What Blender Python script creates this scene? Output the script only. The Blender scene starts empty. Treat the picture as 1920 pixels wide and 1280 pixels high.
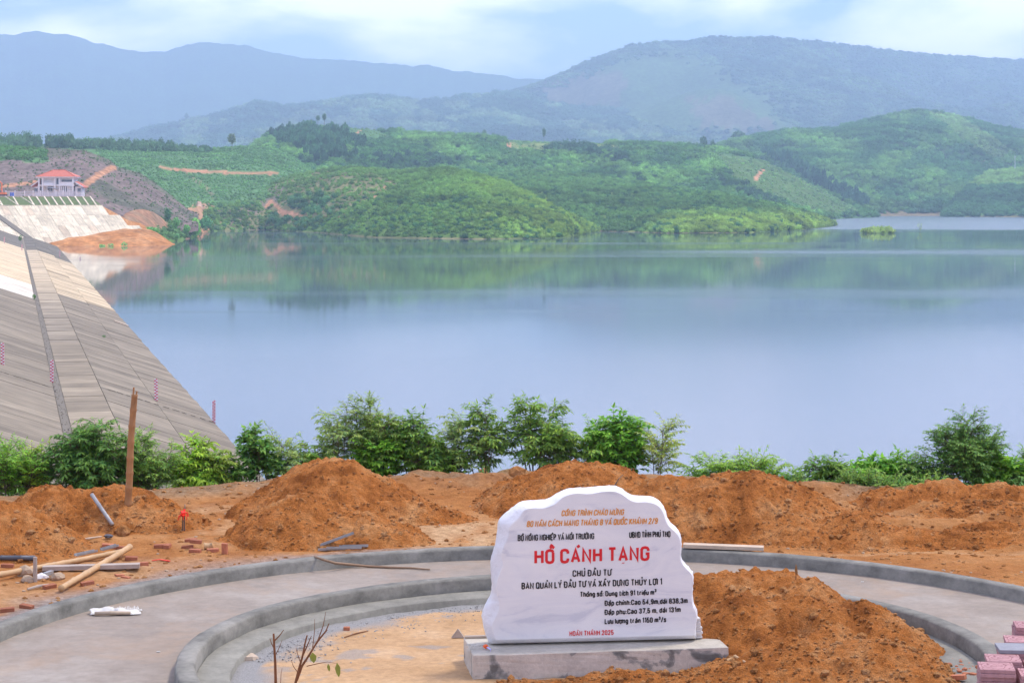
import bpy, bmesh, math, random
import numpy as np
from mathutils import Vector, Matrix

SC = bpy.context.scene
COL = SC.collection
random.seed(7)
RNG = np.random.default_rng(7)
F = 3733.33            # focal length in pixels of the 1920 px wide photograph (70 mm lens)
HZ = 370.0             # horizon row of the photograph
CAMZ = 20.0            # eye height over the lake

# ------------------------------------------------------------------ camera
cam_d = bpy.data.cameras.new("camera")
cam = bpy.data.objects.new("camera", cam_d)
COL.objects.link(cam)
cam.location = (0, 0, CAMZ)
cam.rotation_euler = (math.radians(90), 0, 0)
cam_d.sensor_width = 36.0
cam_d.lens = 70.0
cam_d.shift_y = -(640.0 - HZ) / 1920.0
cam_d.clip_start = 0.5
cam_d.clip_end = 60000
SC.camera = cam

# ------------------------------------------------------------------ sun, sky, exposure
SUN_DIR = Vector((0.50, 0.30, 1.0)).normalized()      # towards the sun
sun_d = bpy.data.lights.new("sun", 'SUN')
sun_d.energy = 1.5
sun_d.angle = math.radians(10)
sun_d.color = (1.0, 0.90, 0.75)
sun = bpy.data.objects.new("sun", sun_d)
COL.objects.link(sun)
sun.rotation_euler = SUN_DIR.to_track_quat('Z', 'Y').to_euler()
sun.location = (30, -20, 120)

W = bpy.data.worlds.new("World")
SC.world = W
W.use_nodes = True
wn, wl = W.node_tree.nodes, W.node_tree.links
wn.clear()
w_out = wn.new('ShaderNodeOutputWorld')
w_bg = wn.new('ShaderNodeBackground')
w_bg.inputs['Strength'].default_value = 0.092
w_sky = wn.new('ShaderNodeTexSky')
w_sky.sky_type = 'NISHITA'
w_sky.sun_disc = False
w_sky.sun_elevation = math.asin(SUN_DIR.z)
w_sky.sun_rotation = math.atan2(SUN_DIR.x, SUN_DIR.y)
w_sky.air_density = 1.0
w_sky.dust_density = 0.6
w_sky.ozone_density = 3.0
w_tc = wn.new('ShaderNodeTexCoord')
w_cmb = wn.new('ShaderNodeMapping')
w_cmb.inputs['Scale'].default_value = (1.0, 1.0, 3.0)
w_cmb.inputs['Location'].default_value = (1.35, 0.4, 0.2)
wl.new(w_tc.outputs['Generated'], w_cmb.inputs['Vector'])
w_no = wn.new('ShaderNodeTexNoise')
w_no.inputs['Scale'].default_value = 5.5
w_no.inputs['Detail'].default_value = 7
w_no.inputs['Roughness'].default_value = 0.55
w_no.inputs['Distortion'].default_value = 0.2
wl.new(w_cmb.outputs[0], w_no.inputs['Vector'])
w_rp = wn.new('ShaderNodeValToRGB')
w_rp.color_ramp.elements[0].position = 0.43
w_rp.color_ramp.elements[0].color = (0.0, 0.0, 0.0, 1)
w_rp.color_ramp.elements[1].position = 0.60
w_rp.color_ramp.elements[1].color = (0.97, 0.97, 0.97, 1)
wl.new(w_no.outputs['Fac'], w_rp.inputs[0])
w_mix = wn.new('ShaderNodeMix'); w_mix.data_type = 'RGBA'
w_mix.inputs['B'].default_value = (11.3, 11.2, 13.7, 1)
wl.new(w_rp.outputs[0], w_mix.inputs['Factor'])
w_tint = wn.new('ShaderNodeMix'); w_tint.data_type = 'RGBA'; w_tint.blend_type = 'MULTIPLY'
w_tint.inputs['Factor'].default_value = 1.0
w_tint.inputs['B'].default_value = (0.72, 0.82, 1.10, 1)
wl.new(w_sky.outputs[0], w_tint.inputs['A'])
wl.new(w_tint.outputs['Result'], w_mix.inputs['A'])
wl.new(w_mix.outputs['Result'], w_bg.inputs['Color'])
wl.new(w_bg.outputs[0], w_out.inputs['Surface'])

SC.view_settings.view_transform = 'Standard'
SC.view_settings.look = 'None'
SC.view_settings.gamma = 1.0
SC.view_settings.use_curve_mapping = False
SC.view_settings.exposure = 1.08
try:
    SC.cycles.use_denoising = True
    SC.cycles.max_bounces = 6
    SC.cycles.transparent_max_bounces = 12
    SC.cycles.volume_bounces = 1
    SC.cycles.caustics_reflective = False
    SC.cycles.caustics_refractive = False
except Exception:
    pass

# ------------------------------------------------------------------ helpers
def P(x, y, Y):
    """the point at depth Y that the photograph shows at pixel (x, y)"""
    return Vector(((x - 960.0) * Y / F, Y, CAMZ - (y - HZ) * Y / F))

def G(x, y, z):
    """the point on the level z that the photograph shows at pixel (x, y)"""
    Y = (CAMZ - z) * F / (y - HZ)
    return Vector(((x - 960.0) * Y / F, Y, z))

def tag(o, label=None, cat=None, group=None, kind=None):
    if label: o['label'] = label
    if cat: o['category'] = cat
    if group: o['group'] = group
    if kind: o['kind'] = kind
    return o

def link(o, parent=None):
    COL.objects.link(o)
    if parent is not None:
        o.parent = parent
    return o

def empty(name, loc=(0, 0, 0), rz=0.0):
    o = bpy.data.objects.new(name, None)
    o.empty_display_size = 0.2
    COL.objects.link(o)
    o.location = loc
    o.rotation_euler = (0, 0, rz)
    return o

def mesh_np(name, v, quads=None, tris=None, mat=None, smooth=False, cols=None, link_it=True, parent=None):
    """fast mesh from numpy arrays; cols = {attribute: (n,4)}"""
    me = bpy.data.meshes.new(name)
    v = np.asarray(v, dtype=np.float32).reshape(-1, 3)
    nq = 0 if quads is None else len(quads)
    nt = 0 if tris is None else len(tris)
    me.vertices.add(len(v)); me.vertices.foreach_set('co', v.ravel())
    loops = []
    starts = []
    if nq:
        loops.append(np.asarray(quads, dtype=np.int32).ravel()); starts.append(np.arange(nq) * 4)
    if nt:
        loops.append(np.asarray(tris, dtype=np.int32).ravel()); starts.append(nq * 4 + np.arange(nt) * 3)
    lo = np.concatenate(loops); st = np.concatenate(starts).astype(np.int32)
    me.loops.add(len(lo)); me.loops.foreach_set('vertex_index', lo)
    me.polygons.add(nq + nt); me.polygons.foreach_set('loop_start', st)
    if smooth:
        me.polygons.foreach_set('use_smooth', np.ones(nq + nt, dtype=bool))
    me.update(calc_edges=True)
    me.validate()
    for k, c in (cols or {}).items():
        a = me.attributes.new(k, 'FLOAT_COLOR', 'POINT')
        a.data.foreach_set('color', np.asarray(c, dtype=np.float32).ravel())
    if mat is not None:
        me.materials.append(mat)
    if not link_it:
        return me
    o = bpy.data.objects.new(name, me)
    return link(o, parent)

def mesh_py(name, verts, faces, mat, parent=None, smooth=False):
    me = bpy.data.meshes.new(name)
    me.from_pydata([tuple(p) for p in verts], [], faces)
    me.update()
    if smooth:
        for p in me.polygons: p.use_smooth = True
    if mat: me.materials.append(mat)
    o = bpy.data.objects.new(name, me)
    return link(o, parent)

class MB:
    """collects boxes, tubes and lumps into one mesh"""
    def __init__(s): s.v = []; s.f = []
    def add(s, vs, fs):
        b = len(s.v); s.v += [tuple(p) for p in vs]; s.f += [tuple(i + b for i in f) for f in fs]
        return s
    def box(s, c, size, rot=None, jit=0.0):
        hx, hy, hz = size[0] / 2, size[1] / 2, size[2] / 2
        R = rot if rot is not None else Matrix.Identity(3)
        vs = []
        for sz in (-1, 1):
            for sx, sy in ((-1, -1), (1, -1), (1, 1), (-1, 1)):
                p = Vector((sx * hx, sy * hy, sz * hz))
                if jit: p += Vector([random.uniform(-jit, jit) for _ in range(3)])
                vs.append(Vector(c) + R @ p)
        return s.add(vs, [(3, 2, 1, 0), (4, 5, 6, 7), (0, 1, 5, 4), (1, 2, 6, 5), (2, 3, 7, 6), (3, 0, 4, 7)])
    def bar(s, a, b, w, h, up=(0, 0, 1)):
        a, b = Vector(a), Vector(b)
        d = (b - a); L = d.length; d.normalize()
        sx = d.cross(Vector(up))
        if sx.length < 1e-4: sx = d.cross(Vector((0, 1, 0)))
        sx.normalize(); sz = sx.cross(d)
        R = Matrix((d, sx, sz)).transposed()
        return s.box((a + b) / 2, (L, w, h), R)
    def tube(s, pts, rad, n=10, caps=True, hollow=False):
        pts = [Vector(p) for p in pts]
        rad = [rad] * len(pts) if isinstance(rad, (int, float)) else rad
        vs = []; fs = []
        ref = None
        for i, p in enumerate(pts):
            d = (pts[min(i + 1, len(pts) - 1)] - pts[max(i - 1, 0)]).normalized()
            if ref is None:
                ref = d.orthogonal().normalized()
            ref = (ref - d * ref.dot(d)).normalized()
            bi = d.cross(ref)
            for k in range(n):
                a = 2 * math.pi * k / n
                vs.append(p + (ref * math.cos(a) + bi * math.sin(a)) * rad[i])
        for i in range(len(pts) - 1):
            for k in range(n):
                k2 = (k + 1) % n
                fs.append((i * n + k, i * n + k2, (i + 1) * n + k2, (i + 1) * n + k))
        if caps:
            fs.append(tuple(reversed(range(n)))); fs.append(tuple((len(pts) - 1) * n + k for k in range(n)))
        return s.add(vs, fs)
    def rock(s, c, r, squash=0.7, sub=1, jit=0.25):
        vs, fs = ICO[sub]
        ph = random.uniform(0, 6.28); cp, sp = math.cos(ph), math.sin(ph)
        ax = (random.uniform(0.8, 1.25), random.uniform(0.8, 1.25), squash)
        out = []
        for p in vs:
            q = 1 + random.uniform(-jit, jit)
            x, y, z = p[0] * ax[0] * q, p[1] * ax[1] * q, p[2] * ax[2] * q
            out.append((c[0] + r * (x * cp - y * sp), c[1] + r * (x * sp + y * cp), c[2] + r * z))
        return s.add(out, fs)
    def build(s, name, mat, parent=None, smooth=False):
        return mesh_py(name, s.v, s.f, mat, parent, smooth)

ICO = {}
for _k in (1, 2, 3):
    _b = bmesh.new(); bmesh.ops.create_icosphere(_b, subdivisions=_k, radius=1.0)
    _b.verts.ensure_lookup_table()
    ICO[_k] = ([tuple(q.co) for q in _b.verts], [tuple(q.index for q in fc.verts) for fc in _b.faces]); _b.free()

# numpy noise
def _h(ix, iy, seed):
    n = (ix.astype(np.int64) * 374761393 + iy.astype(np.int64) * 668265263 + seed * 974634777) & 0xffffffff
    n = ((n ^ (n >> 13)) * 1274126177) & 0xffffffff
    n = (n ^ (n >> 16)) & 0xffffffff
    return n.astype(np.float64) / 4294967295.0
def vnoise(x, y, seed=0):
    x = np.asarray(x, float); y = np.asarray(y, float)
    ix = np.floor(x); iy = np.floor(y); fx = x - ix; fy = y - iy
    fx = fx * fx * fx * (fx * (fx * 6 - 15) + 10); fy = fy * fy * fy * (fy * (fy * 6 - 15) + 10)
    a = _h(ix, iy, seed); b = _h(ix + 1, iy, seed); c = _h(ix, iy + 1, seed); d = _h(ix + 1, iy + 1, seed)
    return (a + (b - a) * fx) * (1 - fy) + (c + (d - c) * fx) * fy
def fbm(x, y, octs=5, seed=0, gain=0.5):
    t = 0; a = 1.0; n = 0; f = 1.0
    for i in range(octs):
        t = t + a * (vnoise(x * f + 13.7 * i, y * f - 7.1 * i, seed + i) * 2 - 1); n += a; a *= gain; f *= 2.03
    return t / n
def sstep(a, b, x):
    t = np.clip((np.asarray(x, float) - a) / (b - a), 0, 1); return t * t * (3 - 2 * t)
def inpoly(x, y, poly):
    x = np.asarray(x); y = np.asarray(y); c = np.zeros(x.shape, bool)
    n = len(poly); j = n - 1
    for i in range(n):
        xi, yi = poly[i]; xj, yj = poly[j]
        if yi != yj:
            c ^= ((yi > y) != (yj > y)) & (x < (xj - xi) * (y - yi) / (yj - yi) + xi)
        j = i
    return c
def lerp_pts(pts, xs):
    p = np.array(pts, float); return np.interp(xs, p[:, 0], p[:, 1])

# ------------------------------------------------------------------ materials
class NT:
    def __init__(s, name):
        s.m = bpy.data.materials.new(name); s.m.use_nodes = True
        s.n = s.m.node_tree.nodes; s.l = s.m.node_tree.links; s.n.clear()
        s.out = s.n.new('ShaderNodeOutputMaterial')
        s.b = s.n.new('ShaderNodeBsdfPrincipled')
        s.l.new(s.b.outputs[0], s.out.inputs['Surface'])
        s.tc = s.n.new('ShaderNodeTexCoord')
    def vec(s, scale=(1, 1, 1), kind='Object'):
        mp = s.n.new('ShaderNodeMapping'); mp.inputs['Scale'].default_value = scale
        s.l.new(s.tc.outputs[kind], mp.inputs['Vector']); return mp.outputs[0]
    def noise(s, scale, detail=5, rough=0.6, vec=None, dist=0.0):
        t = s.n.new('ShaderNodeTexNoise'); t.inputs['Scale'].default_value = scale
        t.inputs['Detail'].default_value = detail; t.inputs['Roughness'].default_value = rough
        t.inputs['Distortion'].default_value = dist
        s.l.new(vec if vec is not None else s.tc.outputs['Object'], t.inputs['Vector']); return t.outputs['Fac']
    def voro(s, scale, feature='F1', vec=None, out='Distance'):
        t = s.n.new('ShaderNodeTexVoronoi'); t.feature = feature; t.inputs['Scale'].default_value = scale
        s.l.new(vec if vec is not None else s.tc.outputs['Object'], t.inputs['Vector']); return t.outputs[out]
    def ramp(s, fac, stops):
        r = s.n.new('ShaderNodeValToRGB'); e = r.color_ramp.elements
        while len(e) < len(stops): e.new(0.5)
        for k, (p, c) in enumerate(stops):
            e[k].position = p; e[k].color = (c, c, c, 1) if isinstance(c, (int, float)) else (*c, 1)
        s.l.new(fac, r.inputs[0]); return r.outputs[0]
    def mix(s, fac, a, b, mode='MIX'):
        m = s.n.new('ShaderNodeMix'); m.data_type = 'RGBA'; m.blend_type = mode
        for sock, v in (('Factor', fac), ('A', a), ('B', b)):
            if isinstance(v, (int, float)): m.inputs[sock].default_value = v if sock == 'Factor' else (v, v, v, 1)
            elif isinstance(v, tuple): m.inputs[sock].default_value = (*v, 1)
            else: s.l.new(v, m.inputs[sock])
        return m.outputs['Result']
    def math(s, op, a, b=0.0):
        m = s.n.new('ShaderNodeMath'); m.operation = op
        for i, v in enumerate((a, b)):
            if isinstance(v, (int, float)): m.inputs[i].default_value = v
            else: s.l.new(v, m.inputs[i])
        return m.outputs[0]
    def attr(s, name, typ='GEOMETRY', out='Color'):
        a = s.n.new('ShaderNodeAttribute'); a.attribute_name = name; a.attribute_type = typ; return a.outputs[out]
    def rand(s):
        return s.n.new('ShaderNodeObjectInfo').outputs['Random']
    def bump(s, h, strength=0.5, dist=0.02):
        b = s.n.new('ShaderNodeBump'); b.inputs['Strength'].default_value = strength; b.inputs['Distance'].default_value = dist
        s.l.new(h, b.inputs['Height']); s.l.new(b.outputs[0], s.b.inputs['Normal']); return b
    def set(s, color=None, rough=0.8, spec=0.3, metal=0.0):
        if color is not None:
            if isinstance(color, tuple): s.b.inputs['Base Color'].default_value = (*color, 1)
            else: s.l.new(color, s.b.inputs['Base Color'])
        if isinstance(rough, (int, float)): s.b.inputs['Roughness'].default_value = rough
        else: s.l.new(rough, s.b.inputs['Roughness'])
        s.b.inputs['Specular IOR Level'].default_value = spec
        s.b.inputs['Metallic'].default_value = metal
        return s.m

def plain(name, col, rough=0.7, var=0.18, scale=8.0, bump=0.0, spec=0.3, metal=0.0, objrand=0.0):
    t = NT(name)
    n = t.noise(scale, 6, 0.65)
    c = t.ramp(n, [(0.25, tuple(k * (1 - var) for k in col)), (0.75, tuple(min(1, k * (1 + var)) for k in col))])
    if objrand:
        r = t.ramp(t.rand(), [(0, 1 - objrand), (1, 1 + objrand)])
        c = t.mix(1.0, c, r, 'MULTIPLY')
    if bump: t.bump(t.noise(scale * 4, 6, 0.7), 0.6, bump)
    return t.set(c, rough, spec, metal)

M = {}
def soil_mat(name, dark, mid, light):
    t = NT(name)
    n1 = t.noise(1.6, 6, 0.65); n2 = t.noise(14, 6, 0.7); n3 = t.noise(70, 4, 0.7)
    c = t.ramp(n1, [(0.33, tuple(k * 0.8 for k in dark)), (0.5, mid), (0.69, light)])
    c = t.mix(1.0, c, t.ramp(n2, [(0.28, 0.66), (0.5, 1.0), (0.72, 1.28)]), 'MULTIPLY')
    v = t.voro(38)
    sp = t.ramp(v, [(0.07, 1.0), (0.16, 0.0)])
    cl = t.ramp(t.noise(3.0, 3, 0.6), [(0.5, 0.0), (0.62, 0.8)])
    c = t.mix(t.math('MULTIPLY', sp, cl), c, (0.50, 0.30, 0.15))
    c = t.mix(1.0, c, t.ramp(n3, [(0.3, 0.68), (0.7, 1.25)]), 'MULTIPLY')
    h = t.math('ADD', t.math('MULTIPLY', n2, 0.6), t.math('MULTIPLY', n3, 0.35))
    t.bump(h, 1.0, 0.11)
    return t.set(c, 0.95, 0.1)
M['soil'] = soil_mat('orange_soil', (0.37, 0.122, 0.028), (0.55, 0.202, 0.050), (0.67, 0.33, 0.125))
M['soil_red'] = soil_mat('red_soil', (0.38, 0.15, 0.045), (0.54, 0.25, 0.085), (0.66, 0.38, 0.18))

def ground_mat():
    t = NT('site_soil')
    n1 = t.noise(0.8, 6, 0.65); n2 = t.noise(9, 6, 0.7); n3 = t.noise(60, 4, 0.7)
    c = t.ramp(n1, [(0.30, (0.34, 0.125, 0.034)), (0.5, (0.48, 0.205, 0.062)), (0.72, (0.58, 0.31, 0.13))])
    c = t.mix(t.attr('pale', out='Fac'), c, t.ramp(n2, [(0.3, (0.52, 0.30, 0.14)), (0.7, (0.68, 0.45, 0.25))]))
    at = t.n.new('ShaderNodeSeparateColor'); t.l.new(t.attr('cover'), at.inputs[0])
    c = t.mix(at.outputs[0], c, t.ramp(n2, [(0.3, (0.20, 0.19, 0.18)), (0.7, (0.42, 0.40, 0.38))]))        # gravel
    c = t.mix(at.outputs[1], c, t.ramp(n2, [(0.3, (0.16, 0.10, 0.055)), (0.7, (0.36, 0.27, 0.17))]))       # trampled brown earth
    c = t.mix(at.outputs[2], c, t.ramp(n2, [(0.3, (0.05, 0.09, 0.025)), (0.7, (0.12, 0.16, 0.05))]))       # low weeds
    c = t.mix(1.0, c, t.ramp(n2, [(0.25, 0.75), (0.75, 1.2)]), 'MULTIPLY')
    v = t.voro(30); sp = t.ramp(v, [(0.06, 1.0), (0.14, 0.0)])
    c = t.mix(t.math('MULTIPLY', sp, 0.55), c, (0.62, 0.42, 0.26))
    h = t.math('ADD', t.math('MULTIPLY', n2, 0.6), t.math('MULTIPLY', n3, 0.35))
    t.bump(h, 1.0, 0.08)
    return t.set(c, 0.95, 0.1)
M['ground'] = ground_mat()

def sand_mat():
    t = NT('sandy_fill')
    n1 = t.noise(1.3, 6, 0.6); n2 = t.noise(12, 6, 0.75); n3 = t.noise(80, 4, 0.7)
    c = t.ramp(n1, [(0.3, (0.44, 0.27, 0.135)), (0.55, (0.54, 0.345, 0.185)), (0.75, (0.60, 0.42, 0.26))])
    c = t.mix(1.0, c, t.ramp(n2, [(0.25, 0.72), (0.7, 1.15)]), 'MULTIPLY')
    g = t.ramp(n3, [(0.3, (0.19, 0.185, 0.175)), (0.7, (0.37, 0.36, 0.34))])
    c = t.mix(t.attr('gravel', out='Fac'), c, g)
    t.bump(t.math('ADD', n2, t.math('MULTIPLY', n3, 0.5)), 0.6, 0.03)
    return t.set(c, 0.95, 0.1)
M['sand'] = sand_mat()

def concrete(name, base, streak=(1, 1, 1), dark=0.62, light=1.2, sc=3.0, rough=0.85, tint2=None):
    t = NT(name)
    v = t.vec(streak)
    n1 = t.noise(sc, 7, 0.65, v); n2 = t.noise(sc * 7, 6, 0.7); n3 = t.noise(sc * 30, 3, 0.6)
    c = t.ramp(n1, [(0.28, tuple(k * dark for k in base)), (0.5, base), (0.74, tuple(min(1, k * light) for k in base))])
    if tint2: c = t.mix(t.ramp(t.noise(sc * 0.45, 5, 0.6), [(0.5, 0.0), (0.68, 0.85)]), c, tint2)
    c = t.mix(1.0, c, t.ramp(n2, [(0.25, 0.82), (0.75, 1.14)]), 'MULTIPLY')
    t.bump(t.math('ADD', n2, t.math('MULTIPLY', n3, 0.4)), 0.35, 0.012)
    return t.set(c, rough, 0.25)
M['kerb'] = concrete('fresh_kerb_concrete', (0.195, 0.187, 0.158), (1, 1, 1.6), 0.55, 1.45, 2.6, tint2=(0.30, 0.285, 0.245))
def concrete_dusty(*a, **k):
    m = concrete(*a, **k); t = NT.__new__(NT); t.m = m; t.n = m.node_tree.nodes; t.l = m.node_tree.links
    t.b = [q for q in t.n if q.type == 'BSDF_PRINCIPLED'][0]; t.tc = [q for q in t.n if q.type == 'TEX_COORD'][0]
    src = t.b.inputs['Base Color'].links[0].from_socket
    f = t.ramp(t.noise(0.9, 7, 0.7, dist=0.5), [(0.50, 0.0), (0.70, 0.42)])
    g = t.ramp(t.noise(5.0, 5, 0.7), [(0.64, 0.0), (0.72, 0.35)])
    c = t.mix(f, src, (0.36, 0.235, 0.14)); c = t.mix(g, c, (0.40, 0.37, 0.32))
    t.l.new(c, t.b.inputs['Base Color']); return m
M['path'] = concrete_dusty('path_concrete', (0.285, 0.238, 0.192), (1, 1, 1), 0.82, 1.13, 1.1, tint2=(0.37, 0.33, 0.28))
M['plinth'] = concrete('plinth_cement', (0.46, 0.42, 0.345), (1, 1, 1), 0.75, 1.2, 2.0)

M['ledge'] = concrete('ledge_cement', (0.245, 0.235, 0.195), (1, 1, 1), 0.7, 1.3, 2.4)
def plinth_face():
    t = NT('plinth_render')
    n = t.noise(2.6, 5, 0.55, dist=0.6); n2 = t.noise(22, 6, 0.7)
    c = t.ramp(n, [(0.38, (0.16, 0.155, 0.135)), (0.44, (0.33, 0.315, 0.275)), (0.46, (0.54, 0.485, 0.40)), (0.7, (0.64, 0.575, 0.475))])
    c = t.mix(1.0, c, t.ramp(n2, [(0.3, 0.85), (0.7, 1.12)]), 'MULTIPLY')
    t.bump(n2, 0.5, 0.01)
    return t.set(c, 0.85, 0.25)
M['plinth_face'] = plinth_face()

def marble():
    t = NT('white_marble')
    n = t.noise(2.2, 8, 0.62, t.vec((0.7, 1, 2.2)), dist=1.4); n2 = t.noise(1.1, 5, 0.6)
    c = t.ramp(n, [(0.33, (0.66, 0.665, 0.69)), (0.44, (0.80, 0.795, 0.785)), (0.6, (0.85, 0.84, 0.81))])
    c = t.mix(1.0, c, t.ramp(n2, [(0.3, 0.93), (0.6, 1.0)]), 'MULTIPLY')
    return t.set(c, 0.32, 0.4)
M['marble'] = marble()
def marble_rough():
    t = NT('rough_marble')
    n = t.noise(9, 6, 0.65); n2 = t.noise(2.0, 5, 0.6)
    c = t.ramp(n2, [(0.3, (0.66, 0.66, 0.67)), (0.6, (0.84, 0.84, 0.84))])
    t.bump(n, 0.6, 0.03)
    return t.set(c, 0.6, 0.3)
M['marble_rough'] = marble_rough()
M['letter_red'] = plain('red_letter_paint', (0.72, 0.025, 0.03), 0.45, 0.06)
M['letter_black'] = plain('black_letter_paint', (0.012, 0.012, 0.014), 0.45, 0.1)
M['letter_orange'] = plain('orange_letter_paint', (0.75, 0.30, 0.035), 0.45, 0.08)

def slab(name, base, source):
    t = NT(name)
    vm = t.n.new('ShaderNodeVectorMath'); vm.operation = 'ADD'
    t.l.new(t.tc.outputs['Object'], vm.inputs[0])
    vs = t.n.new('ShaderNodeVectorMath'); vs.operation = 'SCALE'; vs.inputs[0].default_value = (310.0, 170.0, 90.0)
    t.l.new(t.rand(), vs.inputs['Scale']); t.l.new(vs.outputs[0], vm.inputs[1])
    def vec(sc):
        mp = t.n.new('ShaderNodeMapping'); mp.inputs['Scale'].default_value = sc
        t.l.new(vm.outputs[0], mp.inputs['Vector']); return mp.outputs[0]
    n1 = t.noise(1.0, 6, 0.7, vec((0.10, 1.7, 0.3))); n2 = t.noise(3.0, 6, 0.7, vec((0.12, 2.2, 0.3))); n3 = t.noise(0.35, 4, 0.6, vm.outputs[0])
    c = t.ramp(n1, [(0.30, tuple(k * 0.66 for k in base)), (0.5, base), (0.70, tuple(min(1, k * 1.24) for k in base))])
    c = t.mix(1.0, c, t.ramp(n2, [(0.3, 0.80), (0.7, 1.14)]), 'MULTIPLY')
    c = t.mix(1.0, c, t.ramp(n3, [(0.3, 0.82), (0.7, 1.14)]), 'MULTIPLY')
    if source == 'rand':
        c = t.mix(1.0, c, t.ramp(t.rand(), [(0, 0.78), (1, 1.16)]), 'MULTIPLY')
    else:
        c = t.mix(1.0, c, t.attr('tone'), 'MULTIPLY')
    t.bump(t.noise(6, 6, 0.7), 0.3, 0.03)
    return t.set(c, 0.85, 0.2)
M['slab'] = slab('weathered_slab_concrete', (0.255, 0.213, 0.152), 'rand')
M['slab_far'] = slab('slab_concrete_by_tone', (0.255, 0.213, 0.152), 'tone')
M['joint'] = plain('slab_joint', (0.235, 0.198, 0.145), 0.9, 0.3, 2.0)
M['gutter'] = plain('gravel_gutter', (0.185, 0.162, 0.125), 0.95, 0.18, 2.5, 0.04)
M['pale_slab'] = slab('pale_new_concrete', (0.72, 0.62, 0.44), 'tone')

def hill_mat(name, bumpd=3.0, sc=0.02):
    t = NT(name)
    n1 = t.noise(sc, 6, 0.65); n2 = t.noise(sc * 8, 5, 0.7)
    c = t.attr('cover')
    c = t.mix(1.0, c, t.ramp(n1, [(0.3, 0.75), (0.7, 1.25)]), 'MULTIPLY')
    c = t.mix(1.0, c, t.ramp(n2, [(0.3, 0.6), (0.7, 1.35)]), 'MULTIPLY')
    t.bump(n2, 0.8, bumpd)
    return t.set(c, 1.0, 0.0)
M['hill'] = hill_mat('hill_cover', 1.2, 0.03)
M['mountain'] = hill_mat('mountain_cover', 6.0, 0.008)

def foliage_mat(name, inst=True, translucent=0.35, boost=1.0):
    t = NT(name)
    col = t.attr('tint', 'INSTANCER' if inst else 'GEOMETRY')
    n = t.noise(1.3 if inst else 3.0, 4, 0.7)
    c = t.mix(1.0, col, t.ramp(n, [(0.3, 0.75 * boost), (0.7, 1.35 * boost)]), 'MULTIPLY')
    t.set(c, 0.6 if not inst else 0.85, 0.25 if not inst else 0.05)
    tr = t.n.new('ShaderNodeBsdfTranslucent'); t.l.new(c, tr.inputs['Color'])
    mx = t.n.new('ShaderNodeMixShader'); mx.inputs[0].default_value = translucent
    t.l.new(t.b.outputs[0], mx.inputs[1]); t.l.new(tr.outputs[0], mx.inputs[2]); t.l.new(mx.outputs[0], t.out.inputs['Surface'])
    return t.m
M['far_leaf'] = foliage_mat('far_foliage', True, 0.25, 2.5)
M['leaf'] = foliage_mat('near_foliage', False, 0.42, 2.5)
M['bark'] = plain('bark', (0.16, 0.115, 0.075), 0.9, 0.3, 6, 0.02)
M['twig'] = plain('dry_twig', (0.20, 0.085, 0.035), 0.8, 0.25, 20)
M['bamboo'] = plain('bamboo', (0.52, 0.33, 0.16), 0.55, 0.22, 5)
M['bamboo_dark'] = plain('weathered_bamboo', (0.36, 0.18, 0.07), 0.6, 0.25, 4)
M['board'] = plain('grey_board', (0.40, 0.33, 0.27), 0.85, 0.2, 6, 0.004)
M['plank'] = plain('pale_plank', (0.52, 0.41, 0.30), 0.8, 0.15, 6, 0.004)
M['steel'] = plain('galvanised_steel', (0.36, 0.355, 0.34), 0.5, 0.2, 6, 0, 0.5, 0.35)
M['dark_steel'] = plain('dark_steel', (0.09, 0.095, 0.11), 0.5, 0.3, 6, 0, 0.4, 0.3)
M['brick'] = plain('red_brick', (0.40, 0.155, 0.085), 0.9, 0.25, 14, 0.006, 0.15, 0, 0.25)
M['rockm'] = plain('pale_rock', (0.42, 0.31, 0.21), 0.95, 0.25, 8, 0.02, 0.15)
M['bag'] = plain('white_woven_bag', (0.62, 0.60, 0.55), 0.6, 0.1, 14, 0.004)
M['paper_roll'] = plain('cardboard', (0.45, 0.35, 0.25), 0.8, 0.15, 10)
M['paver'] = None
M['orange_cloth'] = plain('orange_ribbon', (0.80, 0.13, 0.03), 0.6, 0.15, 20)
M['red_cloth'] = plain('red_ribbon', (0.80, 0.04, 0.02), 0.6, 0.15, 20)
M['string'] = plain('pale_string', (0.55, 0.52, 0.44), 0.8, 0.1, 20)
M['violet'] = plain('lilac_ribbon', (0.48, 0.46, 0.80), 0.5, 0.08, 20)
M['hose'] = plain('brown_hose', (0.27, 0.17, 0.10), 0.6, 0.2, 8)
M['white_paint'] = plain('white_wall_paint', (0.80, 0.80, 0.80), 0.6, 0.05, 0.8)
M['grey_wall'] = plain('grey_wall_paint', (0.80, 0.80, 0.80), 0.7, 0.08, 0.8)
M['roof'] = plain('red_roof_tiles', (0.56, 0.15, 0.09), 0.7, 0.14, 1.2)
M['glass_dark'] = plain('dark_window_glass', (0.13, 0.15, 0.18), 0.15, 0.2, 1.0, 0, 0.5)
M['fence'] = plain('pale_steel_fence', (0.62, 0.63, 0.67), 0.5, 0.06, 1.0)
M['digger'] = plain('orange_machine_paint', (0.75, 0.20, 0.05), 0.45, 0.1, 1.0)
M['track'] = plain('dark_rubber', (0.04, 0.04, 0.04), 0.8, 0.2, 2.0)
M['blue_drum'] = plain('blue_plastic', (0.05, 0.16, 0.65), 0.4, 0.08, 2.0)
M['turf'] = plain('slope_turf', (0.13, 0.17, 0.06), 0.95, 0.35, 0.9, 0.1, 0.1)
M['leaf_live'] = plain('pale_green_leaf', (0.30, 0.38, 0.08), 0.5, 0.2, 12)
M['leaf_dry'] = plain('dry_leaf', (0.34, 0.18, 0.06), 0.7, 0.25, 12)
M['tile_white'] = plain('white_wall_tile', (0.70, 0.66, 0.62), 0.5, 0.08, 9, 0, 0.3, 0, 0.06)

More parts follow.
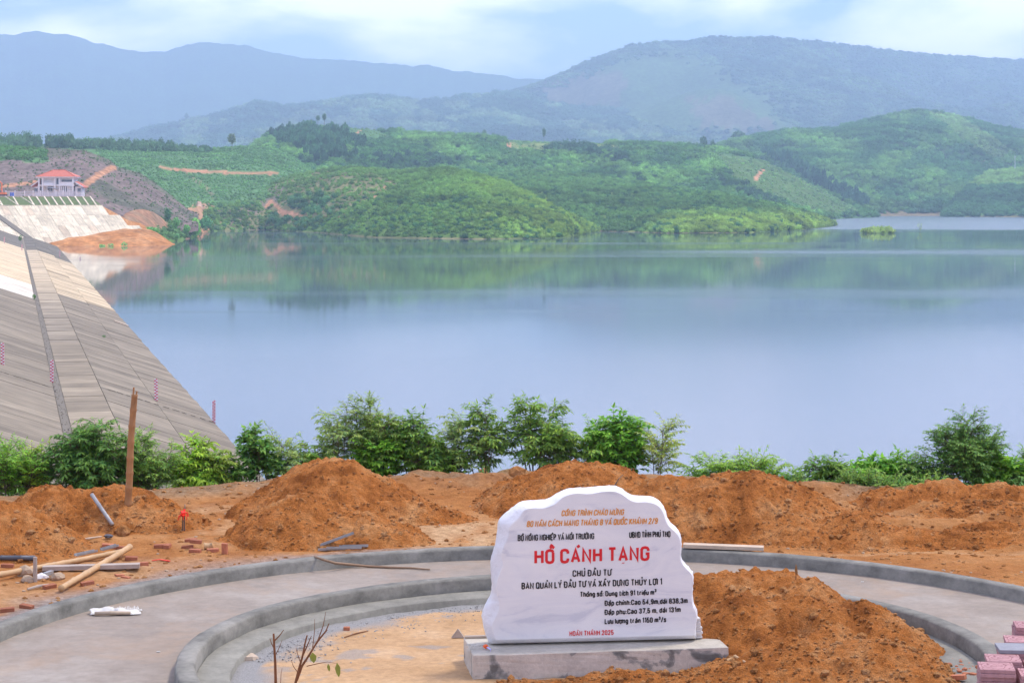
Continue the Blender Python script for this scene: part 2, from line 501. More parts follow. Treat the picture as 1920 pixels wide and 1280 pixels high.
def gauge_mat():
    t = NT('red_white_check')
    ck = t.n.new('ShaderNodeTexChecker'); ck.inputs['Scale'].default_value = 1.0
    ck.inputs['Color1'].default_value = (0.62, 0.045, 0.09, 1); ck.inputs['Color2'].default_value = (0.78, 0.76, 0.77, 1)
    t.l.new(t.vec((7.2, 7.2, 7.2)), ck.inputs['Vector'])
    return t.set(ck.outputs['Color'], 0.6, 0.3)
M['gauge'] = gauge_mat()

def paver_mat(name, base, line):
    t = NT(name)
    tcx = t.vec((1, 1, 0))
    wv = t.n.new('ShaderNodeTexWave'); wv.wave_type = 'RINGS'; wv.rings_direction = 'Z'
    wv.inputs['Scale'].default_value = 7.0; wv.inputs['Distortion'].default_value = 5.5
    wv.inputs['Detail'].default_value = 0.0; wv.inputs['Detail Scale'].default_value = 2.4
    t.l.new(tcx, wv.inputs['Vector'])
    nr = t.n.new('ShaderNodeNewGeometry'); sp = t.n.new('ShaderNodeSeparateXYZ'); t.l.new(nr.outputs['Normal'], sp.inputs[0])
    up = t.ramp(sp.outputs['Z'], [(0.6, 0.0), (0.8, 1.0)])
    k = t.math('MULTIPLY', t.ramp(wv.outputs['Fac'], [(0.05, 1.0), (0.16, 0.0)]), up)
    n = t.noise(16, 5, 0.7)
    c = t.ramp(n, [(0.3, tuple(q * 0.86 for q in base)), (0.7, tuple(min(1, q * 1.1) for q in base))])
    c = t.mix(1.0, c, t.ramp(t.rand(), [(0, 0.86), (1, 1.1)]), 'MULTIPLY')
    c = t.mix(k, c, line)
    t.bump(t.ramp(wv.outputs['Fac'], [(0.05, 0.0), (0.16, 1.0)]), 0.5, 0.006)
    return t.set(c, 0.75, 0.25)
M['paver'] = paver_mat('pink_paver', (0.43, 0.235, 0.235), (0.25, 0.105, 0.11))
M['paver_grey'] = plain('grey_paver', (0.25, 0.25, 0.27), 0.75, 0.12, 14, 0.003, 0.25, 0, 0.08)

# ------------------------------------------------------------------ air
def build_haze():
    x0, x1, y0, y1, z0, z1 = -16500, 16500, -900, 16000, -9.0, 860.0
    v = [(x, y, z) for z in (z0, z1) for y in (y0, y1) for x in (x0, x1)]
    f = [(0, 2, 3, 1), (4, 5, 7, 6), (0, 1, 5, 4), (2, 6, 7, 3), (0, 4, 6, 2), (1, 3, 7, 5)]
    m = bpy.data.materials.new('haze_air'); m.use_nodes = True
    n, l = m.node_tree.nodes, m.node_tree.links; n.clear()
    o = n.new('ShaderNodeOutputMaterial'); pv = n.new('ShaderNodeVolumePrincipled')
    pv.inputs['Color'].default_value = (0.58, 0.76, 1.0, 1)
    pv.inputs['Density'].default_value = 1.5e-4
    pv.inputs['Anisotropy'].default_value = 0.0
    l.new(pv.outputs[0], o.inputs['Volume'])
    ob = mesh_py('haze', v, f, m)
    tag(ob, kind='stuff')
    ob.display_type = 'WIRE'

build_haze()

# ------------------------------------------------------------------ land cover colours
C_SCRUB = (0.12, 0.21, 0.05); C_BRIGHT = (0.20, 0.29, 0.055); C_FOREST = (0.06, 0.12, 0.04)
C_PLANT = (0.11, 0.22, 0.08); C_PURPLE = (0.215, 0.165, 0.138); C_BROWN = (0.30, 0.22, 0.13)
C_ROAD = (0.50, 0.26, 0.14); C_MEADOW = (0.23, 0.27, 0.085); C_EARTH = (0.48, 0.27, 0.16)
C_MTN = (0.06, 0.12, 0.055); C_MTN_L = (0.10, 0.165, 0.06); C_MTN_R = (0.17, 0.14, 0.09)

SCATTER = []     # (position, scale, tint, variant)

def fan_hill(name, top, base, Yt, Yb=None, step=5.0, rows=46, bow=0.25, amp=0.0, nsc=120.0, seed=1,
             cover=None, mat='hill', back=0.6, zb_off=-1.2, ridge=0.0, xlim=None, water=False, label=None, cat=None):
    """a hill whose crest and foot run along given lines; a fan of columns from foot over crest and down behind"""
    x0, x1 = (top[0][0], top[-1][0]) if xlim is None else xlim
    xs = np.arange(x0, x1 + step, step, dtype=float)
    yt = lerp_pts(top, xs) + ridge * fbm(xs / 22.0, xs * 0 + seed, 4, seed)
    yb = lerp_pts(base, xs)
    YB = CAMZ * F / (yb - HZ) if Yb is None else lerp_pts(Yb, xs) if not np.isscalar(Yb) else np.full(xs.shape, float(Yb))
    YT = np.full(xs.shape, float(Yt)) if np.isscalar(Yt) else lerp_pts(Yt, xs)
    YT = np.maximum(YT, YB * 1.02)
    zt = CAMZ - (yt - HZ) * YT / F
    zb = CAMZ - (yb - HZ) * YB / F
    if water:
        zt = np.maximum(zt, 0.3)
    s = np.concatenate([np.linspace(-0.04, 1, rows), np.linspace(1, 1 + back, 9)[1:]])
    S, _ = np.meshgrid(s, xs)
    YTc, YBc, ZT, ZB, XI, YI = (np.repeat(a[:, None], len(s), 1) for a in (YT, YB, zt, zb, xs, yt))
    Y = YBc + (YTc - YBc) * np.minimum(S, 1) + np.maximum(S - 1, 0) * (YTc - YBc) * 1.2
    X = (XI - 960) / F * Y
    q = np.clip(S, 0, 1)
    Z = ZB + (ZT - ZB) * (q + bow * q * (1 - q)) + zb_off * (1 - q) ** 8 * (1 if water else 0)
    Z = np.where(S < 0, ZB + S * (ZT - ZB) * 0.6 - 2.0, Z)
    env = np.sin(np.pi * np.clip(S, 0, 1)) ** 0.8
    Z += amp * env * fbm(X / nsc, Y / nsc, 5, seed)
    lim = CAMZ - (YI - HZ) * Y / F
    lim = lim - 0.012 * (ZT - ZB) * (1 - q) * 2
    Z = np.where((S < 1) & (S > 0.02), np.minimum(Z, lim), Z)
    fall = np.maximum(S - 1, 0) / back
    Z = np.where(S > 1, ZT - fall ** 1.6 * np.maximum(ZT - np.minimum(ZB, 2) + 4, 6) + amp * 0.3 * fbm(X / nsc, Y / nsc, 4, seed + 9) * fall, Z)
    yimg = HZ + (CAMZ - Z) * F / Y
    col = cover(XI, yimg, X, Y, S)
    n, m = X.shape
    idx = np.arange(n * m).reshape(n, m)
    quads = np.stack([idx[:-1, :-1], idx[1:, :-1], idx[1:, 1:], idx[:-1, 1:]], -1).reshape(-1, 4)
    V = np.stack([X, Y, Z], -1).reshape(-1, 3)
    ca = np.concatenate([col.reshape(-1, 3), np.ones((n * m, 1))], 1)
    o = mesh_np(name, V, quads, None, M[mat], True, {'cover': ca})
    tag(o, kind='structure')
    return dict(X=X, Y=Y, Z=Z, S=S, xs=xs, s=s, yimg=yimg, obj=o, lim=(x0, x1))

def grow(h, n, size, tint, mask=None, variants=(0, 1, 2), smax=1.03, smin=0.02, zmul=(0.7, 1.0), jit=0.25, sink=0.15, xr=(-160, 2080)):
    """trees and bushes on a hill; tint(x, y, r) gives colours, mask(x, y) says where"""
    xs, s = h['xs'], h['s']
    lo, hi = max(xr[0], xs[0]), min(xr[1], xs[-1] - 0.01)
    x = RNG.uniform(lo, hi, n); q = smin + (smax - smin) * RNG.uniform(0, 1, n) ** 0.9
    fi = (x - xs[0]) / (xs[1] - xs[0]); i = np.clip(np.floor(fi).astype(int), 0, len(xs) - 2); u = fi - i
    j = np.clip(np.searchsorted(s, q) - 1, 0, len(s) - 2); v = (q - s[j]) / (s[j + 1] - s[j])
    def smp(A):
        return (A[i, j] * (1 - u) + A[i + 1, j] * u) * (1 - v) + (A[i, j + 1] * (1 - u) + A[i + 1, j + 1] * u) * v
    X, Y, Z = smp(h['X']), smp(h['Y']), smp(h['Z'])
    yi = HZ + (CAMZ - Z) * F / Y
    keep = Z > 0.15
    if mask is not None: keep &= mask(x, yi)
    X, Y, Z, x, yi = X[keep], Y[keep], Z[keep], x[keep], yi[keep]
    k = len(X)
    r = size[0] + (size[1] - size[0]) * RNG.uniform(0, 1, k) ** 1.8 * 1.25
    sc = np.stack([r * RNG.uniform(0.85, 1.2, k), r * RNG.uniform(0.85, 1.2, k), r * RNG.uniform(zmul[0], zmul[1], k)], 1)
    t = tint(x, yi, RNG.uniform(0, 1, k)) * (0.95 + 0.55 * fbm(X / (9 * size[1] + 4), Y / (9 * size[1] + 4), 4, int(n) % 97))[:, None] * RNG.uniform(1 - jit, 1 + jit, (k, 1))
    var = np.array(variants)[RNG.integers(0, len(variants), k)]
    SCATTER.append((np.stack([X, Y, Z - sink * sc[:, 2]], 1), sc, t, var))

def colour(*_):
    raise NotImplementedError
def mixc(base, other, w):
    w = np.asarray(w)[..., None]
    return base * (1 - w) + np.array(other) * w
def flat(c, shape):
    return np.broadcast_to(np.array(c), shape + (3,)).copy()

def jit_xy(x, y, a, seed):
    return x + a * fbm(x / 18, y / 9, 3, seed), y + a * 0.5 * fbm(x / 15 + 5, y / 8, 3, seed + 3)

def strip(x, y, pts, w):
    """1 inside a band of half-width w (pixels) round a line"""
    d = np.full(np.shape(x), 1e9)
    for (ax, ay), (bx, by) in zip(pts[:-1], pts[1:]):
        vx, vy = bx - ax, by - ay
        t = np.clip(((x - ax) * vx + (y - ay) * vy) / (vx * vx + vy * vy), 0, 1)
        d = np.minimum(d, np.hypot(x - ax - t * vx, (y - ay - t * vy) * 1.6))
    return d < w

# ---- front hill on the lake
ROAD_A = [(500, 388), (508, 376), (520, 388), (535, 398), (560, 405)]
EARTH_A = [(520, 392), (545, 392), (566, 404), (560, 411), (530, 404)]
def cov_front(x, y, X, Y, S):
    c = flat(C_SCRUB, x.shape)
    xx, yy = jit_xy(x, y, 14, 3)
    c = mixc(c, C_BROWN, 0.55 * inpoly(xx, yy, [(380, 440), (385, 385), (500, 340), (560, 318), (700, 325), (760, 345), (640, 400), (560, 428), (450, 432)]))
    c = mixc(c, C_PURPLE, 0.6 * inpoly(xx, yy, [(395, 400), (500, 345), (540, 350), (520, 385), (430, 425)]))
    c = mixc(c, C_BRIGHT, 0.7 * (xx > 900) * (fbm(X / 60, Y / 60, 4, 5) > -0.2))
    c = mixc(c, C_ROAD, 1.0 * (strip(x, y, ROAD_A, 4) | inpoly(*jit_xy(x, y, 12, 16), EARTH_A) | strip(x, y, [(590, 410), (640, 405), (690, 378), (752, 327)], 1.8)))
    c = mixc(c, C_BROWN, 1.0 * (S < 0.03))
    return c
HILL_A = fan_hill('front_hill',
    [(330, 425), (390, 396), (430, 380), (500, 345), (540, 332), (600, 320), (660, 315), (740, 324), (830, 316), (880, 323), (950, 345), (1010, 375), (1060, 402), (1128, 431)],
    [(330, 446), (390, 434), (500, 431), (600, 437), (700, 446), (900, 449), (1050, 447), (1128, 433)],
    [(330, 1100), (390, 1250), (500, 1420), (650, 1380), (830, 1270), (950, 1180), (1060, 1080), (1128, 1210)],
    step=3, rows=60, bow=0.55, amp=5, nsc=90, seed=11, cover=cov_front, water=True)
bare_A = lambda x, y: inpoly(x, y, [(380, 440), (385, 385), (500, 340), (560, 318), (700, 325), (760, 345), (640, 400), (560, 425), (450, 428)])
clear_A = lambda x, y: strip(x, y, ROAD_A, 7) | inpoly(*jit_xy(x, y, 12, 16), [(510, 385), (550, 386), (575, 404), (565, 416), (520, 408)])
def tint_A(x, y, r):
    b = sstep(820, 1080, x + 60 * fbm(x / 60, y / 25, 3, 31)) * 0.8 + 0.2 * (r > 0.7)
    c = flat((0.075, 0.145, 0.030), x.shape)
    c = mixc(c, (0.130, 0.195, 0.036), np.clip(b, 0, 1))
    return mixc(c, (0.035, 0.090, 0.030), 1.0 * ((r < 0.25) & (y > 370)))
grow(HILL_A, 14000, (0.8, 1.9), tint_A, lambda x, y: ~clear_A(x, y) & (~bare_A(x, y) | (RNG.uniform(0, 1, x.shape) < 0.28)))
grow(HILL_A, 2600, (0.5, 1.1), lambda x, y, r: flat((0.10, 0.15, 0.045), x.shape), lambda x, y: bare_A(x, y) & ~clear_A(x, y))
grow(HILL_A, 3500, (1.8, 3.2), lambda x, y, r: flat((0.04, 0.10, 0.035), x.shape),
     lambda x, y: inpoly(*jit_xy(x, y, 40, 12), [(545, 370), (600, 362), (625, 385), (600, 410), (560, 415)]) | inpoly(*jit_xy(x, y, 24, 14), [(500, 412), (590, 414), (600, 436), (505, 434)]))

# ---- second spur to the right of it
def cov_spur(x, y, X, Y, S):
    c = flat(C_SCRUB, x.shape)
    c = mixc(c, C_BRIGHT, 0.8 * sstep(0.0, 0.4, fbm(X / 70, Y / 70, 4, 15) + 0.3))
    return mixc(c, C_BROWN, 0.8 * (S < 0.04))
HILL_B = fan_hill('shore_spur',
    [(880, 330), (1000, 322), (1100, 330), (1200, 346), (1290, 362), (1340, 364), (1400, 378), (1450, 385), (1510, 402), (1562, 421)],
    [(880, 444), (1000, 440), (1125, 434), (1250, 438), (1350, 437), (1400, 437), (1450, 434), (1500, 432), (1562, 424)],
    [(880, 1700), (1000, 1700), (1200, 1560), (1340, 1330), (1450, 1350), (1562, 1480)],
    step=4, rows=50, bow=0.5, amp=7, nsc=110, seed=23, cover=cov_spur, water=True)
def tint_B(x, y, r):
    b = np.clip(sstep(385, 420, y + 10 * fbm(x / 50, y / 20, 3, 41)) * sstep(1180, 1300, x) + 0.15, 0, 1)
    c = flat((0.055, 0.120, 0.034), x.shape)
    c = mixc(c, (0.130, 0.195, 0.036), b)
    return mixc(c, (0.03, 0.08, 0.03), 1.0 * (r < 0.15))
grow(HILL_B, 14000, (1.0, 2.5), tint_B)

# ---- plateau behind
FOREST_P = [(503, 258), (560, 240), (640, 246), (690, 275), (660, 300), (600, 308), (560, 286)]
def cov_plateau(x, y, X, Y, S):
    c = flat(C_PLANT, x.shape)
    xx, yy = jit_xy(x, y, 12, 53)
    c = mixc(c, C_MEADOW, 0.8 * inpoly(xx, yy, [(955, 268), (1080, 268), (1165, 276), (1160, 286), (960, 283)]))
    c = mixc(c, C_FOREST, 0.8 * inpoly(xx, yy, FOREST_P))
    c = mixc(c, (0.11, 0.185, 0.055), 0.9 * inpoly(xx, yy, [(1330, 285), (1440, 300), (1620, 400), (1560, 410), (1450, 375), (1380, 340)]))
    c = mixc(c, C_ROAD, 1.0 * (inpoly(x, y, [(946, 268), (957, 267), (960, 281), (950, 282)]) | inpoly(x, y, [(1412, 336), (1428, 315), (1434, 318), (1420, 338)]) | strip(x, y, [(640, 256), (665, 255), (675, 245)], 3) | strip(x, y, [(745, 328), (770, 322)], 2)))
    return c
HILL_C = fan_hill('plateau',
    [(380, 332), (440, 300), (480, 272), (505, 250), (560, 240), (600, 234), (640, 238), (720, 246), (800, 253), (900, 257), (950, 264), (1000, 267), (1100, 270), (1200, 272), (1300, 277), (1350, 282), (1400, 291), (1440, 306), (1500, 336), (1560, 366), (1610, 392), (1642, 403)],
    [(380, 402), (800, 396), (1200, 400), (1440, 410), (1500, 413), (1560, 412), (1642, 406.5)],
    [(380, 1700), (505, 2100), (900, 2350), (1300, 2300), (1440, 2200), (1642, 2110)],
    [(380, 1400), (800, 1450), (1200, 1500), (1400, 1560), (1500, 1700), (1642, 2000)],
    step=4, rows=60, bow=0.35, amp=16, nsc=230, seed=37, cover=cov_plateau)
open_C = lambda x, y: inpoly(x, y, [(945, 264), (1080, 265), (1165, 274), (1160, 288), (950, 285)]) | inpoly(x, y, [(1330, 285), (1440, 300), (1620, 400), (1560, 406), (1450, 375), (1380, 340)]) | inpoly(x, y, [(560, 228), (700, 240), (740, 262), (640, 262)])
def tint_C(x, y, r):
    b = sstep(-0.3, 0.5, fbm(x / 70, y / 22, 4, 61))
    c = flat((0.048, 0.115, 0.030), x.shape)
    c = mixc(c, (0.095, 0.185, 0.042), b)
    return mixc(c, (0.028, 0.070, 0.030), 1.0 * (r < 0.12))
grow(HILL_C, 15000, (2.2, 4.4), tint_C, lambda x, y: ~open_C(x, y))
grow(HILL_C, 5000, (1.0, 1.7), lambda x, y, r: flat((0.10, 0.175, 0.055), x.shape), open_C)
grow(HILL_C, 9000, (2.6, 3.6), lambda x, y, r: flat((0.036, 0.085, 0.036), x.shape), lambda x, y: inpoly(*jit_xy(x, y, 16, 18), FOREST_P), (3, 4), zmul=(2.2, 3.0), sink=0.02)
grow(HILL_C, 9000, (3.0, 5.0), lambda x, y, r: flat((0.034, 0.078, 0.036), x.shape),
     lambda x, y: inpoly(x, y, [(1020, 274), (1080, 272), (1150, 285), (1185, 300), (1160, 305), (1090, 292), (1022, 286)]) | inpoly(x, y, [(700, 300), (820, 296), (850, 312), (740, 318)]) | inpoly(x, y, [(1330, 340), (1400, 350), (1470, 385), (1440, 390)]), (0, 1, 2, 3), zmul=(0.9, 1.5))

# ---- left hills
ROAD_D = [(158, 348), (185, 328), (210, 315)]
def cov_spur_left(x, y, X, Y, S):
    c = flat(C_PURPLE, x.shape)
    xx, yy = jit_xy(x, y, 12, 71)
    c = mixc(c, (0.10, 0.13, 0.075), 0.6 * sstep(0.05, 0.4, fbm(X / 40, Y / 40, 4, 73)))
    c = mixc(c, C_PLANT, 1.0 * inpoly(xx, yy, [(-400, 270), (40, 272), (88, 285), (85, 302), (60, 304), (-20, 298), (-400, 300)]))
    c = mixc(c, C_ROAD, 1.0 * (strip(x, y, ROAD_D, 8) | strip(x, y, [(5, 350), (70, 341)], 5)))
    return c
HILL_D1 = fan_hill('bare_spur',
    [(-420, 286), (0, 276), (80, 277), (160, 282), (205, 300), (222, 314), (262, 324), (300, 350), (330, 374), (352, 392), (372, 402)],
    [(-420, 372), (160, 372), (240, 408), (300, 424), (352, 428), (372, 424)],
    [(-420, 1150), (372, 1080)], [(-420, 960), (372, 965)], step=4, rows=50, bow=0.3, amp=4, nsc=80, seed=77, cover=cov_spur_left)
grow(HILL_D1, 1500, (0.3, 0.7), lambda x, y, r: flat((0.085, 0.115, 0.05), x.shape), lambda x, y: ~strip(x, y, ROAD_D, 11))
grow(HILL_D1, 2600, (0.9, 1.5), lambda x, y, r: flat((0.055, 0.125, 0.035), x.shape), lambda x, y: inpoly(x, y, [(-400, 270), (40, 272), (90, 284), (87, 300), (60, 304), (-20, 298), (-400, 300)]))
ROAD_E = [(300, 313), (330, 318), (380, 322), (450, 324), (520, 325)]
def cov_plantation(x, y, X, Y, S):
    c = flat(C_PLANT, x.shape)
    c = mixc(c, C_BROWN, 0.7 * (strip(x, y, [(350, 325), (385, 350), (400, 368)], 4)))
    c = mixc(c, C_ROAD, 1.0 * (strip(x, y, ROAD_E, 4)))
    c = mixc(c, C_EARTH, 0.9 * inpoly(x, y, [(345, 392), (370, 380), (400, 384), (410, 402), (345, 412)]))
    return c
HILL_D2 = fan_hill('plantation_slope',
    [(-420, 275), (0, 270), (100, 270), (200, 272), (300, 277), (380, 279), (450, 274), (505, 276), (545, 292), (580, 315), (610, 330)],
    [(-420, 385), (300, 400), (350, 424), (420, 426), (520, 424), (610, 400)],
    [(-420, 1500), (610, 1650)], [(-420, 1180), (350, 1180), (610, 1300)], step=4, rows=56, bow=0.35, amp=9, nsc=140, seed=83, cover=cov_plantation)
grow(HILL_D2, 17000, (0.55, 1.0), lambda x, y, r: mixc(flat((0.06, 0.135, 0.045), x.shape), (0.10, 0.19, 0.055), r), lambda x, y: ~strip(x, y, ROAD_E, 6) & (x > 180))
# tree belts on top of it
def belt(n, pts, w, size, zm, tints, variants=(3, 4)):
    grow(HILL_D2, n, size, tints, lambda x, y: strip(x, y, pts, w) & (fbm(x / 26.0, x * 0 + n, 3, n) > -0.5), variants, zmul=zm, sink=0.02, smin=0.45)
dark = lambda x, y, r: mixc(flat((0.034, 0.080, 0.036), x.shape), (0.060, 0.115, 0.045), r)
belt(9000, [(-200, 276), (40, 274), (130, 274)], 7, (2.2, 3.8), (0.9, 1.7), dark, (0, 1, 2, 3))
belt(9000, [(140, 276), (220, 276), (320, 280)], 6, (2.0, 3.2), (0.9, 1.7), dark, (0, 1, 3))
belt(5000, [(200, 279), (300, 282), (390, 283)], 6, (1.6, 2.6), (0.9, 1.5), dark, (0, 1, 3))

# ---- valley floor and shore left of the front hill
def cov_valley(x, y, X, Y, S):
    c = flat(C_SCRUB, x.shape)
    xx, yy = jit_xy(x, y, 8, 91)
    c = mixc(c, C_EARTH, 0.9 * inpoly(xx, yy, [(335, 412), (345, 392), (380, 384), (412, 392), (400, 410), (370, 414)]))
    c = mixc(c, C_ROAD, 1.0 * inpoly(xx, yy, [(372, 425), (395, 422), (394, 436), (374, 438)]))
    return c
HILL_V = fan_hill('valley_shore',
    [(290, 408), (320, 398), (345, 391), (370, 386), (400, 389), (440, 392), (490, 400)],
    [(290, 456), (320, 455), (345, 450), (372, 440), (392, 435), (440, 432), (490, 431)],
    [(290, 1000), (345, 1090), (400, 1330), (490, 1450)], step=3, rows=30, bow=0.2, amp=1.5, nsc=40, seed=95, cover=cov_valley, water=True)
grow(HILL_V, 700, (0.8, 1.8), lambda x, y, r: flat((0.06, 0.12, 0.035), x.shape), lambda x, y: ~inpoly(x, y, [(335, 412), (345, 388), (380, 382), (415, 390), (400, 412), (370, 414)]))

# ---- right hill
def cov_right(x, y, X, Y, S):
    c = flat((0.055, 0.115, 0.040), x.shape)
    xx, yy = jit_xy(x, y, 14, 101)
    c = mixc(c, (0.12, 0.19, 0.06), 0.9 * inpoly(xx, yy, [(1740, 212), (1800, 220), (1900, 290), (1860, 300), (1800, 260)]))
    c = mixc(c, C_EARTH, 0.4 * (inpoly(xx, yy, [(1830, 298), (1855, 296), (1862, 310), (1835, 312)]) | inpoly(xx, yy, [(1365, 275), (1394, 275), (1396, 293), (1368, 294)])))
    c = mixc(c, C_BROWN, 0.7 * (S < 0.03))
    return c
HILL_E = fan_hill('right_hill',
    [(1280, 285), (1330, 280), (1370, 268), (1420, 258), (1480, 247), (1560, 243), (1620, 230), (1680, 214), (1720, 210), (1760, 212), (1820, 226), (1880, 241), (1920, 248), (2010, 262), (2400, 300)],
    [(1280, 404), (1560, 406), (1700, 405), (2400, 403)],
    [(1280, 2900), (1420, 3000), (1720, 3300), (1920, 3400), (2400, 3500)], step=4, rows=64, bow=0.1, amp=26, nsc=320, seed=107, cover=cov_right, water=True)
def tint_E(x, y, r):
    b = sstep(-0.2, 0.5, fbm(x / 60, y / 30, 4, 111))
    c = flat((0.042, 0.105, 0.032), x.shape)
    c = mixc(c, (0.09, 0.175, 0.042), b)
    c = mixc(c, (0.12, 0.19, 0.06), 0.8 * inpoly(x, y, [(1740, 212), (1800, 220), (1900, 290), (1860, 300), (1800, 260)]))
    return c
grow(HILL_E, 15000, (3.0, 5.5), tint_E)
grow(HILL_E, 16000, (3.0, 4.2), lambda x, y, r: flat((0.030, 0.072, 0.036), x.shape),
     lambda x, y: inpoly(x, y, [(1425, 290), (1480, 298), (1560, 345), (1640, 390), (1600, 392), (1500, 335)]), (3, 4), zmul=(2.2, 3.0), sink=0.02)
HILL_E2 = fan_hill('right_shore_spur',
    [(1770, 404), (1800, 370), (1825, 345), (1855, 326), (1900, 320), (1960, 316), (2200, 312), (2400, 330)],
    [(1770, 407), (1840, 407), (1920, 407.5), (2400, 407)],
    [(1770, 2150), (1850, 2420), (2400, 2500)], step=4, rows=36, bow=0.4, amp=8, nsc=120, seed=113,
    cover=lambda x, y, X, Y, S: mixc(flat(C_PLANT, x.shape), C_BROWN, 0.7 * (S < 0.04)), water=True)
grow(HILL_E2, 3800, (2.6, 4.6), lambda x, y, r: mixc(flat((0.042, 0.10, 0.036), x.shape), (0.11, 0.185, 0.05), 1.0 * (y < 350)), lambda x, y: ~strip(x, y, [(1826, 347), (1838, 354)], 5))

# ---- far ridge, mountain, far range
def cov_ridge(x, y, X, Y, S):
    c = flat(C_MTN, x.shape)
    return mixc(c, C_MTN_L, 0.75 * sstep(0.0, 0.35, fbm(X / 700, Y / 700, 4, 121)))
HILL_F = fan_hill('far_ridge',
    [(200, 264), (270, 246), (330, 233), (400, 219), (430, 213), (460, 202), (480, 195), (510, 199), (530, 204), (600, 197), (660, 187), (700, 182), (740, 186), (780, 191), (830, 187), (870, 181), (930, 175), (980, 178), (1040, 195), (1100, 205), (1170, 205), (1230, 215), (1300, 240), (1400, 268)],
    [(200, 300), (1400, 300)], 6300, 4700, step=5, rows=44, bow=0.25, amp=70, nsc=620, seed=127, cover=cov_ridge, mat='mountain', ridge=1.5)
grow(HILL_F, 12000, (7, 13), lambda x, y, r: mixc(flat((0.04, 0.085, 0.045), x.shape), (0.09, 0.14, 0.06), 1.0 * (fbm(x / 45, y / 18, 3, 131) > 0.15)), zmul=(0.6, 0.9))
def cov_mtn(x, y, X, Y, S):
    c = flat(C_MTN, x.shape)
    xx, yy = jit_xy(x, y, 26, 141)
    c = mixc(c, C_MTN_L, 0.85 * inpoly(xx, yy, [(1000, 180), (1140, 118), (1240, 92), (1300, 100), (1420, 160), (1500, 245), (1300, 262), (1080, 240)]))
    c = mixc(c, C_MTN_R, 0.75 * (inpoly(xx, yy, [(1010, 165), (1090, 140), (1180, 140), (1160, 200), (1050, 215)]) | inpoly(xx, yy, [(1290, 190), (1370, 180), (1460, 235), (1440, 250), (1310, 240)])))
    c = mixc(c, C_MTN_L, 0.6 * sstep(0.1, 0.3, fbm(X / 850, Y / 850, 4, 143)))
    c = mixc(c, C_FOREST, 0.7 * strip(xx, yy, [(1240, 85), (1330, 110), (1420, 160), (1500, 215), (1580, 250)], 7))
    return c
HILL_G = fan_hill('mountain',
    [(700, 215), (850, 192), (950, 174), (1000, 161), (1050, 141), (1100, 116), (1150, 96), (1180, 86), (1230, 80), (1270, 79), (1330, 69), (1400, 70), (1480, 73), (1550, 80), (1700, 98), (1900, 112), (2400, 130)],
    [(700, 300), (2400, 300)], [(700, 7000), (1400, 7200), (1920, 8600), (2400, 9200)], [(700, 5400), (2400, 5400)],
    step=5, rows=60, bow=0.15, amp=230, nsc=900, seed=149, cover=cov_mtn, mat='mountain', ridge=1.5)
grow(HILL_G, 26000, (5, 10), lambda x, y, r: mixc(flat((0.038, 0.080, 0.040), x.shape), (0.075, 0.125, 0.050), sstep(-0.2, 0.3, fbm(x / 40, y / 20, 4, 151))), lambda x, y: ~inpoly(*jit_xy(x, y, 30, 153), [(1010, 175), (1140, 125), (1240, 100), (1300, 110), (1400, 160), (1480, 245), (1080, 240)]), zmul=(0.5, 0.8))
HILL_H = fan_hill('far_range',
    [(-700, 84), (-200, 78), (0, 67), (60, 61), (120, 64), (185, 80), (230, 92), (310, 96), (350, 84), (385, 78), (440, 82), (500, 98), (560, 108), (640, 112), (720, 120), (800, 124), (900, 140), (1000, 150), (1100, 150), (2600, 120)],
    [(-700, 290), (2600, 290)], 9900, 8300, step=6, rows=40, bow=0.1, amp=200, nsc=1900, seed=163,
    cover=lambda x, y, X, Y, S: flat(C_MTN, x.shape), mat='mountain', ridge=5.0)

# ------------------------------------------------------------------ plants of the far woods
def leaf_ball(name, n, rx, rz, zc, size, seed, trunk=None):
    g = np.random.default_rng(seed)
    d = g.normal(size=(n, 3)); d /= np.linalg.norm(d, axis=1)[:, None]
    lump = 0.78 + 0.34 * np.array([vnoise(a[0] * 2.2 + 9, a[1] * 2.2 + a[2] * 3.1, seed) for a in d])
    rad = lump * g.uniform(0.62, 1.12, n)
    c = d * rad[:, None] * np.array([rx, rx, rz]); c[:, 2] += zc
    nr = d + g.normal(size=(n, 3)) * 0.55; nr /= np.linalg.norm(nr, axis=1)[:, None]
    a = np.cross(nr, g.normal(size=(n, 3))); a /= np.linalg.norm(a, axis=1)[:, None]
    b = np.cross(nr, a)
    s = size * g.uniform(0.6, 1.25, (n, 1))
    v = np.stack([c - a * s, c + b * s * 0.6, c + a * s, c - b * s * 0.6], 1).reshape(-1, 3)
    q = np.arange(n * 4).reshape(-1, 4)
    iv, jf = ICO[2]
    iv = np.array(iv); core = iv * (0.46 + 0.3 * vnoise(iv[:, 0] * 3 + 4, iv[:, 1] * 3 + iv[:, 2], seed)[:, None]) * np.array([rx, rx, rz]) + np.array([0, 0, zc])
    tris = np.array(jf) + len(v)
    v = np.concatenate([v, core])
    if trunk:
        k = len(v); t0 = trunk
        ring = [(math.cos(t) * t0, math.sin(t) * t0) for t in (0, 1.57, 3.14, 4.71)]
        v = np.concatenate([v, [(x, y, 0) for x, y in ring], [(x * 0.6, y * 0.6, zc) for x, y in ring]])
        q = np.concatenate([q, [(k + i, k + (i + 1) % 4, k + 4 + (i + 1) % 4, k + 4 + i) for i in range(4)]])
    me = mesh_np(name, v, q, tris, M['far_leaf'], False, link_it=False)
    return me

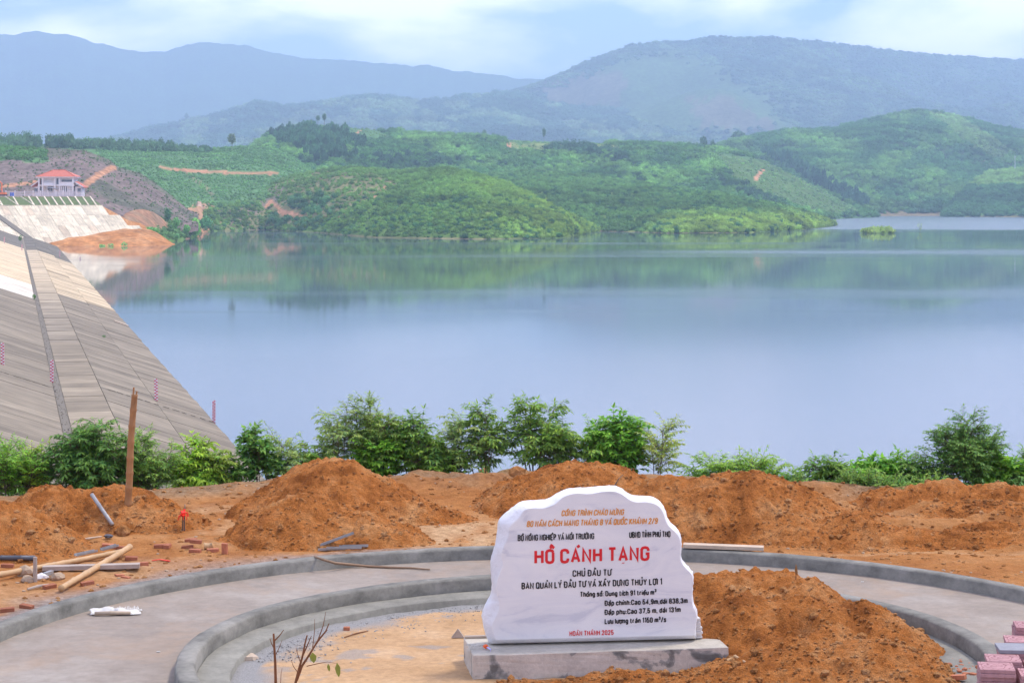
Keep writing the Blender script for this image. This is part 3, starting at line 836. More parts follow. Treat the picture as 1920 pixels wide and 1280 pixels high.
bush_col = bpy.data.collections.new('woodland_sources')
for k, args in enumerate([(110, 1.0, 0.95, 0.62, 0.21, 301), (110, 1.0, 0.8, 0.55, 0.22, 302), (110, 0.95, 1.1, 0.7, 0.20, 303),
                          (70, 0.75, 0.42, 0.66, 0.24, 304, 0.05), (70, 0.65, 0.48, 0.62, 0.22, 305, 0.05)]):
    o = bpy.data.objects.new('woodland_%s' % 'abcde'[k], leaf_ball('woodland_plant', *args[:6], *(args[6:])))
    bush_col.objects.link(o)

def build_woods():
    pos = np.concatenate([a[0] for a in SCATTER]); sc = np.concatenate([a[1] for a in SCATTER])
    tint = np.concatenate([a[2] for a in SCATTER]); var = np.concatenate([a[3] for a in SCATTER])
    n = len(pos)
    me = bpy.data.meshes.new('woodland')
    me.vertices.add(n); me.vertices.foreach_set('co', pos.astype(np.float32).ravel())
    a = me.attributes.new('size', 'FLOAT_VECTOR', 'POINT'); a.data.foreach_set('vector', sc.astype(np.float32).ravel())
    rot = np.zeros((n, 3)); rot[:, 2] = RNG.uniform(0, 6.28, n); rot[:, 0] = RNG.uniform(-0.12, 0.12, n)
    a = me.attributes.new('turn', 'FLOAT_VECTOR', 'POINT'); a.data.foreach_set('vector', rot.astype(np.float32).ravel())
    a = me.attributes.new('tint', 'FLOAT_COLOR', 'POINT'); a.data.foreach_set('color', np.concatenate([tint, np.ones((n, 1))], 1).astype(np.float32).ravel())
    a = me.attributes.new('variant', 'INT', 'POINT'); a.data.foreach_set('value', var.astype(np.int32))
    o = link(bpy.data.objects.new('woodland', me))
    tag(o, 'green scrub and woods covering the hills across the lake', kind='stuff')
    ng = bpy.data.node_groups.new('woodland_plants', 'GeometryNodeTree')
    ng.interface.new_socket('Geometry', in_out='INPUT', socket_type='NodeSocketGeometry')
    ng.interface.new_socket('Geometry', in_out='OUTPUT', socket_type='NodeSocketGeometry')
    N, L = ng.nodes, ng.links
    gi, go = N.new('NodeGroupInput'), N.new('NodeGroupOutput')
    ip = N.new('GeometryNodeInstanceOnPoints'); ip.inputs['Pick Instance'].default_value = True
    ci = N.new('GeometryNodeCollectionInfo'); ci.inputs['Collection'].default_value = bush_col
    ci.inputs['Separate Children'].default_value = True; ci.inputs['Reset Children'].default_value = True
    L.new(gi.outputs[0], ip.inputs['Points']); L.new(ci.outputs[0], ip.inputs['Instance'])
    for nm, typ, sock in (('size', 'FLOAT_VECTOR', 'Scale'), ('turn', 'FLOAT_VECTOR', 'Rotation'), ('variant', 'INT', 'Instance Index')):
        na = N.new('GeometryNodeInputNamedAttribute'); na.data_type = typ; na.inputs['Name'].default_value = nm
        src = [q for q in na.outputs if q.enabled and q.name == 'Attribute'][0]
        if nm == 'turn':
            er = N.new('FunctionNodeEulerToRotation'); L.new(src, er.inputs[0]); src = er.outputs[0]
        L.new(src, ip.inputs[sock])
    L.new(ip.outputs[0], go.inputs[0])
    md = o.modifiers.new('plants', 'NODES'); md.node_group = ng
    return n
N_WOODS = build_woods()

# ------------------------------------------------------------------ lake
def water_mat():
    t = NT('lake_water')
    geo = t.n.new('ShaderNodeNewGeometry')
    mp = t.n.new('ShaderNodeMapping'); mp.inputs['Scale'].default_value = (0.0016, 0.011, 1); t.l.new(geo.outputs['Position'], mp.inputs['Vector'])
    wind = t.noise(1.0, 5, 0.55, mp.outputs[0], 0.6)
    sp = t.n.new('ShaderNodeSeparateXYZ'); t.l.new(geo.outputs['Position'], sp.inputs[0])
    wob = t.math('ADD', sp.outputs['Y'], t.math('MULTIPLY', t.math('SUBTRACT', wind, 0.5), 260.0))
    far = t.ramp(t.math('DIVIDE', wob, 4000.0), [(0.29, 0.0), (0.32, 1.0)])           # ruffled water of the right cove
    near = t.ramp(t.math('DIVIDE', t.math('ADD', sp.outputs['Y'], t.math('MULTIPLY', t.math('SUBTRACT', wind, 0.5), 60.0)), 1000.0),
                  [(0.10, 1.0), (0.24, 0.8), (0.36, 0.0)])                               # breeze near the bank
    w2 = t.ramp(wind, [(0.50, 0.0), (0.68, 0.75)])
    ruff = t.math('MAXIMUM', t.math('MAXIMUM', far, near), w2)
    rough = t.math('ADD', 0.022, t.math('MULTIPLY', ruff, 0.16))
    mp2 = t.n.new('ShaderNodeMapping'); mp2.inputs['Scale'].default_value = (0.5, 1.2, 1); t.l.new(geo.outputs['Position'], mp2.inputs['Vector'])
    rip = t.noise(1.0, 3, 0.6, mp2.outputs[0])
    b = t.bump(rip, 0.05, 0.05)
    m = t.set((0.085, 0.115, 0.135), rough, 0.5)
    t.b.inputs['IOR'].default_value = 1.42
    return m
o = mesh_py('water', [(-5000, 36, 0), (5000, 36, 0), (5000, 5200, 0), (-5000, 5200, 0)], [(0, 1, 2, 3)], water_mat())
tag(o, kind='structure')
o = mesh_py('terrain', [(-16400, -800, -8), (16400, -800, -8), (16400, 15900, -8), (-16400, 15900, -8)], [(0, 1, 2, 3)], plain('lake_bed', (0.10, 0.09, 0.06), 0.95, 0.2, 0.02))
tag(o, kind='structure')

# ------------------------------------------------------------------ dam
TH = math.atan2(0.2505, 1.0); CT, ST = math.cos(TH), math.sin(TH)
SL = 2.93; AL = math.atan(1 / SL)
def dam_xy(u, t): return (u * CT - t * ST, u * ST + t * CT)
def dam_z(u):
    return 3.4 - (u - 7.41) / SL if u > 7.41 else (3.4 if u > 3.41 else min(3.4 + (3.41 - u) / SL, 20.3))
def dam_hit(x, y):
    lo, hi = 40.0, 1500.0
    prev = lo
    for Y in np.arange(60, 1200, 0.5):
        p = P(x, y, Y); u = p.x * CT + p.y * ST
        if p.z <= dam_z(u):
            return Vector((p.x, p.y, dam_z(u)))
    return P(x, y, 600)

dam = empty('dam')
tag(dam, 'long concrete slab faced dam sloping down into the left side of the lake', 'dam')
RZ = Matrix.Rotation(TH, 4, 'Z')
def dpart(name, verts, faces, mat, cols=None):
    me = bpy.data.meshes.new(name); me.from_pydata(verts, [], faces); me.update(); me.materials.append(mat)
    if cols is not None:
        a = me.attributes.new('tone', 'FLOAT_COLOR', 'POINT')
        a.data.foreach_set('color', np.array(cols, dtype=np.float32).ravel())
    o = bpy.data.objects.new(name, me); o.rotation_euler = (0, 0, TH)
    return link(o, dam)
# body of the embankment, 6 cm under the slabs
prof = [(-75, -6), (-56, 20.2), (-46.2, 20.2), (3.41, 3.34), (7.41, 3.34), (36, -6.4)]
prof = [(u, z - 0.035) for u, z in prof]
T0, T1 = 58.0, 900.0
dpart('embankment', [(u, t, z) for t in (T0, T1) for u, z in prof],
      [(i, i + 1, i + 7, i + 6) for i in range(5)] + [(5, 4, 3, 2, 1, 0), (6, 7, 8, 9, 10, 11)], M['joint'])
# slabs
PITCH, GAP = 4.0, 0.03
cols_u = [(7.42, 12.41), (12.43, 17.6), (17.64, 30.0)]
def slab_mesh(L):
    mb = MB().box((0, 0, -0.12), (L, PITCH - GAP, 0.24))
    me = bpy.data.meshes.new('concrete_slab'); me.from_pydata(mb.v, [], mb.f); me.update(); me.materials.append(M['slab'])
    return me
def place_slab(me, uc, tc, tilt, dz):
    o = bpy.data.objects.new('concrete_slab', me)
    x, y = dam_xy(uc, tc)
    zc = (dam_z(uc)) + dz
    o.matrix_local = Matrix.Translation((x, y, zc)) @ RZ @ Matrix.Rotation(tilt, 4, 'Y')
    link(o, dam)
slope_len = lambda a, b: (b - a) / math.cos(AL)
kinds = [(slab_mesh(slope_len(*c) - 0.03), (c[0] + c[1]) / 2, AL) for c in cols_u[:2]]
M['berm'] = slab('pale_berm_concrete', (0.305, 0.252, 0.175), 'rand')
bm_ = slab_mesh(3.3); bm_.materials[0] = M['berm']; kinds.append((bm_, 5.72, 0.0))
kinds.append((slab_mesh(slope_len(-9.6, 3.37)), (-9.6 + 3.37) / 2, AL))
kinds.append((slab_mesh(slope_len(-22.6, -9.65)), (-22.6 - 9.65) / 2, AL))
T_SPLIT = T0 + PITCH * 44
for k in range(44):
    t = T0 + PITCH * (k + 0.5)
    for me, uc, tl in kinds:
        place_slab(me, uc, t, tl, random.uniform(-0.02, 0.025))
# the far slabs, too small to pick out one by one
V_, F_, C_ = [], [], []
def far_slab(u0, u1, t0, t1, lift, tone):
    b = len(V_)
    z0, z1 = dam_z(u0 + 1e-3) + lift, dam_z(u1 - 1e-3) + lift
    top = [(u0, t0, z0), (u1, t0, z1), (u1, t1, z1), (u0, t1, z0)]
    V_.extend(top + [(a, c, z - 0.15) for a, c, z in top])
    F_.extend([tuple(b + i for i in f) for f in ((0, 1, 2, 3), (0, 4, 5, 1), (1, 5, 6, 2), (2, 6, 7, 3), (3, 7, 4, 0))])
    C_.extend([(*tone, 1)] * 8)
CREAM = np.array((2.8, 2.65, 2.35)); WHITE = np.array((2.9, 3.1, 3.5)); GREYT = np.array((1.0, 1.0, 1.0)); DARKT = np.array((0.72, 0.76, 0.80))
bands = [(7.43, 12.4), (12.44, 17.6), (17.64, 30.0), (4.07, 7.37), (-9.6, 3.37), (-22.6, -9.65), (-35.5, -22.65), (-46.1, -35.55)]
for k in range(44, 205):
    t0 = T0 + PITCH * k
    for bi, (u0, u1) in enumerate(bands):
        Yc = dam_xy((u0 + u1) / 2, t0)[1]
        r = random.uniform(0.82, 1.15)
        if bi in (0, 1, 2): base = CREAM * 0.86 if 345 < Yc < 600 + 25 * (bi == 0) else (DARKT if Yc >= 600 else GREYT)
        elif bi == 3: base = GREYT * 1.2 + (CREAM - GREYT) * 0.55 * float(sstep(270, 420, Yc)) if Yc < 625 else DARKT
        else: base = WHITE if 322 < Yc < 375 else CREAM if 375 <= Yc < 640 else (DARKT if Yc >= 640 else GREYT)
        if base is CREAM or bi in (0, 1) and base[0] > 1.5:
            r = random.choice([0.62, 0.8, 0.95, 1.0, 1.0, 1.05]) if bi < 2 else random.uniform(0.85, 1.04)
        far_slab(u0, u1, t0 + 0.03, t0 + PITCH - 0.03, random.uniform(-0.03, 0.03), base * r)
o = dpart('far_slabs', V_, F_, M['slab_far'], C_); tag(o, kind='stuff')
mb = MB()
V_, F_, C_ = [], [], []
for k in range(44):
    for u0, u1 in ((17.64, 30.0), (-35.5, -22.65), (-46.1, -35.55)):
        far_slab(u0, u1, T0 + PITCH * k + 0.03, T0 + PITCH * (k + 1) - 0.03, random.uniform(-0.03, 0.03), GREYT * random.uniform(0.82, 1.1))
o = dpart('outer_slabs', V_, F_, M['slab_far'], C_); tag(o, kind='stuff')
dpart('gravel_gutter', [(u, t, 3.352) for t in np.linspace(T0, 640, 80) for u in (3.43, 4.05)], [(2 * i, 2 * i + 1, 2 * i + 3, 2 * i + 2) for i in range(79)], M['gutter'])
gs = MB()
for _ in range(500):
    t = T0 + 60 + 480 * random.random() ** 1.6
    gs.rock((random.uniform(3.45, 4.05), t, 3.37), random.uniform(0.02, 0.07), 0.7, 1, 0.3)
o = dpart('gutter_stones', gs.v, gs.f, M['gutter']); tag(o, kind='stuff')
dpart('crest_road', [(-56, T0, 20.2), (-46.2, T0, 20.2), (-46.2, T1, 20.2), (-56, T1, 20.2)], [(0, 1, 2, 3)], M['path'])
# dark open joint at the row of gauges
g0 = dam_hit(400, 793); tg = -g0.x * ST + g0.y * CT
mb = MB()
for u in np.arange(-12, 17.2, 0.8):
    if 3.3 < u + 0.3 < 7.4: continue
    a, b = u, min(u + random.uniform(0.35, 0.7), 17.3)
    if (a < 3.41) != (b < 3.41) or (a < 7.41) != (b < 7.41): continue
    mb.bar((a, tg + 0.22, dam_z(a) + 0.06), (b, tg + 0.22, dam_z(b) + 0.06), 0.10, 0.06)
dpart('joint_strip', mb.v, mb.f, M['joint'])

# the turned far end of the dam with turf and ribs on top
O_F = Vector((-188.6, 880.0, 20.5)); CV = Vector((0.888, 0.46, 0)); DV = Vector((0.46, -0.888, 0)); SLF = 2.7
def face_pt(c, s, lift=0.0): return O_F + CV * c + DV * s + Vector((0, 0, -s / SLF + lift))
def face_hit(x, y):
    nrm = Vector((DV.x / SLF, DV.y / SLF, 1.0)); r = P(x, y, 1.0) - Vector((0, 0, CAMZ))
    k = nrm.dot(O_F - Vector((0, 0, CAMZ))) / nrm.dot(r)
    q = Vector((0, 0, CAMZ)) + r * k - O_F
    return q.dot(CV), q.dot(DV)
c_r, s_r = face_hit(243, 413)
cmax = lambda s: c_r * s / s_r
ROTF = Matrix((DV, CV, Vector((0, 0, 1)))).transposed().to_4x4()
def fpart(name, pts, faces, mat, cols=None):
    """part in the far face's own axes: x down the slope, y along the crest"""
    inv = (Matrix.Translation(O_F) @ ROTF).inverted()
    me = bpy.data.meshes.new(name); me.from_pydata([inv @ Vector(p) for p in pts], [], faces); me.update(); me.materials.append(mat)
    if cols is not None:
        a = me.attributes.new('tone', 'FLOAT_COLOR', 'POINT'); a.data.foreach_set('color', np.array(cols, dtype=np.float32).ravel())
    o = bpy.data.objects.new(name, me); o.matrix_local = Matrix.Translation(O_F) @ ROTF
    return link(o, dam)
S_T = 11.0
V_, F_, C_ = [], [], []
for c in np.arange(-130, c_r * 1.35, 3.2):
    for s0, s1 in ((S_T, 22), (22, 34), (34, 46), (46, 62)):
        a0, a1 = c + 0.04, min(c + 3.16, cmax(s0))
        if a1 <= a0: continue
        b = len(V_); lf = random.uniform(-0.02, 0.08); tn = np.array((1.0, 1.0, 1.0)) * random.uniform(0.82, 1.1)
        if random.random() < 0.18: tn = tn * np.array((0.86, 0.80, 0.78))
        V_.extend([face_pt(a0, s0 + 0.04, lf), face_pt(a1, s0 + 0.04, lf), face_pt(a1, s1 - 0.04, lf), face_pt(a0, s1 - 0.04, lf)])
        V_.extend([p - Vector((0, 0, 0.25)) for p in V_[-4:]])
        F_.extend([tuple(b + i for i in f) for f in ((3, 2, 1, 0), (0, 1, 5, 4), (1, 2, 6, 5), (2, 3, 7, 6), (3, 0, 4, 7))])
        C_.extend([(*tn, 1)] * 8)
o = fpart('pale_slabs', V_, F_, M['pale_slab'], C_); tag(o, kind='stuff')
fpart('turned_embankment', [face_pt(-140, 0, -0.25), face_pt(0, 0, -0.25), face_pt(cmax(70), 70, -0.25), face_pt(-140, 70, -0.25),
                            face_pt(-140, -60) + Vector((0, 0, -60 / SLF - 0.25)), face_pt(14, -60) + Vector((0, 0, -60 / SLF - 0.25))],
      [(3, 2, 1, 0), (0, 1, 5, 4)], M['soil_red'])
fpart('slope_turf', [face_pt(-140, 0.5, -0.1), face_pt(2, 0.5, -0.1), face_pt(cmax(S_T), S_T, -0.1), face_pt(-140, S_T, -0.1)], [(3, 2, 1, 0)], M['turf'])
cs = list(np.arange(-66, 3, 3.4))
for i, c in enumerate(cs):
    w = 0.55 if i % 2 == 0 or c > -24 else 0.28
    c2 = c if i % 2 == 0 or c > -24 else c + 3.4
    mb = MB().bar(face_pt(c, 0.4, 0.05), face_pt(min(c2, cmax(S_T)), S_T, 0.05), w, 0.3)
    fpart('concrete_rib', mb.v, mb.f, M['plank' if False else 'pale_slab'], [(1.1, 1.1, 1.15, 1)] * len(mb.v))
mb = MB().bar(face_pt(-140, S_T, 0.08), face_pt(cmax(S_T), S_T, 0.08), 0.5, 0.35)
fpart('ledge_beam', mb.v, mb.f, M['pale_slab'], [(1, 1, 1, 1)] * len(mb.v))
# grey drain strip that runs obliquely down the far face
ca, sa = face_hit(-30, 386); cb, sb = face_hit(54, 446)
mb = MB().bar(face_pt(ca, sa, 0.16), face_pt(cb, sb, 0.16), 3.0, 0.2)
fpart('drain_strip', mb.v, mb.f, M['gutter'])

# depth gauges down the slabs
GAUGES = [(5, 684, 'chequered gauge post leftmost in the near row, on the upper dam slabs'),
          (97, 716, 'chequered gauge post in the near row beside the gravel gutter of the berm'),
          (293, 751, 'chequered gauge post in the near row alone on the lower dam slope'),
          (401, 793, 'chequered gauge post in the near row at the edge of the lake'),
          (8, 456, 'tiny pale gauge post in the far row, leftmost of the four on the far dam'),
          (41, 470, 'tiny pale gauge post in the far row beside the weed tuft on the berm'),
          (112, 482, 'tiny pale gauge post in the far row, on the dark slabs of the lower slope'),
          (150, 493, 'tiny pale gauge post in the far row, at the waterline below the red earth')]
gm = None
for x, y, lb in GAUGES:
    p = dam_hit(x, y)
    if gm is None:
        gm = MB().box((0, 0, 1.0), (0.28, 0.14, 2.0)).add([], [])
        gm.box((0, 0, 2.02), (0.22, 0.10, 0.06))
        o = gm.build('gauge_post', M['gauge']); gme = o.data
    else:
        o = link(bpy.data.objects.new('gauge_post', gme))
    o.location = p + Vector((0, 0, -0.08)); o.rotation_euler = (0, random.uniform(-0.02, 0.02), 0.1)
    tag(o, lb, 'gauge post', 'depth gauge posts on the dam')

# ------------------------------------------------------------------ dam house, fence, digger, drums
HY = 905.0
def hx(x): return (x - 960) * HY / F
def hz(y): return CAMZ - (y - HZ) * HY / F
house = empty('dam_house', (hx(105), HY, 20.4))
tag(house, 'white two storey dam house with a red hipped roof on the far crest', 'house')
def hp(name, mb, mat, parent=None):
    o = mb.build(name, mat); o.location = -Vector((hx(105), HY, 20.4)) if parent is None else (0, 0, 0)
    o.parent = house if parent is None else parent
    return o
xl, xr = hx(72), hx(137.5); ze, zm, z0 = hz(332.5), hz(347.5), 20.4
dp = 12.0
wall = hp('wall', MB().box(((xl + xr) / 2, HY + dp / 2 + 1.2, (z0 + ze) / 2), (xr - xl - 1.6, dp - 2.0, ze - z0)), M['grey_wall'])
hp('floor_slab', MB().box(((xl + xr) / 2, HY + dp / 2, zm), (xr - xl + 0.3, dp + 0.2, 0.55)), M['white_paint'])
hp('eaves', MB().box(((xl + xr) / 2, HY + dp / 2, ze + 0.05), (xr - xl + 1.4, dp + 1.6, 0.45)), M['white_paint'])
for x in (72.8, 80, 103, 111.5, 136.5):
    hp('column', MB().box((hx(x), HY + 0.05, (z0 + ze - 0.2) / 2), (0.55, 0.5, ze - z0 - 0.45)), M['white_paint'])
for x in np.linspace(115.5, 133, 6):
    hp('louvre_post', MB().box((hx(x), HY + 0.3, (z0 + zm - 0.3) / 2), (0.30, 0.35, zm - z0 - 0.6)), M['white_paint'])
hp('balcony_wall', MB().box(((hx(112) + hx(136)) / 2, HY + 0.25, zm + 0.9), (hx(136) - hx(112), 0.2, 1.3)), M['white_paint'])
hp('balcony_wall', MB().box(((hx(81) + hx(103)) / 2, HY + 0.4, zm + 0.7), (hx(103) - hx(81), 0.2, 0.9)), M['grey_wall'])
for x in np.linspace(115, 133, 7):
    hp('window', MB().box((hx(x), HY + 2.15, hz(341.5)), (0.7, 0.14, 2.2)), M['glass_dark'])
for x, y, w, hgt in ((76.3, 342, 1.2, 3.0), (107.5, 340, 1.6, 2.6), (120, 355, 2.2, 2.6), (92, 355, 2.2, 2.8), (76, 356, 1.4, 2.2)):
    wd = hp('window', MB().box((hx(x), HY + 2.15, hz(y)), (w, 0.16, hgt)), M['glass_dark'])
    hp('window_frame', MB().box((hx(x), HY + 2.06, hz(y)), (0.12, 0.1, hgt)), M['white_paint'], wd).location = (0, 0, 0)
xm, yl = (xl + xr) / 2, HY + dp / 2
ro = 1.0
rv = [(xl - ro, HY - 1, ze + 0.28), (xr + ro, HY - 1, ze + 0.28), (xr + ro, HY + dp + 1, ze + 0.28), (xl - ro, HY + dp + 1, ze + 0.28),
      (hx(95), yl, hz(318.5)), (hx(117), yl, hz(318.5))]
mb = MB().add(rv, [(0, 1, 5, 4), (1, 2, 5), (2, 3, 4, 5), (3, 0, 4), (3, 2, 1, 0)])
roof = hp('roof', mb, M['roof'])
for a, b in ((rv[0], rv[4]), (rv[1], rv[5]), (rv[4], rv[5])):
    rt = MB().tube([Vector(a) + Vector((0, 0, 0.06)), Vector(b) + Vector((0, 0, 0.06))], 0.16, 6).build('ridge_tiles', M['roof'])
    rt.parent = roof
for side, (xa, xb) in (('l', (57.5, 72)), ('r', (137.5, 154))):
    A, B = hx(xa), hx(xb)
    hp('wing_wall', MB().box(((A + B) / 2 + (0.5 if side == 'l' else -0.5), HY + 6.5, (z0 + hz(350)) / 2), (B - A - 1.0, 7, hz(350) - z0)), M['white_paint'])
    if side == 'l': lo, hi, zl, zh = A - 0.2, B, hz(349), hz(338)
    else: lo, hi, zl, zh = B + 0.2, A, hz(350.5), hz(340)
    v = [(lo, HY + 1.5, zl), (lo, HY + 11, zl), (hi, HY + 11, zh), (hi, HY + 1.5, zh)]
    hp('wing_roof', MB().add(v + [(a, b, c - 0.35) for a, b, c in v], [(0, 1, 2, 3), (7, 6, 5, 4), (0, 4, 5, 1), (3, 7, 4, 0), (2, 6, 7, 3), (1, 5, 6, 2)]), M['roof'])
    hp('fascia', MB().bar(Vector((lo, HY + 1.4, zl - 0.1)), Vector((hi, HY + 1.4, zh - 0.1)), 0.12, 0.4), M['white_paint'])
    hp('window', MB().box(((A + B) / 2, HY + 2.95, hz(357)), (1.5, 0.14, 1.9)), M['glass_dark'])
hp('porch_canopy', MB().add([(hx(86), HY - 0.6, hz(351)), (hx(109), HY - 0.6, hz(353.5)), (hx(109), HY + 1.0, hz(352.5)), (hx(86), HY + 1.0, hz(350))],
                            [(0, 1, 2, 3)]).add([(hx(86), HY - 0.6, hz(351.6)), (hx(109), HY - 0.6, hz(354.4)), (hx(109), HY + 1.0, hz(353.4)), (hx(86), HY + 1.0, hz(350.6))], [(3, 2, 1, 0)]), M['white_paint'])

fy = 892.0
fx = lambda x: (x - 960) * fy / F
fence = empty('crest_fence', (fx(80), fy, 20.45))
tag(fence, 'pale steel picket fence along the dam crest in front of the white house', 'fence')
def fp(name, mb, mat):
    o = mb.build(name, mat); o.location = -Vector((fx(80), fy, 20.45)); o.parent = fence; return o
for x in (11, 28, 46, 62, 76, 90, 105, 118, 130, 144, 157):
    fp('fence_post', MB().box((fx(x), fy, 21.75), (0.32, 0.3, 2.6)), M['white_paint'])
for z in (20.9, 22.6):
    fp('fence_rail', MB().box(((fx(11) + fx(157)) / 2, fy, z), (fx(157) - fx(11), 0.1, 0.14)), M['fence'])
pk = MB()
for x in np.arange(fx(11), fx(157), 0.42):
    pk.box((x, fy + 0.1, 21.65), (0.2, 0.06, 2.2))
tag(fp('pickets', pk, M['fence']), kind='stuff')

ey = 885.0
ex = lambda x: (x - 960) * ey / F
ez = lambda y: CAMZ - (y - HZ) * ey / F
dg = empty('excavator', (ex(3), ey, 20.5))
tag(dg, 'orange crawler excavator with raised boom at the left end of the far crest', 'excavator')
def ep(name, mb, mat):
    o = mb.build(name, mat); o.location = -Vector((ex(3), ey, 20.5)); o.parent = dg; return o
for yy in (-1.1, 1.1):
    mb = MB().box((ex(4), ey + yy, 20.95), (3.6, 0.6, 0.62))
    for q in (-1.8, 1.8):
        mb.tube([(ex(4) + q, ey + yy - 0.3, 20.95), (ex(4) + q, ey + yy + 0.3, 20.95)], 0.31, 12)
    ep('crawler_track', mb, M['track'])
bd = bmesh.new()
mb = MB().box((ex(5.5), ey, 21.75), (2.9, 2.4, 0.95)); mb.box((ex(9.3), ey, 21.75), (0.9, 2.2, 0.8))
ep('engine_deck', mb, M['digger'])
cab = ep('cab', MB().box((ex(2.2), ey - 0.6, 22.55), (1.25, 1.1, 1.5)), M['digger'])
gl = MB().box((ex(2.2), ey - 1.17, 22.7), (0.9, 0.06, 0.9)).build('cab_window', M['glass_dark']); gl.parent = cab
ep('boom', MB().bar((ex(2.5), ey + 0.3, 22.0), (ex(3.2), ey + 0.3, 26.2), 0.5, 0.55).bar((ex(3.2), ey + 0.3, 26.2), (ex(-2.5), ey + 0.3, 27.4), 0.45, 0.5), M['digger'])
ep('dipper_arm', MB().bar((ex(-2.5), ey + 0.3, 27.4), (ex(-7), ey + 0.3, 23.6), 0.4, 0.45), M['digger'])
mb = MB().add([(ex(-7) - .6, ey - .3, 23.8), (ex(-7) + .5, ey - .3, 23.5), (ex(-7) + .6, ey - .3, 22.6), (ex(-7) - .4, ey - .3, 22.7),
               (ex(-7) - .6, ey + .9, 23.8), (ex(-7) + .5, ey + .9, 23.5), (ex(-7) + .6, ey + .9, 22.6), (ex(-7) - .4, ey + .9, 22.7)],
              [(0, 1, 2, 3), (7, 6, 5, 4), (0, 4, 5, 1), (1, 5, 6, 2), (2, 6, 7, 3), (3, 7, 4, 0)])
ep('bucket', mb, M['dark_steel'])
for x, lb in ((20.5, 'blue plastic drum by the crest fence, the left one of two'), (24.5, 'blue plastic drum by the crest fence, the right one of two')):
    mb = MB().tube([(0, 0, 0), (0, 0, 0.06), (0, 0, 0.5), (0, 0, 0.55), (0, 0, 0.6), (0, 0, 1.5), (0, 0, 1.55)], [0.36, 0.4, 0.4, 0.43, 0.4, 0.4, 0.34], 14)
    o = mb.build('drum', M['blue_drum'], smooth=False); o.location = (ex(x), ey, 20.55); tag(o, lb, 'drum', 'blue drums on the crest')
m = MB().tube([(0, 0, 0), (0, 0, 14)], [0.35, 0.22], 8)
p = P(1903, 322, 2405)
m.box((0, 0, 14.2), (0.9, 0.5, 0.7))
o = m.build('mast', M['fence']); o.location = p - Vector((0, 0, 1)); o.scale = (1.6, 1.6, 1.35); tag(o, 'thin pale mast standing on the right shore spur', 'mast')

# ------------------------------------------------------------------ earth heaps at the far end of the dam
def cov_heap(x, y, X, Y, S):
    c = flat((0.48, 0.215, 0.075), x.shape)
    return mixc(c, (0.58, 0.30, 0.13), sstep(-0.2, 0.4, fbm(X / 5, Y / 9, 4, 171)))
h = fan_hill('far_earth_heap', [(60, 449), (78, 445), (110, 433), (150, 424), (190, 415.5), (215, 413), (240, 413), (262, 418), (290, 433), (328, 459)],
             [(60, 462), (110, 462), (250, 461.5), (328, 460)], [(60, 838), (110, 850), (190, 868), (240, 872), (328, 850)], step=2, rows=36, bow=0.25, amp=0.7, nsc=9, seed=173, cover=cov_heap, water=True)
ho = h['obj']; ho['kind'] = 'thing'; tag(ho, 'large smooth red earth heap at the water edge below the pale far slabs', 'earth heap', 'earth heaps across the lake')
h2 = fan_hill('far_earth_heap', [(222, 414), (235, 400), (250, 394), (268, 392), (286, 397), (300, 406), (312, 416), (332, 432), (356, 446)],
              [(222, 440), (300, 453), (330, 452), (356, 448)], [(222, 905), (268, 930), (356, 985)], [(222, 875), (300, 905), (356, 955)], step=2, rows=30, bow=0.2, amp=0.9, nsc=10, seed=175,
              cover=lambda x, y, X, Y, S: mixc(flat((0.42, 0.23, 0.13), x.shape), (0.34, 0.22, 0.13), sstep(-0.2, 0.3, fbm(X / 6, Y / 6, 4, 177))), water=True)
ho = h2['obj']; ho['kind'] = 'thing'; tag(ho, 'rough brown earth heap behind the red one, with bushes on its right flank', 'earth heap', 'earth heaps across the lake')
h3 = fan_hill('far_earth_heap', [(357, 412), (364, 402), (367, 385), (371, 377), (377, 378), (381, 390), (392, 402), (400, 412)], [(357, 418), (400, 418)], 1235, 1205, step=1, rows=24, bow=0.3, amp=0.6, nsc=6, seed=179,
              cover=lambda x, y, X, Y, S: flat((0.50, 0.34, 0.24), x.shape))
ho = h3['obj']; ho['kind'] = 'thing'; tag(ho, 'pale earth knob with a steep top in the valley behind the heaps', 'earth heap', 'earth heaps across the lake')
h3['obj'].data.materials[0] = M['hill']

# ------------------------------------------------------------------ single trees and bushes across the lake
def leafy_crown(n, rx, rz, zc, size, seed, tint):
    g = np.random.default_rng(seed)
    d = g.normal(size=(n, 3)); d /= np.linalg.norm(d, axis=1)[:, None]
    lump = 0.70 + 0.5 * np.array([vnoise(a[0] * 1.9 + 9, a[1] * 1.9 + a[2] * 2.6, seed) for a in d])
    c = d * (lump * g.uniform(0.35, 1.0, n) ** 0.6)[:, None] * np.array([rx, rx, rz]); c[:, 2] += zc
    nr = d + g.normal(size=(n, 3)) * 0.7; nr /= np.linalg.norm(nr, axis=1)[:, None]
    a = np.cross(nr, g.normal(size=(n, 3))); a /= np.linalg.norm(a, axis=1)[:, None]; b = np.cross(nr, a)
    s = size * g.uniform(0.6, 1.3, (n, 1))
    v = np.stack([c - a * s, c + b * s * 0.6, c + a * s, c - b * s * 0.6], 1).reshape(-1, 3)
    t = np.array(tint)[None] * g.uniform(0.65, 1.35, (n, 1)); t = np.repeat(np.concatenate([t, np.ones((n, 1))], 1), 4, 0)
    return v, np.arange(n * 4).reshape(-1, 4), t
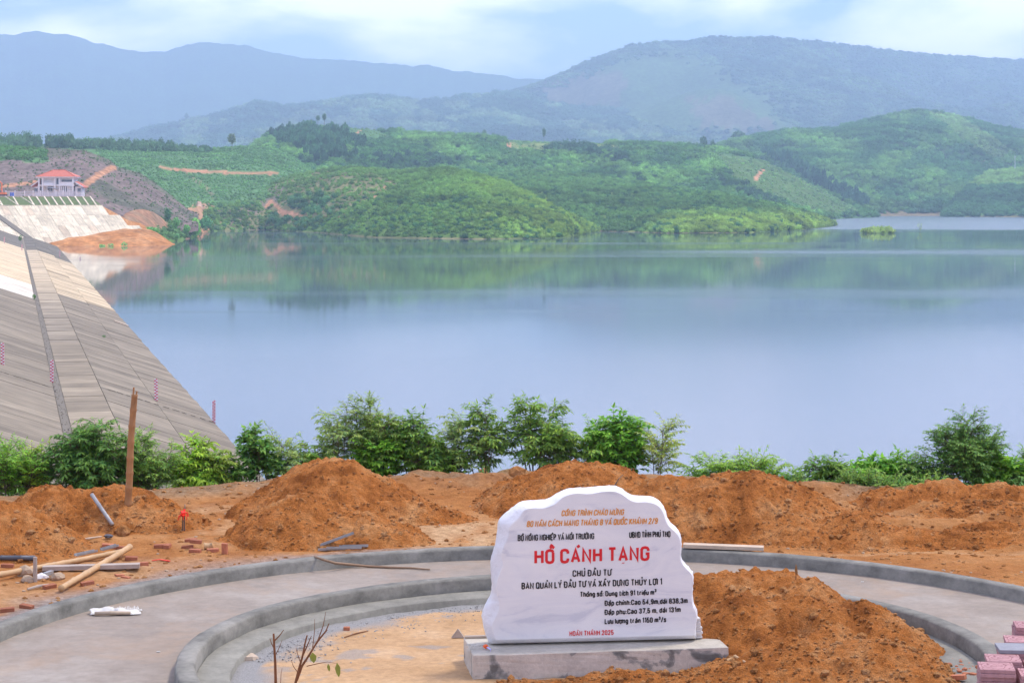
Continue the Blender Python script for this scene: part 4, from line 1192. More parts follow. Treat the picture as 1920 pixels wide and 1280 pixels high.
def far_tree(name, loc, height, rx, rz, label, cat, tint=(0.05, 0.10, 0.035), n=260, trunk=0.18, group=None, zc=None):
    e = empty(name, loc)
    zc = height - rz if zc is None else zc
    v, q, t = leafy_crown(n, rx, rz, zc, max(rx, rz) * 0.17, random.randint(0, 9999), tint)
    mesh_np('crown', v, q, None, M['leaf'], False, {'tint': t}, parent=e)
    if trunk:
        tb = MB().tube([(0, 0, -0.5), (trunk * 0.6, 0, zc * 0.5), (0, 0, zc + rz * 0.4)], [trunk, trunk * 0.8, trunk * 0.35], 6)
        for k in range(4):
            a = k * 1.7
            tb.tube([(0, 0, zc - rz * 0.6), (math.cos(a) * rx * 0.6, math.sin(a) * rx * 0.6, zc + rz * 0.2)], [trunk * 0.45, trunk * 0.15], 5)
        tb.build('trunk', M['bark'], e)
    tag(e, label, cat, group)
    return e
def ridge_at(h, x):
    i = int(np.clip(round((x - h['xs'][0]) / (h['xs'][1] - h['xs'][0])), 0, len(h['xs']) - 1))
    j = int(np.argmin(h['yimg'][i])); return Vector((h['X'][i, j], h['Y'][i, j], h['Z'][i, j]))
def pxm(Y): return Y / F
for x, top, w, hl, nm, lb, tr in (
    (585, 224, 7, HILL_C, 'ridge_tree', 'slender tree leftmost of the few trees standing on the middle hilltop', 0.16),
    (598, 216, 9, HILL_C, 'ridge_tree', 'taller slender tree second from the left on the middle hilltop', 0.18),
    (609, 213, 9, HILL_C, 'ridge_tree', 'tallest slender tree right of the others on the middle hilltop', 0.18),
    (908, 243, 8, HILL_C, 'ridge_tree', 'lone dark tree on the plateau skyline left of the red cutting', 0.3),
    (925, 249, 7, HILL_C, 'ridge_tree', 'small dark tree just right of the lone skyline tree on the plateau', 0.25),
    (1022, 240, 7, HILL_C, 'ridge_tree', 'thin pale tree on the plateau skyline behind the meadow strip', 0.14),
    (1320, 255, 14, HILL_C, 'ridge_tree', 'dark rounded tree on the saddle between plateau and right hill', 0.3),
    (1337, 262, 10, HILL_C, 'ridge_tree', 'small dark tree right beside the rounded tree on the saddle', 0.2),
    (1382, 246, 30, HILL_E, 'tree_clump', 'broad dark clump of trees at the left foot of the right hill', 0.4),
    (1720, 205, 36, HILL_E, 'tree_clump', 'dark clump of trees on top of the right hill', 0.4),
    (1475, 242, 30, HILL_E, 'tree_clump', 'low dark clump of trees on the left shoulder of the right hill', 0.4),
    (480, 186, 10, HILL_F, 'ridge_tree', 'hazy tree standing on the knoll of the far ridge', 0.5),
    (352, 212, 8, HILL_F, 'ridge_tree', 'tiny hazy tree on the left slope of the far ridge', 0.4)):
    p = ridge_at(hl, x); s = pxm(p.y)
    yb = HZ + (CAMZ - p.z) * F / p.y
    H = (yb - top) * s
    wide = w * s
    slim = 'slender' in lb or 'thin' in lb
    far_tree(nm, p, H, wide * 0.5, H * (0.30 if slim else 0.42), lb, 'tree' if nm == 'ridge_tree' else 'tree clump', (0.045, 0.09, 0.04), 320, tr * 1.3, 'single trees across the lake')
p = P(435, 278, 1500); far_tree('ridge_tree', p, 12, 3.6, 4.6, 'pale feathery tree rising right of the dark tree belt on the left hill', 'tree', (0.085, 0.115, 0.06), 300, 0.2, 'single trees across the lake')
SB = [(314, 415, 12, 26, 890, 'dark round bush on the right flank of the far brown heap', (0.048, 0.120, 0.048)),
      (330, 428, 14, 20, 900, 'green bush beside the dark round bush on the brown heap', (0.088, 0.192, 0.056)),
      (283, 439, 30, 14, 860, 'low green bush growing on the right flank of the red heap', (0.080, 0.192, 0.048)),
      (366, 444, 20, 34, 1000, 'tall light green shore bush beside the earth at the valley mouth', (0.120, 0.256, 0.056)),
      (386, 430, 26, 24, 1100, 'dark green shore bush right of the tall light one', (0.056, 0.160, 0.056)),
      (350, 440, 12, 20, 960, 'small shore bush left of the tall light one', (0.096, 0.208, 0.056)),
      (332, 449, 12, 12, 880, 'small bush low on the shore at the tip of the brown heap', (0.080, 0.176, 0.056)),
      (208, 463, 12, 7, 817, 'small weed bush at the waterline under the red heap, left one', (0.072, 0.160, 0.048)),
      (233, 463, 12, 10, 817, 'round weed bush at the waterline under the red heap, right one', (0.056, 0.160, 0.048)),
      (192, 463, 12, 5, 817, 'tiny weed tuft at the waterline under the red heap, far left', (0.080, 0.160, 0.048))]
for x, y, w, hh, Y, lb, tn in SB:
    s = Y / F
    far_tree('shore_bush', P(x, y, Y), hh * s * 1.1, w * s * 0.55, hh * s * 0.52, lb, 'bush', tuple(k * (1.7 if hh < 12 else 1.1) for k in tn), 120 if hh < 12 else 420, 0.1, 'bushes on the far shore', zc=hh * s * 0.5)
for x, y, w, hh, lb in ((38, 452, 7, 12, 'green weed tuft growing at the far end of the dam berm'), (64, 562, 7, 11, 'green weed tuft in the gutter below the white slabs'),
                        (195, 633, 7, 5, 'small weed tuft on the lower dam slope near the water'), (158, 497, 5, 9, 'dark weed tuft at the dam waterline by the far gauge post')):
    p = dam_hit(x, y); s = p.y / F
    far_tree('weed_tuft', p, hh * s, w * s * 0.55, hh * s * 0.5, lb, 'weed', (0.06, 0.12, 0.035), 160, 0.02, 'weeds on the dam', zc=hh * s * 0.5)
p = P(1648, 437, 1115)
far_tree('islet_bush', Vector((p.x, p.y, 0)), 4.2, 10.5, 2.0, 'bright green bush of a flooded islet off the right shore', 'bush', (0.16, 0.22, 0.05), 700, 0.1, None, zc=1.0)
p = P(1725, 434, 1160)
far_tree('flooded_sapling', Vector((p.x, p.y, 0)), 5.0, 1.8, 2.2, 'thin sapling standing in the water right of the islet', 'sapling', (0.14, 0.2, 0.06), 50, 0.08)
pa, pb = dam_hit(214, 603), dam_hit(240, 612)
mb = MB().bar(pa + Vector((0, 0, 0.12)), pb + Vector((0, 0, 0.12)), 0.5, 0.16)
tag(mb.build('loose_board', M['plank']), 'pale loose board lying on the lower dam slope near the water', 'board')

# ------------------------------------------------------------------ building site: ground
C_IN, R_IN = (0.80, 20.29), 4.18      # inner kerb: centre, outer radius
C_OUT, R_OUT = (0.69, 19.90), 6.50    # outer kerb
KW = 0.20
Z_TOP, Z_PATH, Z_LEDGE, Z_IN, Z_G = 15.40, 15.252, 15.235, 15.155, 15.345

EDGE = [(-70, 31), (-12, 30.6), (-7, 30.8), (-5, 31.8), (-3.5, 32.6), (1, 33.1), (4, 32.6), (5.2, 31.2), (8, 30.8), (12, 30.8), (70, 31)]
def ground_z(X, Y):
    X = np.asarray(X, float); Y = np.asarray(Y, float)
    z = np.full(X.shape, Z_G)
    z = z + np.clip((14.0 - Y) * 0.20, 0, 3.1)
    ye = lerp_pts(EDGE, X.ravel()).reshape(X.shape) + 0.35 * fbm(X / 1.6, Y / 3.0, 3, 201)
    q = Y - ye
    z = z + 0.12 * np.exp(-((q + 0.9) / 0.8) ** 2) * (0.6 + fbm(X / 0.7, Y / 0.7, 4, 203))
    z = z + 0.045 * fbm(X / 0.9, Y / 0.9, 5, 205) + 0.018 * fbm(X / 0.14, Y / 0.14, 3, 207)
    right = sstep(3.2, 5.0, X) * sstep(25.5, 27.2, Y)
    z = z + right * (0.12 * np.sin(Y * 4.2 + X * 0.5 + 2.2 * fbm(X / 2.4, Y / 1.2, 3, 209)) + 0.10 * fbm(X / 1.0, Y / 0.5, 4, 211))
    mid = np.exp(-((X + 1.0) / 2.6) ** 2) * sstep(29.5, 31.5, Y)
    z = z + mid * (0.10 + 0.14 * fbm(X / 0.5, Y / 0.6, 4, 213))
    z = np.where(q > 0, z - np.maximum(q, 0) * 0.50 * sstep(0, 1.5, q), z)
    z = np.maximum(z, -5)
    r = np.hypot(X - C_OUT[0], Y - C_OUT[1])
    z = np.where(r < R_OUT + 0.9, np.minimum(z, Z_TOP - 0.035 + 0.02 * fbm(X / 0.3, Y / 0.3, 3, 215) + np.maximum(r - R_OUT, 0) * 0.05), z)
    z = np.where(r < R_OUT - 0.08, 14.7, z)
    return z
def gz(x, y): return float(ground_z(np.array([x]), np.array([y]))[0])

def build_ground():
    xs = np.unique(np.concatenate([np.linspace(-75, -10.5, 44), np.arange(-10.5, 10.5, 0.055), np.linspace(10.5, 75, 44)]))
    ys = np.unique(np.concatenate([np.linspace(-120, 18.5, 60), np.arange(18.5, 35.5, 0.06), np.linspace(35.5, 88, 40)]))
    X, Y = np.meshgrid(xs, ys, indexing='ij')
    Z = ground_z(X, Y)
    yi = HZ + (CAMZ - Z) * F / np.maximum(Y, 1); xi = 960 + X * F / np.maximum(Y, 1)
    n1 = fbm(X / 0.8, Y / 0.8, 4, 221); n2 = fbm(X / 0.35, Y / 0.9, 4, 223); n4 = fbm(X / 2.5, Y / 0.28, 4, 224)
    pale = np.zeros(X.shape)
    # worn pale tracks, where wheels have packed the soil
    def zone(x0, y0, x1, y1, f=0.6):
        return sstep(x0 - f, x0 + f, X) * sstep(x1 + f, x1 - f, X) * sstep(y0 - f, y0 + f, Y) * sstep(y1 + f, y1 - f, Y)
    pale = np.clip(zone(-1.9, 26.4, 0.6, 28.8) * (0.75 + n2 * 0.9) + zone(-4.8, 26.6, -3.0, 30) * (0.5 + n2) + zone(-5.6, 24.3, -4.2, 25.6) * 0.5 + zone(-7, 22.5, -5.4, 24) * 0.45
                   + zone(4.2, 25.8, 12, 30.3) * np.clip(-0.15 + n4 * 1.6, 0, 1), 0, 1) * (n1 > -0.45)
    r = np.hypot(X - C_OUT[0], Y - C_OUT[1])
    grav = sstep(R_OUT + 0.75 + 0.5 * n1, R_OUT + 0.05, r) * (X < -1) * 0.85
    grav = np.maximum(grav, 0.7 * np.exp(-(((X + 3.2) / 0.9) ** 2 + ((Y - 25.2) / 0.5) ** 2)))
    ye = lerp_pts(EDGE, X.ravel()).reshape(X.shape)
    trampled = np.clip(sstep(-2.2, -0.3, Y - ye + n1 * 0.8) * (0.55 + 0.5 * n2), 0, 0.9)
    weeds = sstep(0.5, 1.6, Y - ye + n1)
    cov = np.stack([grav, trampled, weeds, np.ones_like(grav)], -1).reshape(-1, 4)
    n, m = X.shape; idx = np.arange(n * m).reshape(n, m)
    q = np.stack([idx[:-1, :-1], idx[1:, :-1], idx[1:, 1:], idx[:-1, 1:]], -1).reshape(-1, 4)
    o = mesh_np('ground', np.stack([X, Y, Z], -1).reshape(-1, 3), q, None, M['ground'], True,
                {'cover': cov, 'pale': np.repeat(pale.reshape(-1, 1), 4, 1)})
    tag(o, kind='structure')
build_ground()

def ring_strip(prof, c, n=400, wob=0.009, seed=1, a0=0.0, a1=2 * math.pi):
    """sweep a profile [(radius, z)] round a centre"""
    a = np.linspace(a0, a1, n + 1)
    V = []
    for (r, z) in prof:
        rr = r + wob * 2 * fbm(np.cos(a) * 9 + 40 + r, np.sin(a) * 9 + 40, 4, seed); zz = z + wob * fbm(np.cos(a) * 7 + 90 + r * 3, np.sin(a) * 7 + 20, 4, seed + 1)
        rr[-1] = rr[0] if abs(a1 - a0 - 2 * math.pi) < 1e-6 else rr[-1]; zz[-1] = zz[0] if abs(a1 - a0 - 2 * math.pi) < 1e-6 else zz[-1]
        V.append(np.stack([c[0] + rr * np.cos(a), c[1] + rr * np.sin(a), zz], -1))
    V = np.stack(V, 1)
    m = len(prof); idx = np.arange((n + 1) * m).reshape(n + 1, m)
    q = np.stack([idx[:-1, :-1], idx[:-1, 1:], idx[1:, 1:], idx[1:, :-1]], -1).reshape(-1, 4)
    return V.reshape(-1, 3), q
b = 0.022
v, q = ring_strip([(R_OUT - KW - 0.01, Z_PATH - 0.3), (R_OUT - KW, Z_TOP - b), (R_OUT - KW + b, Z_TOP), (R_OUT - b, Z_TOP), (R_OUT, Z_TOP - b), (R_OUT + 0.01, Z_PATH - 0.4)], C_OUT, seed=231)
o = mesh_np('outer_kerb', v, q, None, M['kerb'], False); tag(o, 'large outer ring of grey cement kerb around the circular path', 'kerb')
v, q = ring_strip([(R_IN - KW - 0.36, Z_IN - 0.15), (R_IN - KW - 0.34, Z_LEDGE - 0.01), (R_IN - KW - 0.33, Z_LEDGE), (R_IN - KW - 0.01, Z_LEDGE + 0.012)], C_IN, seed=233)
ik = empty('inner_kerb', (0, 0, 0)); tag(ik, 'smaller inner ring of grey cement kerb with a low step around the stone', 'kerb')
mesh_np('step', v, q, None, M['ledge'], False, parent=ik)
v, q = ring_strip([(R_IN - KW - 0.005, Z_LEDGE - 0.06), (R_IN - KW, Z_TOP - b), (R_IN - KW + b, Z_TOP), (R_IN - b, Z_TOP), (R_IN, Z_TOP - b), (R_IN + 0.01, Z_PATH - 0.25)], C_IN, seed=235)
mesh_np('kerb_wall', v, q, None, M['kerb'], False, parent=ik)

a = np.linspace(0, 2 * math.pi, 321)
V = []
for t in np.linspace(0, 1, 14):
    xi = C_IN[0] + (R_IN - 0.05) * np.cos(a); yi = C_IN[1] + (R_IN - 0.05) * np.sin(a)
    xo = C_OUT[0] + (R_OUT - KW + 0.06) * np.cos(a); yo = C_OUT[1] + (R_OUT - KW + 0.06) * np.sin(a)
    X = xi + (xo - xi) * t; Y = yi + (yo - yi) * t
    V.append(np.stack([X, Y, Z_PATH + 0.006 * fbm(X / 0.6, Y / 0.6, 4, 237)], -1))
V = np.stack(V, 1); idx = np.arange(321 * 14).reshape(321, 14)
q = np.stack([idx[:-1, :-1], idx[:-1, 1:], idx[1:, 1:], idx[1:, :-1]], -1).reshape(-1, 4)
tag(mesh_np('path', V.reshape(-1, 3), q, None, M['path'], True), kind='structure')

rr = np.linspace(0.02, R_IN - KW - 0.34, 70); a = np.linspace(0, 2 * math.pi, 301)
Rr, A = np.meshgrid(rr, a, indexing='ij')
X = C_IN[0] + Rr * np.cos(A); Y = C_IN[1] + Rr * np.sin(A)
Z = Z_IN + 0.02 * fbm(X / 0.5, Y / 0.5, 5, 241) + 0.008 * fbm(X / 0.08, Y / 0.08, 3, 243)
gr = sstep(R_IN - 1.15 + 0.55 * fbm(X / 0.5, Y / 0.5, 4, 245), R_IN - 0.75, Rr)
gr = np.maximum(gr, 0.6 * (fbm(X / 0.4, Y / 0.25, 4, 247) > 0.42))
idx = np.arange(70 * 301).reshape(70, 301)
q = np.stack([idx[:-1, :-1], idx[1:, :-1], idx[1:, 1:], idx[:-1, 1:]], -1).reshape(-1, 4)
tag(mesh_np('sandy_ground', np.stack([X, Y, Z], -1).reshape(-1, 3), q, None, M['sand'], True, {'gravel': np.repeat(gr.reshape(-1, 1), 4, 1)}), kind='structure')

# loose grit, small stones
def grit(name, n, fn, r, mat, lab, parent=None):
    mb = MB()
    for _ in range(n):
        p = fn()
        if p is not None: mb.rock(p, random.uniform(*r), 0.7, 1, 0.3)
    o = mb.build(name, mat, parent); tag(o, lab if parent is None else None, kind='stuff'); return o
def ring_pt():
    a = random.uniform(0.3, 3.0); r = R_IN - 0.62 - abs(random.gauss(0, 0.35))
    return (C_IN[0] + r * math.cos(a), C_IN[1] + r * math.sin(a), Z_IN + 0.005)
M['grit'] = plain('grey_grit', (0.33, 0.315, 0.29), 0.95, 0.4, 9, 0, 0.1)
grit('gravel', 1500, ring_pt, (0.004, 0.013), M['grit'], 'grey gravel scattered along the inner step')
def site_pt():
    x = random.uniform(-8.5, 10); y = random.uniform(22, 32.5)
    if math.hypot(x - C_OUT[0], y - C_OUT[1]) < R_OUT + 0.05: return None
    return (x, y, gz(x, y))
grit('soil_clods', 2600, site_pt, (0.008, 0.045), M['soil_red'], 'small clods of soil scattered over the site')
grit('pebbles', 500, site_pt, (0.008, 0.03), M['rockm'], 'pale pebbles scattered over the site')

# ------------------------------------------------------------------ soil heaps
def mound(label, lobes, cap=None, cell=0.026, z0=None, rough=1.0, seed=1, clods=220, mat='soil', dents=()):
    L = np.array([(c[0] - max(c[2], c[3]) * 1.15, c[0] + max(c[2], c[3]) * 1.15, c[1] - max(c[2], c[3]) * 1.15, c[1] + max(c[2], c[3]) * 1.15) for c in lobes])
    xs = np.arange(L[:, 0].min(), L[:, 1].max(), cell); ys = np.arange(L[:, 2].min(), L[:, 3].max(), cell)
    X, Y = np.meshgrid(xs, ys, indexing='ij')
    wx = X + 0.16 * fbm(X / 0.6, Y / 0.6, 4, seed + 50); wy = Y + 0.16 * fbm(X / 0.6 + 9, Y / 0.6, 4, seed + 51)
    H = np.full(X.shape, -0.3)
    for cx, cy, rx, ry, rot, h in lobes:
        c, s = math.cos(rot), math.sin(rot)
        u = ((wx - cx) * c + (wy - cy) * s) / rx; v = (-(wx - cx) * s + (wy - cy) * c) / ry
        d = np.sqrt(u * u + v * v + 0.045)
        hh = h * (1.02 - d) / 0.81
        hh = np.where(hh < 0.06, 0.06 * np.exp(np.minimum((hh - 0.06) / 0.06, 0)) - 0.03, hh)
        H = np.maximum(H, hh) + 0.0
    if cap: H = np.where(H > cap - 0.1, cap - 0.1 + 0.1 * np.tanh((H - cap + 0.1) / 0.16), H)
    for cx, cy, r, dp in dents:
        H -= dp * np.exp(-(((X - cx) / r) ** 2 + ((Y - cy) / r) ** 2))
    act = sstep(-0.02, 0.12, H)
    n = 0.060 * fbm(X / 0.42, Y / 0.42, 4, seed) + 0.036 * np.abs(fbm(X / 0.16, Y / 0.16, 3, seed + 3)) * 1.6 + 0.034 * fbm(X / 0.075, Y / 0.075, 3, seed + 5)
    lum = vnoise(X / 0.11, Y / 0.11, seed + 8); n = n + 0.035 * sstep(0.70, 0.92, lum)
    if max(c[5] for c in lobes) < 0.1: rough *= 0.55
    H = H + rough * act * n
    base = ground_z(X, Y) if z0 is None else np.full(X.shape, z0)
    Zv = base + np.where(H > -0.025, H, -0.10)
    nn, m = X.shape; idx = np.arange(nn * m).reshape(nn, m)
    q = np.stack([idx[:-1, :-1], idx[1:, :-1], idx[1:, 1:], idx[:-1, 1:]], -1).reshape(-1, 4)
    ok = (H.ravel()[q] > -0.02).any(1); q = q[ok]
    used = np.unique(q); remap = -np.ones(nn * m, int); remap[used] = np.arange(len(used))
    Vv = np.stack([X, Y, Zv], -1).reshape(-1, 3)[used]
    cen = Vv.mean(0); cen[2] = Vv[:, 2].min()
    o = mesh_np('soil_heap', Vv - cen, remap[q], None, M[mat], True); o.location = cen
    tag(o, label, 'soil heap', 'soil heaps on the building site')
    if clods:
        clods = int(clods * 4)
        hv = H.ravel()[used]; p = np.clip(1.2 - hv / hv.max(), 0.15, 1) * (hv > 0.0); p /= p.sum()
        mb = MB()
        for k in np.random.default_rng(seed).choice(len(used), clods, p=p):
            r = random.uniform(0.006, 0.022) if random.random() < 0.97 else random.uniform(0.025, 0.055)
            mb.rock(Vv[k] - cen + np.array([0, 0, r * 0.3]), r, 0.75, 1, 0.3)
        tag(mb.build('clods', M['soil_red'], o), kind='stuff')
    return o, (lambda x, y: float(Zv[int(np.clip(round((x - xs[0]) / cell), 0, nn - 1)), int(np.clip(round((y - ys[0]) / cell), 0, m - 1))]))

HEAP_L0, zL0 = mound('orange soil heap cut off by the left edge of the photo', [(-7.15, 26.3, 1.65, 1.3, 0.1, 0.72), (-7.9, 26.8, 1.4, 1.4, 0, 0.8)], seed=401)
HEAP_L1, zL1 = mound('flat topped orange soil heap with the upright bamboo pole standing in it', [(-6.35, 28.4, 1.15, 1.05, 0, 0.60), (-5.75, 28.5, 1.20, 1.1, 0, 0.62), (-5.2, 28.3, 0.95, 0.95, 0, 0.38)], seed=411, clods=260, cap=0.52)
HEAP_M, zM = mound('large double peaked orange soil heap left of the white stone', [(-2.62, 29.2, 1.6, 1.35, 0.0, 0.86), (-2.2, 29.1, 1.3, 1.1, -0.2, 0.58), (-2.85, 27.3, 1.2, 1.15, 0.0, 0.60), (-2.1, 27.1, 1.15, 0.85, -0.15, 0.34), (-1.4, 28.9, 0.9, 0.7, 0, 0.2)], seed=421, clods=420, cap=0.80)
HEAP_B, zB = mound('orange soil heap showing above the top of the white stone', [(1.05, 30.2, 1.55, 1.3, 0, 0.70), (1.75, 29.9, 1.1, 1.1, 0, 0.48), (0.3, 29.8, 1.0, 1.0, 0, 0.32)], seed=431, clods=240, cap=0.58)
HEAP_R, zR = mound('big orange soil heap with a long right flank behind the plank on the kerb', [(3.25, 28.1, 1.6, 1.5, 0, 0.86), (2.3, 28.3, 1.2, 1.3, 0, 0.66), (4.0, 27.7, 1.25, 1.25, 0.1, 0.50), (2.75, 27.6, 1.2, 1.0, 0, 0.62), (4.55, 27.1, 0.9, 0.7, 0, 0.2)], seed=441, clods=420, cap=0.74)
HEAP_RR, zRR = mound('low orange soil ridge in front of the bushes on the right', [(6.3, 29.9, 1.1, 0.75, 0.1, 0.30), (7.5, 30.0, 1.2, 0.7, 0, 0.27), (8.8, 29.8, 1.3, 0.7, 0, 0.30), (5.6, 29.6, 0.7, 0.5, 0, 0.16)], seed=451, clods=160)
HEAP_R2, zR2 = mound('low furrowed soil ridge just behind the outer kerb on the right', [(6.4, 26.8, 1.5, 0.5, -0.12, 0.09), (5.2, 26.7, 0.9, 0.42, 0, 0.08), (7.6, 26.5, 1.2, 0.45, 0, 0.09)], seed=455, clods=120)
for k_, (lob, lb) in enumerate((
        ([(6.0, 28.3, 1.0, 0.28, -0.1, 0.07), (7.3, 28.2, 1.0, 0.30, 0.05, 0.08), (8.6, 28.2, 1.0, 0.3, 0, 0.07)], 'crumbly low soil ridge in the middle of the furrowed ground at right'),
        ([(5.5, 27.5, 0.8, 0.24, 0.1, 0.06), (6.7, 27.55, 0.9, 0.26, -0.1, 0.07), (8.1, 27.4, 1.0, 0.25, 0, 0.06)], 'second low soil ridge from the kerb on the furrowed ground at right'),
        ([(6.6, 29.1, 0.9, 0.25, 0.1, 0.06), (8.0, 29.0, 1.1, 0.25, 0, 0.07)], 'low soil ridge just before the long ridge under the right bushes'))):
    mound(lb, lob, seed=481 + k_, clods=90)
HEAP_F, zF = mound('wide orange soil heap inside the kerb ring right of the white stone',
                   [(2.35, 22.3, 0.95, 0.9, 0.0, 0.72), (2.65, 22.35, 0.95, 0.9, 0.0, 0.76), (3.0, 22.35, 0.9, 0.9, 0.0, 0.70), (3.25, 22.0, 1.0, 1.1, 0, 0.68), (2.0, 22.3, 0.8, 0.8, 0, 0.66), (2.5, 21.3, 1.1, 1.1, 0, 0.56), (3.05, 21.2, 1.35, 1.35, 0, 0.60), (3.75, 21.2, 0.85, 1.1, 0.2, 0.52), (3.6, 19.9, 1.0, 1.3, 0, 0.42), (2.6, 19.6, 1.3, 1.0, 0, 0.34)],
                   z0=Z_IN, cap=0.63, cell=0.024, seed=461, clods=620, rough=0.9, dents=((3.02, 20.75, 0.17, 0.26), (2.84, 20.72, 0.17, 0.20), (2.45, 21.9, 0.3, 0.05)))
HEAP_P, zP = mound('low spill of orange soil along the front of the concrete plinth', [(0.3, 19.35, 1.1, 0.7, 0, 0.11), (1.15, 19.75, 0.75, 0.55, 0, 0.13), (1.9, 19.6, 0.85, 0.65, 0, 0.13), (-0.35, 19.2, 0.7, 0.5, 0, 0.08)],
                   z0=Z_IN, cell=0.026, seed=471, clods=320, rough=0.8)

# ------------------------------------------------------------------ stone on its plinth
ZP = 15.40
pf = [G(887, 1228, ZP), G(1366, 1213, ZP)]
ang = math.atan2(pf[1].y - pf[0].y, pf[1].x - pf[0].x)
ux, uy = Vector((math.cos(ang), math.sin(ang), 0)), Vector((-math.sin(ang), math.cos(ang), 0))
PW = (pf[1] - pf[0]).length; PD = 0.84
pl = empty('plinth', (*pf[0].xy, Z_IN), ang)
tag(pl, 'rectangular grey cement plinth carrying the inscribed white stone', 'plinth')
HP = ZP - Z_IN
def bevel_box(name, c, size, bev, mat, parent, sub=0, seed=0, jit=0.0):
    bm = bmesh.new(); bmesh.ops.create_cube(bm, size=1.0)
    for vv in bm.verts: vv.co = Vector((vv.co.x * size[0] + c[0], vv.co.y * size[1] + c[1], vv.co.z * size[2] + c[2]))
    if sub: bmesh.ops.subdivide_edges(bm, edges=bm.edges[:], cuts=sub, use_grid_fill=True)
    if bev: bmesh.ops.bevel(bm, geom=[e for e in bm.edges if len(e.link_faces) == 2 and e.calc_face_angle(0) > 0.5], offset=bev, segments=2, affect='EDGES', profile=0.6)
    if jit:
        g = random.Random(seed)
        for vv in bm.verts: vv.co += Vector((g.uniform(-jit, jit), g.uniform(-jit, jit), g.uniform(-jit, jit)))
    me = bpy.data.meshes.new(name); bm.to_mesh(me); bm.free(); me.materials.append(mat)
    return link(bpy.data.objects.new(name, me), parent)
bevel_box('plinth_body', (PW / 2, PD / 2, HP / 2 - 0.06), (PW, PD, HP + 0.12), 0.008, M['plinth_face'], pl, 10, 3, 0.0022)
pb0 = pl.children[0]; pb0.data.materials.append(M['plinth'])
for f_ in pb0.data.polygons:
    if f_.normal.z > 0.7: f_.material_index = 1
bevel_box('wooden_strip', (0.14, PD - 0.06, HP + 0.014), (0.27, 0.05, 0.025), 0.004, M['board'], pl)

zs = ZP + 0.012
sA, sB = G(919, 1210, zs), G(1308, 1201, zs)
sang = math.atan2(sB.y - sA.y, sB.x - sA.x)
stone = empty('inscribed_stone', sA, sang)
tag(stone, 'white marble stone with wavy edge and red black and orange lettering on the plinth', 'stone')
sx_, sn_ = Vector((math.cos(sang), math.sin(sang), 0)), Vector((math.sin(sang), -math.cos(sang), 0))   # along, outwards
def on_face(zx, zy):
    """close-up pixel (3.2815 x, origin 860,890) -> (along, up) on the front face"""
    x, y = 860 + zx / 3.2815, 890 + zy / 3.2815
    r = Vector(((x - 960) / F, 1, -(y - HZ) / F)); o = Vector((0, 0, CAMZ))
    k = sn_.dot(sA - o) / sn_.dot(r); p = o + r * k
    return (p - sA).dot(sx_), p.z - sA.z
OUT = [(195, 1052), (172, 1000), (158, 940), (148, 880), (165, 825), (198, 775), (214, 720), (210, 650), (205, 590), (205, 530), (226, 470), (240, 410), (250, 350), (248, 300), (288, 257), (340, 215), (392, 176),
       (470, 172), (560, 166), (608, 132), (680, 98), (740, 93), (800, 92), (900, 84), (980, 78), (1020, 95), (1045, 118), (1078, 142), (1150, 143), (1215, 147), (1255, 172), (1278, 202), (1290, 250), (1302, 292),
       (1345, 325), (1374, 360), (1384, 420), (1382, 470), (1376, 520), (1410, 560), (1452, 600), (1458, 650), (1447, 720), (1450, 795), (1482, 838), (1480, 890), (1468, 960), (1472, 1022)]
INN = [(232, 1012), (214, 970), (205, 920), (228, 880), (258, 835), (262, 790), (240, 730), (232, 660), (262, 590), (286, 545), (262, 480), (290, 420), (318, 370), (312, 330), (345, 290), (385, 262),
       (400, 215), (450, 205), (520, 210), (600, 180), (640, 135), (720, 112), (800, 120), (880, 104), (960, 100), (1010, 122), (1040, 150), (1090, 172), (1150, 165), (1210, 178), (1245, 205), (1262, 245), (1278, 300), (1310, 335),
       (1350, 365), (1368, 420), (1362, 480), (1362, 530), (1400, 580), (1438, 610), (1442, 655), (1432, 720), (1434, 800), (1462, 845), (1462, 890), (1452, 950), (1450, 985)]
def resample(pts, n):
    p = np.array(pts, float); d = np.concatenate([[0], np.cumsum(np.hypot(*np.diff(p, axis=0).T))])
    for _ in range(1):
        pass
    t = np.linspace(0, d[-1], n)
    q = np.stack([np.interp(t, d, p[:, 0]), np.interp(t, d, p[:, 1])], 1)
    for _ in range(2):
        q[1:-1] = 0.25 * q[:-2] + 0.5 * q[1:-1] + 0.25 * q[2:]
    return q
NS = 150
lo = resample([on_face(*p) for p in OUT], NS); li = resample([on_face(*p) for p in INN], NS)
rg = np.random.default_rng(9)
# loops from the face backwards: (outline, depth)
TH_S = 0.26
def blend(f, jit=0.0):
    q = li * (1 - f) + lo * f
    return q + rg.normal(size=q.shape) * jit
loops = [(li, 0.0), (blend(0.12), -0.004), (blend(0.55, 0.004), -0.035), (blend(0.86, 0.004), -0.075), (blend(1.0, 0.002), -0.12), (blend(0.985, 0.002), -0.19)]
cen = lo.mean(0)
bk = cen + (lo - cen) * 0.955; bk[:, 1] = np.maximum(bk[:, 1], 0.0); loops.append((bk, -TH_S))
verts, faces = [], []
for q, d in loops:
    for a_, z_ in q: verts.append((a_, -d, max(z_, 0.0)))
nl = len(loops)
for k in range(1, nl - 1):
    for i in range(NS):
        j = (i + 1) % NS
        faces.append((k * NS + i, (k + 1) * NS + i, (k + 1) * NS + j, k * NS + j))
body = mesh_py('stone_body', verts, faces + [tuple((nl - 1) * NS + i for i in reversed(range(NS)))], M['marble_rough'], stone, False)
body.data.polygons.foreach_set('use_smooth', [True] * (len(body.data.polygons) - 1) + [False])
faces = [tuple(reversed(range(NS)))] + [(i, NS + i, NS + (i + 1) % NS, (i + 1) % NS) for i in range(NS)]
fc = mesh_py('polished_face', verts[:2 * NS], faces, M['marble'], stone)
